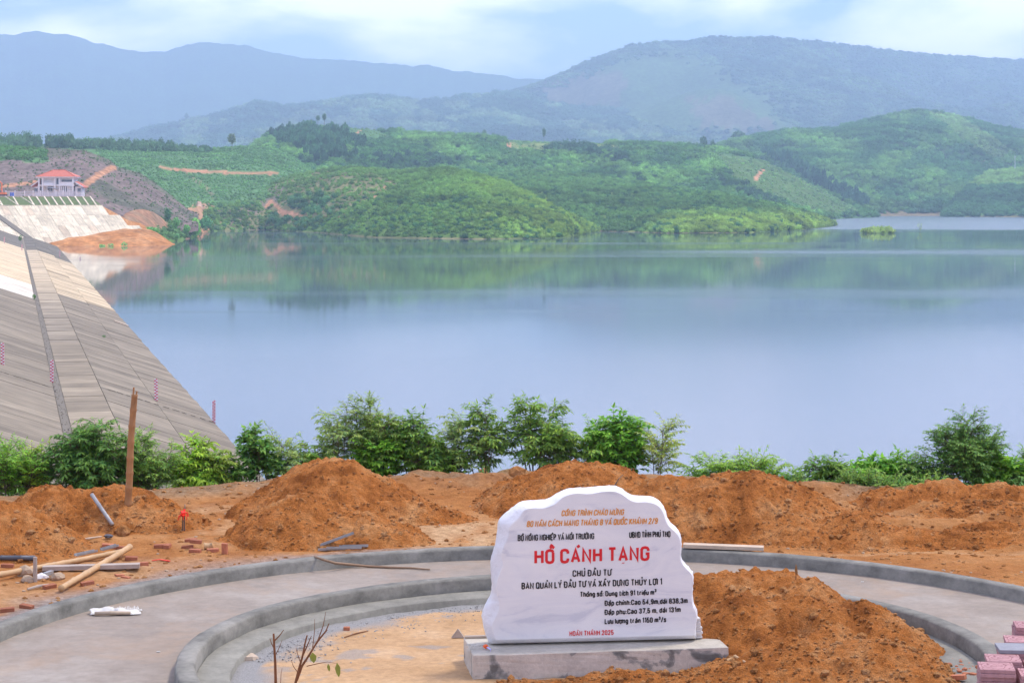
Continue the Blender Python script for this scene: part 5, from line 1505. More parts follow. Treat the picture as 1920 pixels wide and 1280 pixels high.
# check the face looks outwards
fc.data.update()
if (fc.data.polygons[0].normal.y > 0): fc.data.flip_normals()
bm = bmesh.new(); bm.from_mesh(body.data); bmesh.ops.recalc_face_normals(bm, faces=bm.faces[:]); bm.to_mesh(body.data); bm.free()

import unicodedata
def _rr(x0, y0, x1, y1, r=0.16):
    """rounded rectangle as a list of points, counter-clockwise from the right middle"""
    out = []
    for cx, cy, a0 in ((x1 - r, y1 - r, 0), (x0 + r, y1 - r, 90), (x0 + r, y0 + r, 180), (x1 - r, y0 + r, 270)):
        for k in (0, 45, 90):
            a = math.radians(a0 + k); out.append((cx + r * math.cos(a), cy + r * math.sin(a)))
    return out
def _cut(x0, y0, x1, y1, r, up, dn):
    q = _rr(x0, y0, x1, y1, r); return [(x1, up)] + q[:12] + [(x1, dn)]
W_ = 0.40
GL = {
 'A': (0.44, [[(0, 0), (.22, 1), (.44, 0)], [(.07, .30), (.37, .30)]]),
 'B': (.40, [[(0, 0), (0, 1), (.24, 1), (.36, .93), (.38, .76), (.35, .60), (.24, .53), (0, .53)], [(.24, .53), (.37, .45), (.40, .27), (.37, .08), (.24, 0), (0, 0)]]),
 'C': (.40, [_cut(0, 0, .40, 1, .17, .70, .30)]),
 'D': (.41, [[(0, 0), (0, 1), (.22, 1), (.37, .92), (.41, .76), (.41, .24), (.37, .08), (.22, 0), (0, 0)]]),
 'E': (.34, [[(.34, 1), (0, 1), (0, 0), (.34, 0)], [(0, .52), (.29, .52)]]),
 'G': (.41, [_cut(0, 0, .41, 1, .17, .72, .30) + [(.41, .48), (.25, .48)]]),
 'H': (.41, [[(0, 0), (0, 1)], [(.41, 0), (.41, 1)], [(0, .52), (.41, .52)]]),
 'I': (0.0, [[(0, 0), (0, 1)]]),
 'K': (.41, [[(0, 0), (0, 1)], [(.39, 1), (.02, .42)], [(.14, .58), (.41, 0)]]),
 'L': (.33, [[(0, 1), (0, 0), (.33, 0)]]),
 'M': (.54, [[(0, 0), (0, 1), (.27, .12), (.54, 1), (.54, 0)]]),
 'N': (.42, [[(0, 0), (0, 1), (.42, 0), (.42, 1)]]),
 'O': (.41, [_rr(0, 0, .41, 1, .17) + [(.41, .83)]]),
 'P': (.38, [[(0, 0), (0, 1), (.24, 1), (.36, .92), (.38, .74), (.36, .56), (.24, .47), (0, .47)]]),
 'Q': (.41, [_rr(0, 0, .41, 1, .17) + [(.41, .83)], [(.25, .22), (.44, -.06)]]),
 'R': (.40, [[(0, 0), (0, 1), (.24, 1), (.37, .92), (.39, .75), (.36, .58), (.24, .50), (0, .50)], [(.22, .50), (.36, .42), (.38, .22), (.41, 0)]]),
 'S': (.38, [[(.37, .74), (.35, .92), (.19, 1), (.04, .93), (0, .76), (.05, .60), (.19, .52), (.33, .43), (.38, .26), (.34, .08), (.19, 0), (.03, .08), (0, .26)]]),
 'T': (.40, [[(0, 1), (.40, 1)], [(.20, 1), (.20, 0)]]),
 'U': (.41, [[(0, 1), (0, .20), (.06, .05), (.205, 0), (.35, .05), (.41, .20), (.41, 1)]]),
 'V': (.44, [[(0, 1), (.22, 0), (.44, 1)]]), 'X': (.42, [[(0, 0), (.42, 1)], [(0, 1), (.42, 0)]]),
 'Y': (.42, [[(0, 1), (.21, .45), (.42, 1)], [(.21, .45), (.21, 0)]]),
 '0': (.38, [_rr(0, 0, .38, 1, .17) + [(.38, .83)]]), '1': (.16, [[(0, .80), (.16, 1), (.16, 0)]]),
 '2': (.38, [[(.01, .74), (.05, .93), (.19, 1), (.34, .92), (.37, .73), (.30, .52), (.0, 0), (.38, 0)]]),
 '3': (.38, [[(.01, .77), (.06, .94), (.19, 1), (.33, .92), (.36, .75), (.30, .57), (.15, .53)], [(.15, .53), (.32, .47), (.38, .28), (.34, .08), (.19, 0), (.04, .07), (0, .25)]]),
 '4': (.42, [[(.30, 0), (.30, 1), (0, .26), (.42, .26)]]),
 '5': (.38, [[(.36, 1), (.05, 1), (.02, .50), (.19, .60), (.34, .50), (.38, .30), (.34, .08), (.19, 0), (.04, .07), (0, .24)]]),
 '7': (.38, [[(0, 1), (.38, 1), (.14, 0)]]),
 '8': (.38, [_rr(.02, .53, .36, 1, .15) + [(.36, .85)], _rr(0, 0, .38, .53, .16) + [(.38, .37)]]),
 '9': (.38, [[(.02, .20), (.07, .05), (.20, 0), (.34, .09), (.38, .35), (.38, .74), (.33, .93), (.19, 1), (.04, .93), (0, .72), (.05, .50), (.19, .42), (.37, .52)]]),
 '/': (.28, [[(0, -.05), (.28, 1.05)]]), ':': (0, [[(0, .02), (0, .10)], [(0, .52), (0, .60)]]), ',': (0, [[(.02, .05), (-.04, -.14)]]),
 'a': (.34, [[(.02, .58), (.08, .69), (.20, .72), (.31, .66), (.34, .52), (.34, 0)], [(.34, .38), (.12, .36), (0, .26), (.01, .08), (.12, 0), (.26, .05), (.34, .16)]]),
 'c': (.32, [_cut(0, 0, .32, .72, .15, .48, .24)]), 'd': (.34, [[(.34, 1), (.34, 0)], [(.34, .55), (.22, .71), (.06, .66), (0, .5), (0, .2), (.06, .05), (.2, 0), (.34, .15)]]),
 'e': (.34, [[(.0, .38), (.34, .38), (.34, .52), (.28, .67), (.17, .72), (.05, .66), (0, .5), (0, .2), (.06, .05), (.18, 0), (.30, .06), (.33, .18)]]),
 'g': (.34, [[(.34, .72), (.34, -.10), (.28, -.24), (.14, -.27), (.02, -.2)], [(.34, .55), (.22, .71), (.06, .66), (0, .5), (0, .22), (.06, .07), (.2, .02), (.34, .17)]]),
 'h': (.33, [[(0, 0), (0, 1)], [(0, .54), (.12, .70), (.26, .70), (.33, .56), (.33, 0)]]), 'i': (0, [[(0, 0), (0, .72)]]), 'l': (0, [[(0, 0), (0, 1)]]),
 'm': (.56, [[(0, 0), (0, .72)], [(0, .56), (.09, .70), (.21, .70), (.28, .56), (.28, 0)], [(.28, .56), (.37, .70), (.49, .70), (.56, .56), (.56, 0)]]),
 'n': (.33, [[(0, 0), (0, .72)], [(0, .54), (.12, .70), (.26, .70), (.33, .56), (.33, 0)]]), 'o': (.35, [_rr(0, 0, .35, .72, .15) + [(.35, .57)]]),
 'p': (.34, [[(0, -.27), (0, .72)], [(0, .55), (.12, .71), (.28, .66), (.34, .5), (.34, .2), (.28, .05), (.14, 0), (0, .15)]]),
 'r': (.22, [[(0, 0), (0, .72)], [(0, .50), (.09, .68), (.22, .70)]]),
 's': (.31, [[(.30, .54), (.27, .67), (.15, .72), (.03, .66), (.01, .52), (.08, .41), (.24, .33), (.31, .2), (.27, .05), (.15, 0), (.03, .05), (0, .18)]]),
 't': (.24, [[(.08, .95), (.08, .12), (.13, .02), (.24, .01)], [(-.04, .70), (.22, .70)]]), 'u': (.33, [[(0, .72), (0, .16), (.07, .02), (.2, .01), (.33, .16)], [(.33, .72), (.33, 0)]]),
}
MARKS = {'\u0300': [[(-.12, .20), (.05, .05)]], '\u0301': [[(-.05, .05), (.12, .20)]], '\u0302': [[(-.14, .05), (0, .18), (.14, .05)]], '\u0306': [[(-.14, .18), (-.07, .07), (.07, .07), (.14, .18)]],
         '\u0303': [[(-.15, .07), (-.06, .15), (.06, .08), (.15, .16)]], '\u0309': [[(-.07, .22), (.05, .24), (.06, .14), (0, .05)]]}
def letters(text, zx0, zy0, zx1, zy1, cap, mat, bold=0.10, shear=0.0, space=0.26):
    """one line of raised lettering between two points of its base line; cap = letter height in close-up pixels"""
    a0, b0 = on_face(zx0, zy0); a1, b1 = on_face(zx1, zy1)
    caph = cap / 3.2815 * sA.y / F
    strokes = []; x = 0.0
    for chs in text:
        if chs == ' ': x += 0.26; continue
        if chs == '\u00b3':
            strokes += [[(x + px * .5, .62 + py * .5) for px, py in pl] for pl in GL['3'][1]]; x += .19 + space; continue
        dec = unicodedata.normalize('NFD', chs); bc_ = {'\u0110': 'D', '\u0111': 'd'}.get(dec[0], dec[0])
        w, pls = GL[bc_]
        strokes += [[(x + px, py) for px, py in pl] for pl in pls]
        low = bc_.islower(); top_ = (0.72 if bc_ not in 'dhlt' else 1.0) if low else 1.0
        if dec[0] in '\u0110\u0111': strokes.append([(x - .13, .52), (x + .16, .52)] if not low else [(x + .18, .86), (x + .46, .86)])
        if bc_ == 'i' and len(dec) == 1: strokes.append([(x, .92), (x, .98)])
        lift = top_ + bold * 1.35
        for mk in dec[1:]:
            if mk == '\u031b': strokes.append([(x + w, top_ - .06), (x + w + .12, top_), (x + w + .13, top_ + .14)]); continue
            if mk == '\u0323': strokes.append([(x + w / 2, -.24), (x + w / 2, -.19)]); continue
            second = lift > top_ + bold
            for pl in MARKS[mk]: strokes.append([(x + w / 2 + px * .95 + (0.14 if second else 0), lift + py * (0.85)) for px, py in pl])
            lift += 0.13
        x += w + space
    total = x - space
    width = math.hypot(a1 - a0, b1 - b0); sx = width / total; tilt = (b1 - b0) / (a1 - a0)
    mb = MB()
    r = bold * caph
    for pl in strokes:
        pts = [Vector(((px + shear * py) * sx, 0, py * caph)) for px, py in pl]
        if len(pts) < 2: continue
        d0 = (pts[1] - pts[0]).normalized(); d1 = (pts[-1] - pts[-2]).normalized()
        b_ = len(mb.v); nrm = Vector((0, -1, 0)); n = len(pts)
        offs = []
        for i, p_ in enumerate(pts):
            da = (p_ - pts[i - 1]).normalized() if i else d0
            db = (pts[i + 1] - p_).normalized() if i < n - 1 else d1
            t_ = (da + db); t_ = t_.normalized() if t_.length > 1e-5 else da
            k = min(1.0 / max(abs(t_.dot(da)), 0.35), 2.0)
            sd = t_.cross(nrm) * r * k
            q = p_
            offs.append((q, sd))
        H_ = 0.0045; vs = []
        for q, sd in offs:
            for f, hgt in ((-1.0, 0.0), (-0.82, H_), (0.82, H_), (1.0, 0.0)):
                vs.append(q + sd * f + nrm * (hgt + random.uniform(0, 0.0004)))
        fs = []
        for i in range(n - 1):
            for c in range(3):
                fs.append((i * 4 + c, i * 4 + c + 1, (i + 1) * 4 + c + 1, (i + 1) * 4 + c))
        fs += [(0, 1, 2, 3), ((n - 1) * 4 + 3, (n - 1) * 4 + 2, (n - 1) * 4 + 1, (n - 1) * 4)]
        mb.add([(a0 + v.x, v.y - 0.0006, b0 + v.z + v.x * tilt) for v in vs], fs)
    o = mb.build('lettering', mat, stone)
    return o
R_, K_, O_ = M['letter_red'], M['letter_black'], M['letter_orange']
letters('CÔNG TRÌNH CHÀO MỪNG', 634, 250, 1012, 243, 31, O_, 0.10, 0.16)
letters('80 NĂM CÁCH MẠNG THÁNG 8 VÀ QUỐC KHÁNH 2/9', 421, 317, 1220, 297, 32, O_, 0.10, 0.12)
letters('BỘ NÔNG NGHIỆP VÀ MÔI TRƯỜNG', 366, 403, 831, 391, 32, K_, 0.10)
letters('UBND TỈNH PHÚ THỌ', 1052, 384, 1300, 378, 32, K_, 0.10)
letters('HỒ CÁNH TẠNG', 474, 541, 1166, 519, 75, R_, 0.115)
letters('CHỦ ĐẦU TƯ', 704, 622, 936, 615, 34, K_, 0.11)
letters('BAN QUẢN LÝ ĐẦU TƯ VÀ XÂY DỰNG THỦY LỢI 1', 390, 699, 1248, 671, 34, K_, 0.11)
letters('Thông số: Dung tích 91 triệu m\u00b3', 749, 747, 1214, 733, 27, K_, 0.125)
letters('Đập chính:Cao 54,9m,dài 838,3m', 901, 801, 1406, 784, 27, K_, 0.125)
letters('Đập phụ:Cao 37,5 m, dài 131m', 901, 857, 1363, 839, 27, K_, 0.125)
letters('Lưu lượng tràn 1150 m\u00b3/s', 901, 913, 1274, 901, 27, K_, 0.125)
letters('HOÀN THÀNH 2025', 684, 987, 951, 979, 26, R_, 0.095)

# ------------------------------------------------------------------ things lying about
def obj_at(mb, name, mat, label, cat, group=None, smooth=False):
    """mesh built in world coordinates, re-based on its own lowest point"""
    v = np.array(mb.v); c = np.array([v[:, 0].mean(), v[:, 1].mean(), v[:, 2].min()])
    mb.v = [tuple(p) for p in (v - c)]
    o = mb.build(name, mat, None, smooth); o.location = c
    return tag(o, label, cat, group)
def GP(x, y, lift=0.0, z=None):
    p = G(x, y, Z_G if z is None else z)
    if z is None:
        for _ in range(3): p = G(x, y, gz(p.x, p.y))
    return p + Vector((0, 0, lift))
def heap_pt(x, y, zf, lift=0.0):
    for Y in np.arange(18, 33, 0.02):
        p = P(x, y, Y)
        if p.z <= zf(p.x, p.y) + 1e-3: return p + Vector((0, 0, lift))
    return GP(x, y, lift)

def bamboo(name, pts, r0, r1, mat, label, cat, group=None, seg=9):
    a, b_ = Vector(pts[0]), Vector(pts[-1])
    ps, rs = [], []
    for i in range(seg):
        f0, f1 = i / seg, (i + 1) / seg
        for f, k in ((f0 + 0.004, 1.12), (f0 + 0.02, 0.98), ((f0 + f1) / 2, 0.97), (f1 - 0.02, 0.98), (f1 - 0.004, 1.1)):
            q = a.lerp(b_, f); q += Vector((0.008 * math.sin(f * 7), 0, 0.010 * math.sin(f * 5 + 1)))
            ps.append(q); rs.append((r0 + (r1 - r0) * f) * k)
    return obj_at(MB().tube(ps, rs, 12), name, mat, label, cat, group, True)

# upright pole on the left heap
pb_ = heap_pt(237, 943, zL1, -0.25); Yp = pb_.y
bp = bamboo('bamboo_pole', [pb_, P(252, 738, Yp + 0.03)], 0.052, 0.044, M['bamboo_dark'], 'weathered bamboo pole standing upright and leaning slightly on the left soil heap', 'pole', None, 8)
sp = MB().bar(P(250, 740, Yp + 0.03), P(251, 726, Yp + 0.03), 0.035, 0.02).bar(P(255, 742, Yp + 0.03), P(257, 733, Yp + 0.03), 0.02, 0.02)
s_ = sp.build('splintered_tip', M['bamboo_dark']); s_.location = -bp.location; s_.parent = bp
bamboo('bamboo_culm', [GP(-60, 1098, 0.05), GP(228, 1041, 0.06)], 0.038, 0.032, M['bamboo'], 'long pale bamboo culm reaching in from the left edge, lower end under the other', 'bamboo', 'bamboo culms on the left', 10)
bamboo('bamboo_culm', [GP(114, 1112, 0.05), GP(243, 1040, 0.11)], 0.036, 0.041, M['bamboo'], 'shorter bamboo culm lying obliquely across the plank, its open end near the kerb', 'bamboo', 'bamboo culms on the left', 6)
bamboo('bamboo_offcut', [GP(383, 1030, 0.04), GP(398, 1028, 0.04)], 0.042, 0.042, M['bamboo'], 'short bamboo offcut lying among bricks at the foot of the pale track', 'bamboo', None, 1)
def board(name, a, b_, w, h, mat, label, cat, group=None):
    return obj_at(MB().bar(a, b_, w, h), name, mat, label, cat, group)
board('plank', GP(80, 1072, 0.05), GP(262, 1066, 0.045), 0.13, 0.05, M['board'], 'grey plank under the crossing bamboo culms on the left', 'plank')
board('kerb_plank', Vector((G(1284, 1029, Z_TOP + 0.03).x, 26.1, Z_TOP + 0.045)), Vector((G(1434, 1031, Z_TOP + 0.03).x, 25.93, Z_TOP + 0.035)), 0.16, 0.045, M['plank'], 'pale straight plank lying on the outer kerb right of the white stone', 'plank')
def steel_tube(a, b_, r, lab, grp=None, mat='steel'):
    a, b_ = Vector(a), Vector(b_)
    mb = MB().tube([a, a.lerp(b_, .32), a.lerp(b_, .34), a.lerp(b_, .36), a.lerp(b_, .7), a.lerp(b_, .72), a.lerp(b_, .74), b_], [r, r, r * 1.15, r, r, r * 1.15, r, r], 10)
    return obj_at(mb, 'steel_tube', M[mat], lab, 'tube', grp, True)
steel_tube(heap_pt(172, 940, zL1, 0.10), heap_pt(211, 990, zL1, 0.05), 0.028, 'shiny steel tube lying down the front slope of the heap with the pole')
steel_tube(GP(-30, 1054, 0.06), GP(66, 1053, 0.05), 0.034, 'dark steel tube lying at the left edge among the rubble', None, 'dark_steel')
def channel(a, b_, w, lab):
    a, b_ = Vector(a), Vector(b_)
    mb = MB().bar(a, b_, w, 0.012); d = (b_ - a).normalized(); s = d.cross(Vector((0, 0, 1))).normalized()
    for q in (-1, 1):
        mb.bar(a + s * q * w / 2 + Vector((0, 0, 0.012)), b_ + s * q * w / 2 + Vector((0, 0, 0.012)), 0.006, 0.024)
    return obj_at(mb, 'steel_channel', M['steel'], lab, 'steel channel', 'steel channels left on the soil')
channel(GP(142, 1050, 0.06), GP(180, 1043, 0.07), 0.06, 'small grey steel channel behind the long bamboo culm')
channel(GP(190, 1041, 0.07), GP(220, 1034, 0.08), 0.06, 'grey steel channel just beyond the upper end of the long bamboo culm')
channel(GP(600, 1030, 0.05), heap_pt(663, 1014, zM, 0.10), 0.03, 'steel channel lying uppermost and tilted on the pile beside the kerb')
channel(GP(597, 1022, 0.02), GP(668, 1023, 0.03), 0.03, 'steel channel at the back of the pile beside the kerb')
channel(GP(630, 1029, 0.03), GP(690, 1028, 0.03), 0.03, 'steel channel reaching furthest right in the pile beside the kerb')
channel(GP(606, 1027, 0.06), GP(684, 1024, 0.05), 0.03, 'long steel channel resting across the middle of the pile beside the kerb')
channel(GP(612, 1034, 0.04), GP(678, 1033, 0.04), 0.03, 'steel channel lying nearest the kerb in the pile')
channel(GP(596, 1034, 0.02), GP(648, 1032, 0.02), 0.03, 'short steel channel at the front of the pile beside the kerb')
obj_at(MB().tube([GP(68, 1090, -0.1), GP(66, 1048, 0.0) + Vector((0, 0, 0.0))] if False else [GP(66, 1090, -0.1), GP(66, 1090, 0.30)], [0.028, 0.024], 8), 'wooden_stake', M['board'], 'short wooden stake standing in front of the long bamboo culm', 'stake')
obj_at(MB().tube([GP(140, 1017, 0.02), GP(165, 1013, 0.03), GP(190, 1008, 0.02)], [0.014, 0.014, 0.01], 6), 'stick', M['plank'], 'thin pale stick lying below the heap with the pole', 'stick', 'sticks on the site')
obj_at(MB().tube([GP(52, 1107, 0.02), GP(72, 1103, 0.03), GP(92, 1098, 0.02)], [0.014, 0.018, 0.01], 6), 'stick', M['board'], 'grey stick lying nearest the lower left kerb', 'stick', 'sticks on the site')
obj_at(MB().tube([GP(646, 1196, 0.012, Z_IN), GP(668, 1190, 0.02, Z_IN), GP(690, 1184, 0.012, Z_IN)], [0.006, 0.008, 0.005], 6), 'stick', M['twig'], 'thin dry stick lying on the sand inside the ring', 'stick', 'sticks on the site')
obj_at(MB().tube([heap_pt(1145, 925, zB, 0.02), heap_pt(1160, 905, zB, 0.06), heap_pt(1168, 896, zB, 0.05)], [0.008, 0.008, 0.005], 6), 'stick', M['bark'], 'thin root sticking out of the heap above the stone', 'stick', 'sticks on the site')
obj_at(MB().tube([heap_pt(1362, 1238, zF, 0.0), heap_pt(1378, 1236, zF, 0.035), heap_pt(1398, 1241, zF, 0.0)], [0.018, 0.016, 0.012], 8), 'stick', M['bamboo'], 'tan root stub poking from the soil at the right end of the plinth', 'stick', 'sticks on the site')
obj_at(MB().rock(GP(203, 1010, 0.04), 0.06, 0.4, 2, 0.25), 'rag', M['dark_steel'], 'dark crumpled rag beside the thin pale stick', 'rag')
for x, y, r, lb, mt in ((48, 1079, 0.11, 'brown rubble stone left of the wooden stake', 'rockm'), (52, 1092, 0.08, 'small rubble stone in front of the brown one by the stake', 'rockm'), (78, 1086, 0.07, 'white rubble stone right of the wooden stake', 'tile_white'),
                        (108, 1086, 0.075, 'tan rubble stone under the end of the plank', 'rockm'), (907, 890, 0.12, 'brown boulder on the bank edge, left one of two', 'soil_red'), (970, 892, 0.13, 'brown boulder on the bank edge, right one of two', 'soil_red'),
                        (232, 1003, 0.11, 'large tan clod at the foot of the heap with the pole', 'soil_red'), (1641, 989, 0.07, 'single pale stone on the furrowed soil at right', 'rockm'), (850, 885, 0.07, 'pale stone on the bank left of the boulders', 'rockm'),
                        (800, 958, 0.09, 'rounded clod at the right foot of the double heap', 'soil'), (785, 1015, 0.08, 'rounded clod lying at the low right tip of the double heap', 'soil')):
    p = GP(x, y); mb = MB().rock((0, 0, r * 0.4), r, 0.8, 2, 0.16)
    o = mb.build('rubble_stone', M[mt], None, False); o.location = p; tag(o, lb, 'stone', 'stones on the building site')
p = heap_pt(1802, 1217, zF)
o = MB().rock((0, 0, 0.05), 0.095, 0.85, 2, 0.16).build('rubble_stone', M['soil']); o.location = p; tag(o, 'dark orange lump of clay leaning against the inner kerb above the brick rubble', 'stone', 'stones on the building site')
p = heap_pt(1390, 1256, zF if True else zP)
obj_at(MB().bar(GP(84, 1086, 0.06), GP(97, 1080, 0.05), 0.05, 0.05), 'metal_offcut', M['steel'], 'short shiny metal offcut beside the white rubble stone', 'offcut')

# ribbon stake
p = GP(342, 996)
st = empty('ribbon_stake', p); tag(st, 'short dark stake with a red ribbon tied round its top right of the pole', 'stake')
MB().tube([(0, 0, -0.1), (0.01, 0, 0.28)], [0.014, 0.012], 6).build('stick', M['bark'], st)
MB().tube([(0.03, 0.01, -0.1), (0.025, 0.01, 0.22)], [0.008, 0.008], 6).build('thin_rod', M['dark_steel'], st)
rb = MB()
for k in range(9):
    a = k * 0.7; q0 = Vector((0.01, 0, 0.24)); q1 = q0 + Vector((math.cos(a) * 0.06, math.sin(a) * 0.06, random.uniform(-0.10, 0.09)))
    rb.bar(q0, q1, 0.03, 0.006); rb.bar(q1, q1 + Vector((math.cos(a) * 0.015, 0, -0.06)), 0.025, 0.006)
rb.rock((0.01, 0, 0.24), 0.045, 1.2, 1, 0.3)
rb.build('ribbon', M['red_cloth'], st)
obj_at(MB().tube([P(346, 962, p.y + 1.5), P(347, 945, p.y + 1.5)], 0.008, 6).tube([GP(356, 975, 0), GP(362, 972, 0.03)], 0.008, 5), 'survey_rod', M['steel'], 'thin grey rod behind the red ribbon stake', 'rod')
for pts, lb in (([(285, 1052), (300, 1050), (318, 1053), (306, 1051)], 'scrap of red ribbon lying on the soil before the left kerb'),):
    mb = MB()
    for a, b_ in zip(pts[:-1], pts[1:]): mb.bar(GP(*a, 0.012), GP(*b_, 0.014), 0.03, 0.006)
    obj_at(mb, 'ribbon_scrap', M['red_cloth'], lb, 'ribbon')

# bricks
BR = [(202, 1023, 0.2, 'brick at the left end of the row of three below the heap with the pole'), (213, 1025, -0.4, 'middle brick of the row of three below the heap with the pole'), (228, 1028, 0.1, 'brick at the right end of the row of three below the heap'),
      (300, 1024, 0.05, 'long brick lying beside an upright one between heap and kerb'), (314, 1024, 1.5, 'brick end seen head on, right of a long brick'), (358, 1013, 0.0, 'lone brick lying furthest back on the pale track'),
      (352, 1026, 0.1, 'left brick of the small brick group around the bamboo offcut'), (367, 1022, 0.0, 'top brick of the small brick group around the bamboo offcut'), (366, 1033, -0.2, 'front brick of the small brick group around the bamboo offcut'),
      (399, 1032, 0.3, 'flat brick right of the bamboo offcut'), (420, 1037, 1.4, 'single brick standing on end right of the bamboo offcut'), (467, 1022, 0.2, 'brick at the left foot of the double heap'),
      (267, 1058, 0.2, 'brick between the upper bamboo end and the kerb'), (246, 1047, 0.1, 'brick behind the upper end of the shorter bamboo culm'), (164, 1094, 0.5, 'brick half hidden under the shorter bamboo culm'),
      (236, 1081, -0.4, 'broken flat brick close to the outer kerb on the left'), (224, 1077, 0.6, 'thin broken brick piece left of the flat one by the kerb'), (14, 1061, 0.0, 'brick under the dark tube at the left edge'),
      (93, 1100, 0.8, 'brick below the tan rubble stone on the left'), (14, 1144, 0.2, 'brick at the lower left edge beside the kerb'), (50, 1138, -0.3, 'brick nearest the lower left kerb')]
bme = bevel_box('brick', (0, 0, 0.025), (0.155, 0.075, 0.048), 0.005, M['brick'], None)
bdat = bme.data
for i, (x, y, a, lb) in enumerate(BR):
    o = bme if i == 0 else link(bpy.data.objects.new('brick', bdat))
    o.location = GP(x, y + 2, -0.005 + (0.048 if 'top brick' in lb else 0)); o.rotation_euler = (random.uniform(-0.08, 0.08), random.uniform(-0.1, 0.1), a)
    if 'on end' in lb: o.rotation_euler = (0.1, math.pi / 2 - 0.1, a); o.location.z += 0.07
    if 'broken' in lb: o.scale = (0.7, 1, 0.5)
    tag(o, lb, 'brick', 'bricks lying on the soil')
BP = [(1811, 1231, 0.3, 'brick uppermost in the rubble below the clay lump'), (1824, 1240, 0.15, 'bright brick lying lengthwise in the rubble against the inner kerb'), (1817, 1251, 0.1, 'brick under the bright lengthwise one in the rubble'), (1836, 1250, 0.6, 'short brick at the right of the rubble next to the kerb'),
      (1803, 1242, 0.9, 'tilted brick at the left side of the rubble heap'), (1822, 1260, 0.0, 'flat brick in the middle of the rubble beside the pink pavers'), (1797, 1268, -0.5, 'broken brick in the rubble at the soil edge'), (1830, 1272, 0.4, 'brick touching the nearest pink paver stack')]
for x, y, a, lb in BP:
    p = G(x, y, Z_IN + 0.12); z = max(zF(p.x, p.y), Z_IN) if math.hypot(p.x - 3.4, p.y - 20) < 2 else Z_IN
    p = G(x, y, z + 0.04); o = link(bpy.data.objects.new('brick', bdat)); o.location = p - Vector((0, 0, 0.03))
    o.rotation_euler = (random.uniform(-0.25, 0.25), random.uniform(-0.2, 0.2), a); tag(o, lb, 'brick', 'brick rubble in the ring')
o = link(bpy.data.objects.new('brick', bdat)); o.location = G(650, 1181, Z_IN + 0.01); o.scale = (0.45, 0.8, 0.8); tag(o, 'small brick fragment lying on gravel inside the ring', 'brick')
def rub_pt():
    p = G(random.uniform(1780, 1850), random.uniform(1235, 1285), Z_IN + 0.05); return (p.x, p.y, Z_IN + random.uniform(0, 0.1))
grit('brick_rubble', 90, rub_pt, (0.012, 0.04), M['brick'], 'small brick rubble between soil heap and pink pavers')

# broken flagstone, wedge
p = G(455, 1234, Z_IN)
mb = MB(); pl_ = [(-.15, -.04), (-.05, -.10), (.12, -.09), (.17, .0), (.10, .10), (-.04, .11), (-.10, .05)]
mb.add([(x, y, 0.0) for x, y in pl_] + [(x * .96, y * .96, 0.03 + 0.015 * (i % 3)) for i, (x, y) in enumerate(pl_)],
       [tuple(reversed(range(7))), tuple(range(7, 14))] + [(i, (i + 1) % 7, 7 + (i + 1) % 7, 7 + i) for i in range(7)])
o = mb.build('flagstone', M['plank']); o.location = p; o.scale = (1.0, 1.1, 0.75); tag(o, 'broken pale flagstone lying by the step at the left inside the ring', 'slab')
p = G(855, 1194, Z_IN)
mb = MB().add([(-.05, -.03, 0), (.09, -.03, 0), (.09, .03, 0), (-.05, .03, 0), (.02, -.02, .10), (.03, .02, .09)], [(3, 2, 1, 0), (0, 1, 4), (1, 2, 5, 4), (2, 3, 5), (3, 0, 4, 5)])
o = mb.build('concrete_wedge', M['board']); o.location = p; tag(o, 'small pointed lump of concrete left of the plinth', 'lump')
mb = MB()
for _ in range(14):
    q = G(random.uniform(565, 596), random.uniform(1172, 1179), Z_IN); mb.rock(q + Vector((0, 0, 0.008)), random.uniform(0.012, 0.03), 0.35, 1, 0.4)
tag(mb.build('leaf_litter', M['leaf_dry']), 'brown leaf litter on the gravel inside the ring', 'leaf litter')

# hose over the outer kerb
hp_ = [P(591, 1044, 25.9), P(602, 1047, 25.75), P(625, 1052, 25.55), P(650, 1056, 25.35), P(685, 1060.5, 25.2), P(720, 1062, 25.1), P(770, 1063.5, 25.15), P(806, 1066, 25.05)]
hp_ = [Vector((q.x, q.y, max(q.z, Z_PATH + 0.02))) for q in hp_]
for i, q in enumerate(hp_):
    if i >= 3: q.z = Z_PATH + 0.02 + 0.0
obj_at(MB().tube([G(590, 1043, Z_TOP + 0.02), G(604, 1048, Z_TOP + 0.016), G(628, 1055, Z_PATH + 0.10), G(650, 1057, Z_PATH + 0.055), G(690, 1061, Z_PATH + 0.018), G(730, 1063, Z_PATH + 0.018), G(770, 1064, Z_PATH + 0.018), G(806, 1067, Z_PATH + 0.018)],
                 [0.014, 0.016, 0.017, 0.017, 0.016, 0.014, 0.012, 0.009], 8), 'bamboo_rod', M['hose'], 'thin brown rod lying from the outer kerb down onto the path', 'rod', None, True)

# cement bag wrapped round a bamboo piece
bc = G(216, 1150, Z_PATH)
bag = empty('cement_bag', bc, 0.12); tag(bag, 'empty white cement bag with a piece of bamboo lying on the path', 'bag')
v_, f_ = [], []
nx, ny = 26, 8
for i in range(nx):
    for j in range(ny):
        u, w = i / (nx - 1), j / (ny - 1)
        x = -0.28 + 0.56 * u + 0.02 * math.sin(w * 9 + i); y = -0.10 + 0.22 * w + 0.04 * math.sin(u * 6)
        z = 0.015 + 0.055 * math.exp(-((w - 0.45) / 0.25) ** 2) * (0.5 + 0.5 * math.sin(u * 3.0 + 0.4)) + 0.012 * math.sin(u * 23 + w * 7) * math.sin(w * 11)
        v_.append((x, y, z))
for i in range(nx - 1):
    for j in range(ny - 1):
        f_.append((i * ny + j, (i + 1) * ny + j, (i + 1) * ny + j + 1, i * ny + j + 1))
bo = mesh_py('woven_sheet', v_, f_, M['bag'], bag, True)
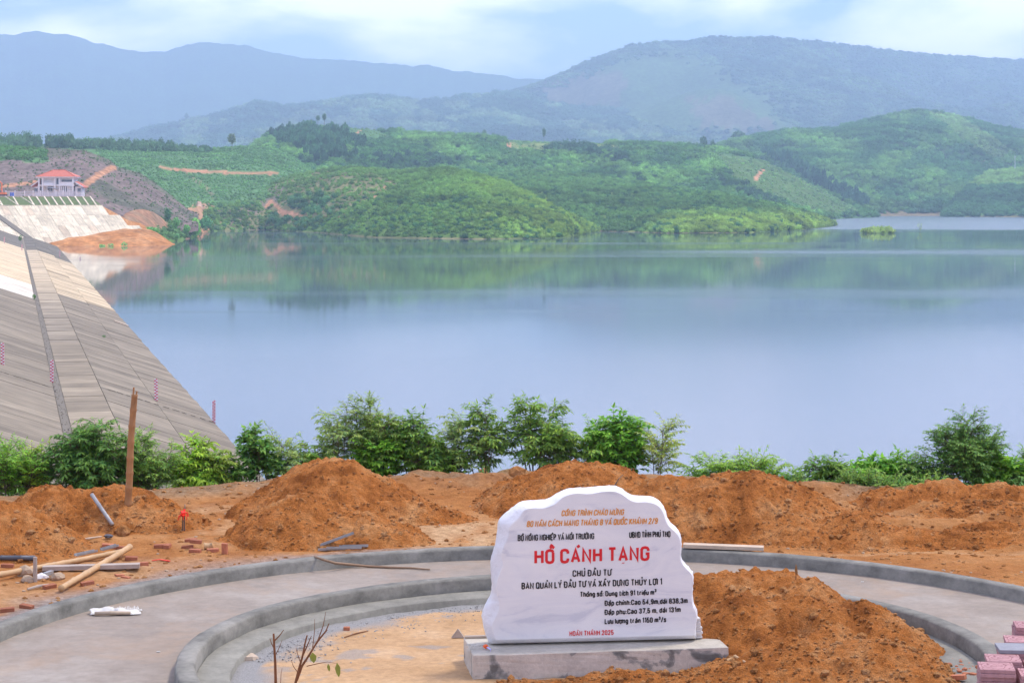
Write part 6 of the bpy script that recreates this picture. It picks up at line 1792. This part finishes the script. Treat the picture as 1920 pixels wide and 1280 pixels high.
sol = bo.modifiers.new('thick', 'SOLIDIFY'); sol.thickness = 0.004
mb = MB()
for i in range(34):
    x = -0.10 + 0.36 * i / 33; mb.bar((x, 0.115, 0.02), (x + random.uniform(-.01, .01), 0.155 + random.uniform(0, .02), 0.035 + random.uniform(-.01, .02)), 0.006, 0.003)
mb.build('frayed_edge', M['bag'], bag)
MB().tube([(-0.22, -0.11, 0.03), (-0.05, -0.12, 0.035), (-0.04, -0.12, 0.035), (-0.03, -0.12, 0.035), (0.18, -0.13, 0.03)], [0.022, 0.023, 0.028, 0.023, 0.020], 10).build('bamboo_piece', M['paper_roll'], bag, True)
p = G(297, 1221, Z_PATH)
for i, (x, y, z, lb) in enumerate(((297, 1222, Z_PATH, 'tiny white paper scrap on the left part of the path'), (1617, 1091, Z_PATH, 'tiny white paper scrap on the right part of the path'))):
    mb = MB().box((0, 0, 0.006), (0.035, 0.02, 0.006)); o = mb.build('paper_scrap', M['bag']); o.location = G(x, y, z); tag(o, lb, 'paper', 'paper scraps on the path')

# string with an orange end on the plinth corner
sc_ = G(897, 1214, ZP + 0.01)
sg = empty('string_bundle', sc_); tag(sg, 'tangle of pale string with an orange end and lilac ribbon on the plinth corner', 'string')
for _ in range(26):
    a = random.uniform(0, 6.28); q0 = Vector((random.uniform(-.09, .06), random.uniform(-.03, .10), 0.012)); d_ = Vector((math.cos(a), math.sin(a), 0)) * random.uniform(.03, .08)
    pts = [q0 + d_ * t + Vector((0, 0, 0.016 * math.sin(t * 3.1))) for t in (0, .33, .66, 1)]
    if _ == 0: mb = MB()
    mb.tube(pts, 0.0028, 4)
for k in range(4):
    mb.tube([(-0.06 - k * .012, -0.02, 0.014), (-0.085 - k * .010, -0.06, -0.01), (-0.09 - k * .010, -0.07, -0.10 - 0.02 * k)], 0.0028, 4)
mb.build('pale_string', M['string'], sg)
MB().rock((0.075, -0.03, 0.022), 0.026, 0.8, 2, 0.2).build('orange_end', M['orange_cloth'], sg)
MB().bar((0.09, -0.05, 0.022), (0.125, -0.118, 0.012), 0.018, 0.004).bar((0.125, -0.118, 0.012), (0.135, -0.128, -0.12), 0.016, 0.004, (1, 0, 0)).bar((0.135, -0.128, -0.12), (0.145, -0.130, -0.20), 0.006, 0.004, (1, 0, 0)).build('lilac_ribbon', M['violet'], sg)

# white tile stack at the back of the plinth
p = pf[1] + uy * 0.50 - ux * 0.30; e = empty('tile_stack', (p.x, p.y, ZP + 0.012), ang); tag(e, 'stack of white tiles behind the right foot of the white stone', 'tile stack')
for k in range(9):
    o = bevel_box('tile', (0, 0, 0), (0.20, 0.20, 0.021), 0.002, M['tile_white'], e) if k == 0 else link(bpy.data.objects.new('tile', tdat), e)
    tdat = o.data; o.location = (random.uniform(-.008, .008) + (0.02 if k < 5 else 0), random.uniform(-.01, .01), 0.0115 + k * 0.0235)
    o.rotation_euler = (0, 0, random.uniform(-0.05, 0.05))

# pink paver stacks
tp = bevel_box('paver', (0, 0, 0), (0.30, 0.30, 0.033), 0.004, M['paver'], None); tpd = tp.data; bpy.data.objects.remove(tp)
tg_ = tpd.copy(); tg_.materials.clear(); tg_.materials.append(M['paver_grey'])
ST = [(1872, 1259, 4.10, 18, 0.05, 'nearest stack of pink patterned pavers at the lower right corner', 0), (1893, 1233, 4.10, 18, 0.12, 'second stack of pink patterned pavers from the corner', 0),
      (1905, 1214, 4.04, 20, 0.08, 'paver stack with a grey paver on top', 1), (1928, 1203, 4.06, 19, 0.05, 'pink paver stack behind the grey topped one', 0), (1940, 1188, 3.99, 21, 0.02, 'rearmost and highest pink paver stack at the right edge', 0),
      (1938, 1252, 4.13, 17, 0.1, 'pink paver stack right of the nearest one, cut by the photo edge', 0)]
def paver_stacks():
    base = G(1868, 1252, 20 - 4.10)
    d = Vector((0.42, 0.91, 0)).normalized(); r = Vector((0.91, -0.42, 0))
    rot = math.atan2(r.y, r.x) + 0.30
    LAY = [(0, 0, 18), (1, 0, 18), (2, 0.1, 19), (3, 0.1, 19), (4, 0.15, 21), (0.15, 1, 17), (1.1, 1, 17)]
    labs = [s[5] for s in ST] + ['pink paver stack in the second row beside the grey topped one']
    for (i, j, n), lb in zip(LAY, labs):
        p = base + d * (0.335 * i) + r * (0.34 * j)
        e = empty('paver_stack', (p.x, p.y, Z_PATH + 0.004), rot); tag(e, lb, 'paver stack', 'stacks of pavers at the right')
        h_top = (20 - 4.10 - Z_PATH); n_l = int(round(h_top / 0.035)) + (n - 18)
        for k in range(n_l):
            grey = 'grey' in lb and 'topped' not in lb and k == n_l - 1
            o = link(bpy.data.objects.new('paver', tg_ if grey else tpd), e)
            o.location = (random.uniform(-.008, .008), random.uniform(-.008, .008), 0.0175 + 0.035 * k); o.rotation_euler = (0, 0, random.uniform(-.03, .03) + (0.06 if grey else 0))
            if grey: o['label'] = 'grey paver on top'
paver_stacks()

# ------------------------------------------------------------------ shrubs on the bank
class Leaves:
    def __init__(s): s.b = []; s.d = []; s.n = []; s.l = []; s.w = []; s.t = []
    def add(s, b, d, n, l, w, t): s.b.append(b); s.d.append(d); s.n.append(n); s.l.append(l); s.w.append(w); s.t.append(t)
    def build(s, parent):
        B, D, N = (np.array(a, float) for a in (s.b, s.d, s.n)); Lg, Wd = np.array(s.l)[:, None], np.array(s.w)[:, None]; T = np.array(s.t)
        D /= np.linalg.norm(D, axis=1)[:, None]; S_ = np.cross(D, N); S_ /= np.maximum(np.linalg.norm(S_, axis=1)[:, None], 1e-6); U = np.cross(S_, D)
        p0 = B; p1 = B + D * Lg * 0.42 + S_ * Wd * 0.5 + U * Wd * 0.12; p2 = B + D * Lg - U * Lg * 0.10; p3 = B + D * Lg * 0.42 - S_ * Wd * 0.5 + U * Wd * 0.12
        pm = B + D * Lg * 0.5 - U * Lg * 0.015
        v = np.stack([p0, p1, pm, p3, p2], 1).reshape(-1, 3); k = np.arange(len(B))[:, None] * 5
        tr = np.concatenate([k + np.array([[0, 1, 2]]), k + np.array([[0, 2, 3]]), k + np.array([[1, 4, 2]]), k + np.array([[2, 4, 3]])])
        tc = np.repeat(np.concatenate([T, np.ones((len(T), 1))], 1), 5, 0)
        return mesh_np('foliage', v, None, tr, M['leaf'], False, {'tint': tc}, parent=parent)

def shrub(x, ytop, ybase, wpx, kind, label, n_stems=7, dens=1.0, tint=(0.07, 0.15, 0.035), Y=None, name='bank_shrub', lean=0.0, seed=0, thick=1.0, trunk=False):
    g = random.Random(seed * 17 + int(x))
    if Y is None: Y = float(lerp_pts(EDGE, [(x - 960) * 32.5 / F])[0]) + 1.3
    s = Y / F
    X0 = (x - 960) * s
    base = Vector((X0, Y, gz(X0, Y) - 0.05))
    top = CAMZ - (ytop - HZ) * s
    H = top - base.z; Wd = wpx * s * 0.43
    e = empty(name, base); tag(e, label, 'shrub' if not trunk else 'small tree', 'shrubs along the bank')
    wood = MB(); lv = Leaves()
    tint = np.array(tint) * np.array([1.45, 1.3, 1.05])
    def leafcol(f):
        return tint * g.uniform(0.6, 1.35) * np.array([1.15 + 0.35 * f, 1 + 0.1 * f, 0.75 - 0.1 * f])
    def frond(p, d, L, ln, wd, droop, pairs, sc=1.0):
        d = d.normalized(); pts = []; q = p.copy(); dd = d.copy()
        for k in range(6):
            pts.append(q.copy()); q = q + dd * (L / 5); dd = (dd + Vector((0, 0, -droop / 5))).normalized()
        wood.tube(pts, [0.004, 0.0035, 0.003, 0.003, 0.002, 0.0015], 3, False)
        for k in range(pairs):
            f = 0.12 + 0.88 * k / max(pairs - 1, 1); i = min(int(f * 5), 4); u = f * 5 - i
            b_ = pts[i].lerp(pts[i + 1], u); ax = (pts[i + 1] - pts[i]).normalized()
            sd = ax.cross(Vector((g.uniform(-.3, .3), g.uniform(-.3, .3), 1))).normalized()
            for sgn in (1, -1):
                ld = (ax * g.uniform(0.3, 0.8) + sd * sgn * 0.85 + Vector((g.uniform(-.2, .2), g.uniform(-.2, .2), -droop * 0.30 + g.uniform(-.35, .3)))).normalized()
                lv.add(b_, ld, Vector((g.uniform(-.6, .6), g.uniform(-.7, .4), 1)), ln * sc * g.uniform(0.75, 1.2) * (1 - 0.35 * abs(f - 0.45)), wd * sc * g.uniform(0.8, 1.2), leafcol(g.uniform(-1, 1)))
        lv.add(pts[-1], dd, Vector((0, 0, 1)), ln * sc, wd * sc, leafcol(0.5))
    for k in range(n_stems):
        a = k * 2.399 + g.uniform(-.4, .4); rr = (0.25 + 0.75 * math.sqrt((k + 0.5) / n_stems))
        tx, ty = math.cos(a) * Wd * rr * 1.0, math.sin(a) * min(Wd, 0.9) * rr * 0.85
        hh = H * (1.0 - 0.22 * rr ** 2 * g.uniform(0.0, 1.5)) * g.uniform(0.66, 1.0)
        if k == 0: tx, ty, hh = g.uniform(-.3, .3) * Wd, 0, H * 0.97
        b0 = Vector((tx * 0.25 + g.uniform(-.04, .04), ty * 0.25, 0)); tp_ = Vector((tx + lean * H, ty, hh))
        mid = b0.lerp(tp_, 0.5) + Vector((-tx * 0.18, -ty * 0.18, 0.04 * H)) + Vector((g.uniform(-.05, .05), g.uniform(-.05, .05), 0))
        pts = []
        for i in range(9):
            t = i / 8; pts.append(b0 * (1 - t) ** 2 + mid * 2 * t * (1 - t) + tp_ * t * t)
        r0 = 0.013 * thick * (0.7 + H * 0.25)
        wood.tube(pts, [r0 * (1 - 0.75 * i / 8) for i in range(9)], 5, False)
        t0_ = g.uniform(0.38, 0.55) if H > 0.9 else 0.25
        n_side = int(dens * (10 + 10 * H))
        for m_ in range(n_side):
            t = t0_ + (1 - t0_) * (m_ / max(n_side - 1, 1)) ** 0.8
            if g.random() < 0.08: continue
            i = min(int(t * 8), 7); b_ = pts[i].lerp(pts[i + 1], t * 8 - i)
            a2 = g.uniform(0, 6.283); el = g.uniform(0.05, 1.0)
            d = Vector((math.cos(a2) * math.cos(el), math.sin(a2) * math.cos(el) * 0.8, math.sin(el)))
            bl = g.uniform(0.10, 0.36) * (0.6 + 0.6 * min(Wd, 0.8)) * (0.55 + 0.9 * math.sin(3.1 * min(max((t - t0_) / (1 - t0_), 0.08), 0.92)))
            e1 = b_ + d * bl
            wood.tube([b_, b_ + d * bl * 0.5 + Vector((0, 0, 0.01)), e1], [0.005, 0.004, 0.003], 3, False)
            if kind == 'feather':
                for _ in range(3): frond(b_.lerp(e1, g.uniform(.3, 1)), d + Vector((g.uniform(-.8, .8), g.uniform(-.8, .8), g.uniform(-.1, .6))), g.uniform(0.14, 0.26), 0.075, 0.022, 0.7, 8)
            elif kind == 'droop':
                for _ in range(3): frond(b_.lerp(e1, g.uniform(.3, 1)), d + Vector((g.uniform(-.8, .8), g.uniform(-.8, .8), g.uniform(-.2, .5))), g.uniform(0.12, 0.24), 0.125, 0.036, 0.85, 5)
            elif kind == 'fern':
                for _ in range(2): frond(b_.lerp(e1, g.uniform(.2, 1)), d + Vector((g.uniform(-.6, .6), g.uniform(-.6, .6), g.uniform(.1, .7))), g.uniform(0.26, 0.42), 0.10, 0.026, 1.0, 11)
            else:
                for _ in range(3): frond(b_.lerp(e1, g.uniform(.3, 1)), d + Vector((g.uniform(-.8, .8), g.uniform(-.8, .8), g.uniform(-.1, .6))), g.uniform(0.08, 0.15), 0.115, 0.055, 0.7, 4)
    wood.build('stems', M['bark'], e)
    lv.build(e)
    return e
GB = (0.060, 0.155, 0.030); GD = (0.035, 0.095, 0.030); GY = (0.100, 0.180, 0.035); GS = (0.085, 0.150, 0.070)
shrub(25, 842, 960, 165, 'feather', 'bright green feathery shrub at the left edge behind the first soil heap', 9, 1.25, GB, seed=1)
shrub(62, 850, 930, 80, 'feather', 'bright feathery shrub with thin shoots right of the leftmost shrub', 6, 0.9, GY, seed=2)
shrub(150, 822, 930, 110, 'droop', 'dark drooping shrub left of the bamboo pole', 7, 1.0, GD, seed=3)
shrub(185, 796, 925, 130, 'droop', 'tallest dark leaved shrub just left of the bamboo pole with drooping crown', 7, 1.0, (0.042, 0.105, 0.035), seed=4)
shrub(262, 822, 935, 130, 'feather', 'dense mid green shrub behind the bamboo pole', 9, 1.3, (0.065, 0.14, 0.045), seed=5)
shrub(358, 836, 925, 62, 'droop', 'yellowish green lance leaved shrub before the dam toe', 6, 1.1, (0.095, 0.19, 0.035), seed=7)
shrub(398, 846, 925, 55, 'droop', 'olive lance leaved shrub right of the yellowish one', 5, 1.0, (0.065, 0.125, 0.030), seed=8)
shrub(432, 875, 925, 60, 'broad', 'low sprawling dark shrub in front of the dam waterline', 4, 0.6, GD, seed=9, lean=0.15)
shrub(486, 812, 915, 66, 'broad', 'slim small tree with broad dark leaves against the water', 4, 1.1, (0.045, 0.115, 0.038), seed=10, trunk=True)
shrub(537, 832, 910, 50, 'fern', 'thin pale feathery sapling right of the slim small tree', 3, 0.7, GS, seed=11)
shrub(598, 838, 915, 62, 'droop', 'light green drooping shrub rising behind the peak of the double heap', 4, 0.9, (0.085, 0.17, 0.045), seed=12)
shrub(640, 772, 915, 88, 'fern', 'sparse blue green feathery shrub at the left of the middle clump', 4, 0.7, GS, seed=13)
shrub(697, 756, 915, 80, 'feather', 'tallest pale tipped shrub of the middle clump', 6, 1.0, (0.080, 0.150, 0.060), seed=14)
shrub(715, 800, 915, 110, 'broad', 'dense bright green shrub in the heart of the middle clump', 8, 1.2, GB, seed=15)
shrub(778, 790, 915, 85, 'droop', 'dark drooping shrub at the right of the middle clump', 6, 1.0, (0.050, 0.115, 0.035), seed=16)
shrub(822, 832, 910, 85, 'broad', 'low bright shrub filling the gap right of the middle clump', 7, 0.9, (0.080, 0.165, 0.04), seed=17)
shrub(868, 792, 905, 62, 'fern', 'thin wispy sapling left of the paired small trees', 3, 0.65, GS, seed=18)
shrub(912, 768, 910, 100, 'droop', 'left one of the paired small trees with open crown', 5, 0.8, (0.060, 0.125, 0.040), seed=19, trunk=True)
shrub(1006, 756, 915, 115, 'droop', 'right and taller one of the paired small trees with visible trunk', 6, 0.85, (0.060, 0.130, 0.038), seed=20, trunk=True, thick=1.3)
shrub(1045, 800, 915, 60, 'droop', 'slender shrub leaning right of the paired small trees', 4, 0.8, (0.060, 0.13, 0.04), seed=21)
shrub(1105, 820, 920, 60, 'fern', 'loose shrub at the left side of the dense round one', 4, 0.8, (0.07, 0.15, 0.04), seed=22)
shrub(1155, 788, 925, 105, 'broad', 'dense round bright shrub behind the heap above the stone', 9, 1.4, (0.055, 0.150, 0.030), seed=23)
shrub(1235, 808, 925, 75, 'fern', 'sparse pale shrub right of the dense round one', 4, 0.6, (0.105, 0.165, 0.060), seed=24)
shrub(1340, 874, 930, 75, 'fern', 'low fern like shrub left of the peak of the big right heap', 6, 0.9, (0.085, 0.175, 0.050), seed=26)
shrub(1415, 874, 930, 95, 'fern', 'low fern like shrub behind the peak of the big right heap', 6, 0.9, (0.080, 0.165, 0.045), seed=27)
shrub(1486, 897, 935, 22, 'broad', 'tiny seedling on the bank right of the big heap', 2, 0.6, GD, seed=28)
shrub(1521, 899, 935, 26, 'fern', 'tiny fern like seedling right of the other seedling', 2, 0.5, (0.07, 0.15, 0.05), seed=29)
shrub(1562, 868, 950, 70, 'droop', 'dark drooping shrub at the left end of the right clump', 6, 1.0, (0.045, 0.11, 0.03), seed=30)
shrub(1640, 862, 955, 95, 'broad', 'bright broad leaved shrub in the right clump', 8, 1.2, (0.060, 0.165, 0.030), seed=31)
shrub(1678, 866, 950, 60, 'droop', 'large leaved green shrub right of the bright one', 5, 1.1, (0.050, 0.140, 0.030), seed=32)
shrub(1728, 868, 955, 75, 'feather', 'fine leaved shrub between the large leaved one and the tall one', 6, 1.2, (0.06, 0.13, 0.045), seed=33)
shrub(1812, 784, 960, 135, 'feather', 'tallest dark feathery shrub near the right edge', 11, 1.5, (0.045, 0.110, 0.038), seed=34)
shrub(1872, 858, 960, 85, 'broad', 'bright green shrub right of the tallest feathery one', 7, 1.2, (0.06, 0.155, 0.03), seed=35)
shrub(1915, 862, 955, 60, 'feather', 'feathery shrub cut by the right edge of the photo', 5, 1.1, (0.06, 0.135, 0.04), seed=36)
shrub(1605, 918, 965, 60, 'feather', 'low round ground shrub in front of the right clump', 6, 1.0, (0.055, 0.120, 0.035), seed=37, Y=31.3)
shrub(1660, 926, 970, 90, 'feather', 'wide low ground shrub before the bright broad leaved one', 7, 1.0, (0.060, 0.13, 0.04), seed=38, Y=31.2)
shrub(1745, 925, 960, 80, 'feather', 'low ground shrub in front of the fine leaved one', 6, 0.9, (0.07, 0.15, 0.045), seed=39, Y=31.2)
# shrubs lower down the bank outside the frame edges
shrub(-70, 850, 960, 140, 'feather', 'green shrub outside the left edge of the photo', 7, 1.0, GB, seed=40)
shrub(1990, 850, 960, 120, 'feather', 'green shrub outside the right edge of the photo', 7, 1.0, GB, seed=41)

# low weeds on the bank edge
def weeds():
    lv = Leaves(); g = random.Random(5)
    for _ in range(5200):
        if g.random() < 0.62: x = g.uniform(5.3, 10.5)
        else: x = g.uniform(-11, 5)
        ye = float(np.interp(x, [e_[0] for e_ in EDGE], [e_[1] for e_ in EDGE]))
        y = ye + g.uniform(-0.15, 2.0) if x > 4.9 and g.random() < 0.8 else ye + g.uniform(0.5, 2.6)
        z = gz(x, y); a = g.uniform(0, 6.28)
        t = np.array((0.06, 0.13, 0.035)) * g.uniform(0.6, 1.5)
        lv.add((x, y, z + g.uniform(0, 0.12)), (math.cos(a), math.sin(a), g.uniform(0.2, 1.6)), (0.1, 0.1, 1), g.uniform(0.05, 0.14), g.uniform(0.012, 0.035), t)
    o = lv.build(None); o.name = 'weeds'; tag(o, 'low green weeds along the edge of the bank', kind='stuff')
weeds()

# bare twigs of a plant in the foreground
def twig_plant(x, Y, ytop, label, branches, leaves=()):
    s = Y / F; X0 = (x - 960) * s; z0 = gz(X0, Y) - 0.1
    e = empty('bare_sapling', (X0, Y, z0)); tag(e, label, 'sapling', 'bare saplings in the foreground')
    loc = lambda px, py, dy=0.0: Vector(((px - 960) * (Y + dy) / F - X0, dy, CAMZ - (py - HZ) * (Y + dy) / F - z0))
    mb = MB()
    for pts, r0, r1 in branches:
        q = [loc(*p_) for p_ in pts]
        if pts[0][1] > 1275: q = [Vector((q[0].x, 0, 0))] + q
        n_ = len(q); mb.tube(q, [r0 + (r1 - r0) * i / (n_ - 1) for i in range(n_)], 7)
    mb.build('stems', M['twig'], e)
    for (px, py), L_, w_, tilt, mt in leaves:
        c = loc(px, py); d = Vector((math.sin(tilt), 0.2, -math.cos(tilt)))
        S2 = Vector((math.cos(tilt), 0.1, math.sin(tilt))) * w_ / 2
        v = [c, c + d * L_ * .35 + S2 + Vector((0, -.006, 0)), c + d * L_ * .75 + S2 * .7, c + d * L_, c + d * L_ * .75 - S2 * .7, c + d * L_ * .35 - S2 + Vector((0, -.006, 0)), c + d * L_ * .4, c + d * L_ * .75]
        mesh_py('leaf', v, [(0, 1, 6), (1, 2, 7, 6), (2, 3, 7), (3, 4, 7), (4, 5, 6, 7), (5, 0, 6)], M[mt], e, True)
twig_plant(516, 13.0, 1185, 'single bare reddish stem with two thin side twigs, left one of the foreground saplings', [
    ([(517, 1282), (516, 1240), (514, 1205), (513, 1187)], 0.011, 0.006), ([(515, 1200), (524, 1191), (532, 1180)], 0.005, 0.002), ([(514, 1215), (509, 1205), (506, 1196)], 0.004, 0.0015), ([(518, 1225), (524, 1212), (529, 1199)], 0.003, 0.001),
    ([(526, 1282), (527, 1262), (529, 1252)], 0.003, 0.001)], [])
twig_plant(556, 12.6, 1150, 'branching bare sapling with a few pale green leaves, right one in the foreground', [
    ([(553, 1284), (560, 1255), (567, 1230), (572, 1205), (576, 1190)], 0.010, 0.004), ([(556, 1275), (566, 1248), (581, 1225), (596, 1200), (611, 1182), (617, 1168)], 0.009, 0.003), ([(589, 1212), (600, 1197), (614, 1180)], 0.004, 0.002),
    ([(566, 1232), (575, 1212), (584, 1191)], 0.006, 0.002), ([(596, 1200), (606, 1172), (611, 1146)], 0.004, 0.0012), ([(586, 1215), (590, 1180), (590, 1160)], 0.003, 0.001), ([(563, 1240), (558, 1225), (555, 1214)], 0.003, 0.0012),
    ([(560, 1262), (550, 1248), (546, 1236)], 0.003, 0.001), ([(575, 1248), (597, 1243), (614, 1240), (632, 1243)], 0.003, 0.001)],
    [((586, 1222), 0.072, 0.045, 0.1, 'leaf_live'), ((615, 1243), 0.055, 0.02, 0.15, 'leaf_live'), ((632, 1241), 0.10, 0.035, 0.1, 'leaf_live')])
p = heap_pt(1492, 1085, zF, -0.02)
e = empty('dry_sprout', p); tag(e, 'dry brown sprout with a curled leaf on the front soil heap', 'sprout')
MB().tube([(0, 0, 0), (0.004, 0, 0.08), (0.0, 0, 0.16)], [0.005, 0.004, 0.003], 5).build('stalk', M['twig'], e)
mesh_py('dry_leaf', [(0, 0, .05), (.022, -.01, .09), (.016, 0, .15), (0.004, .01, .19), (-.012, 0, .12)], [(0, 1, 2, 4), (4, 2, 3)], M['leaf_dry'], e, True)
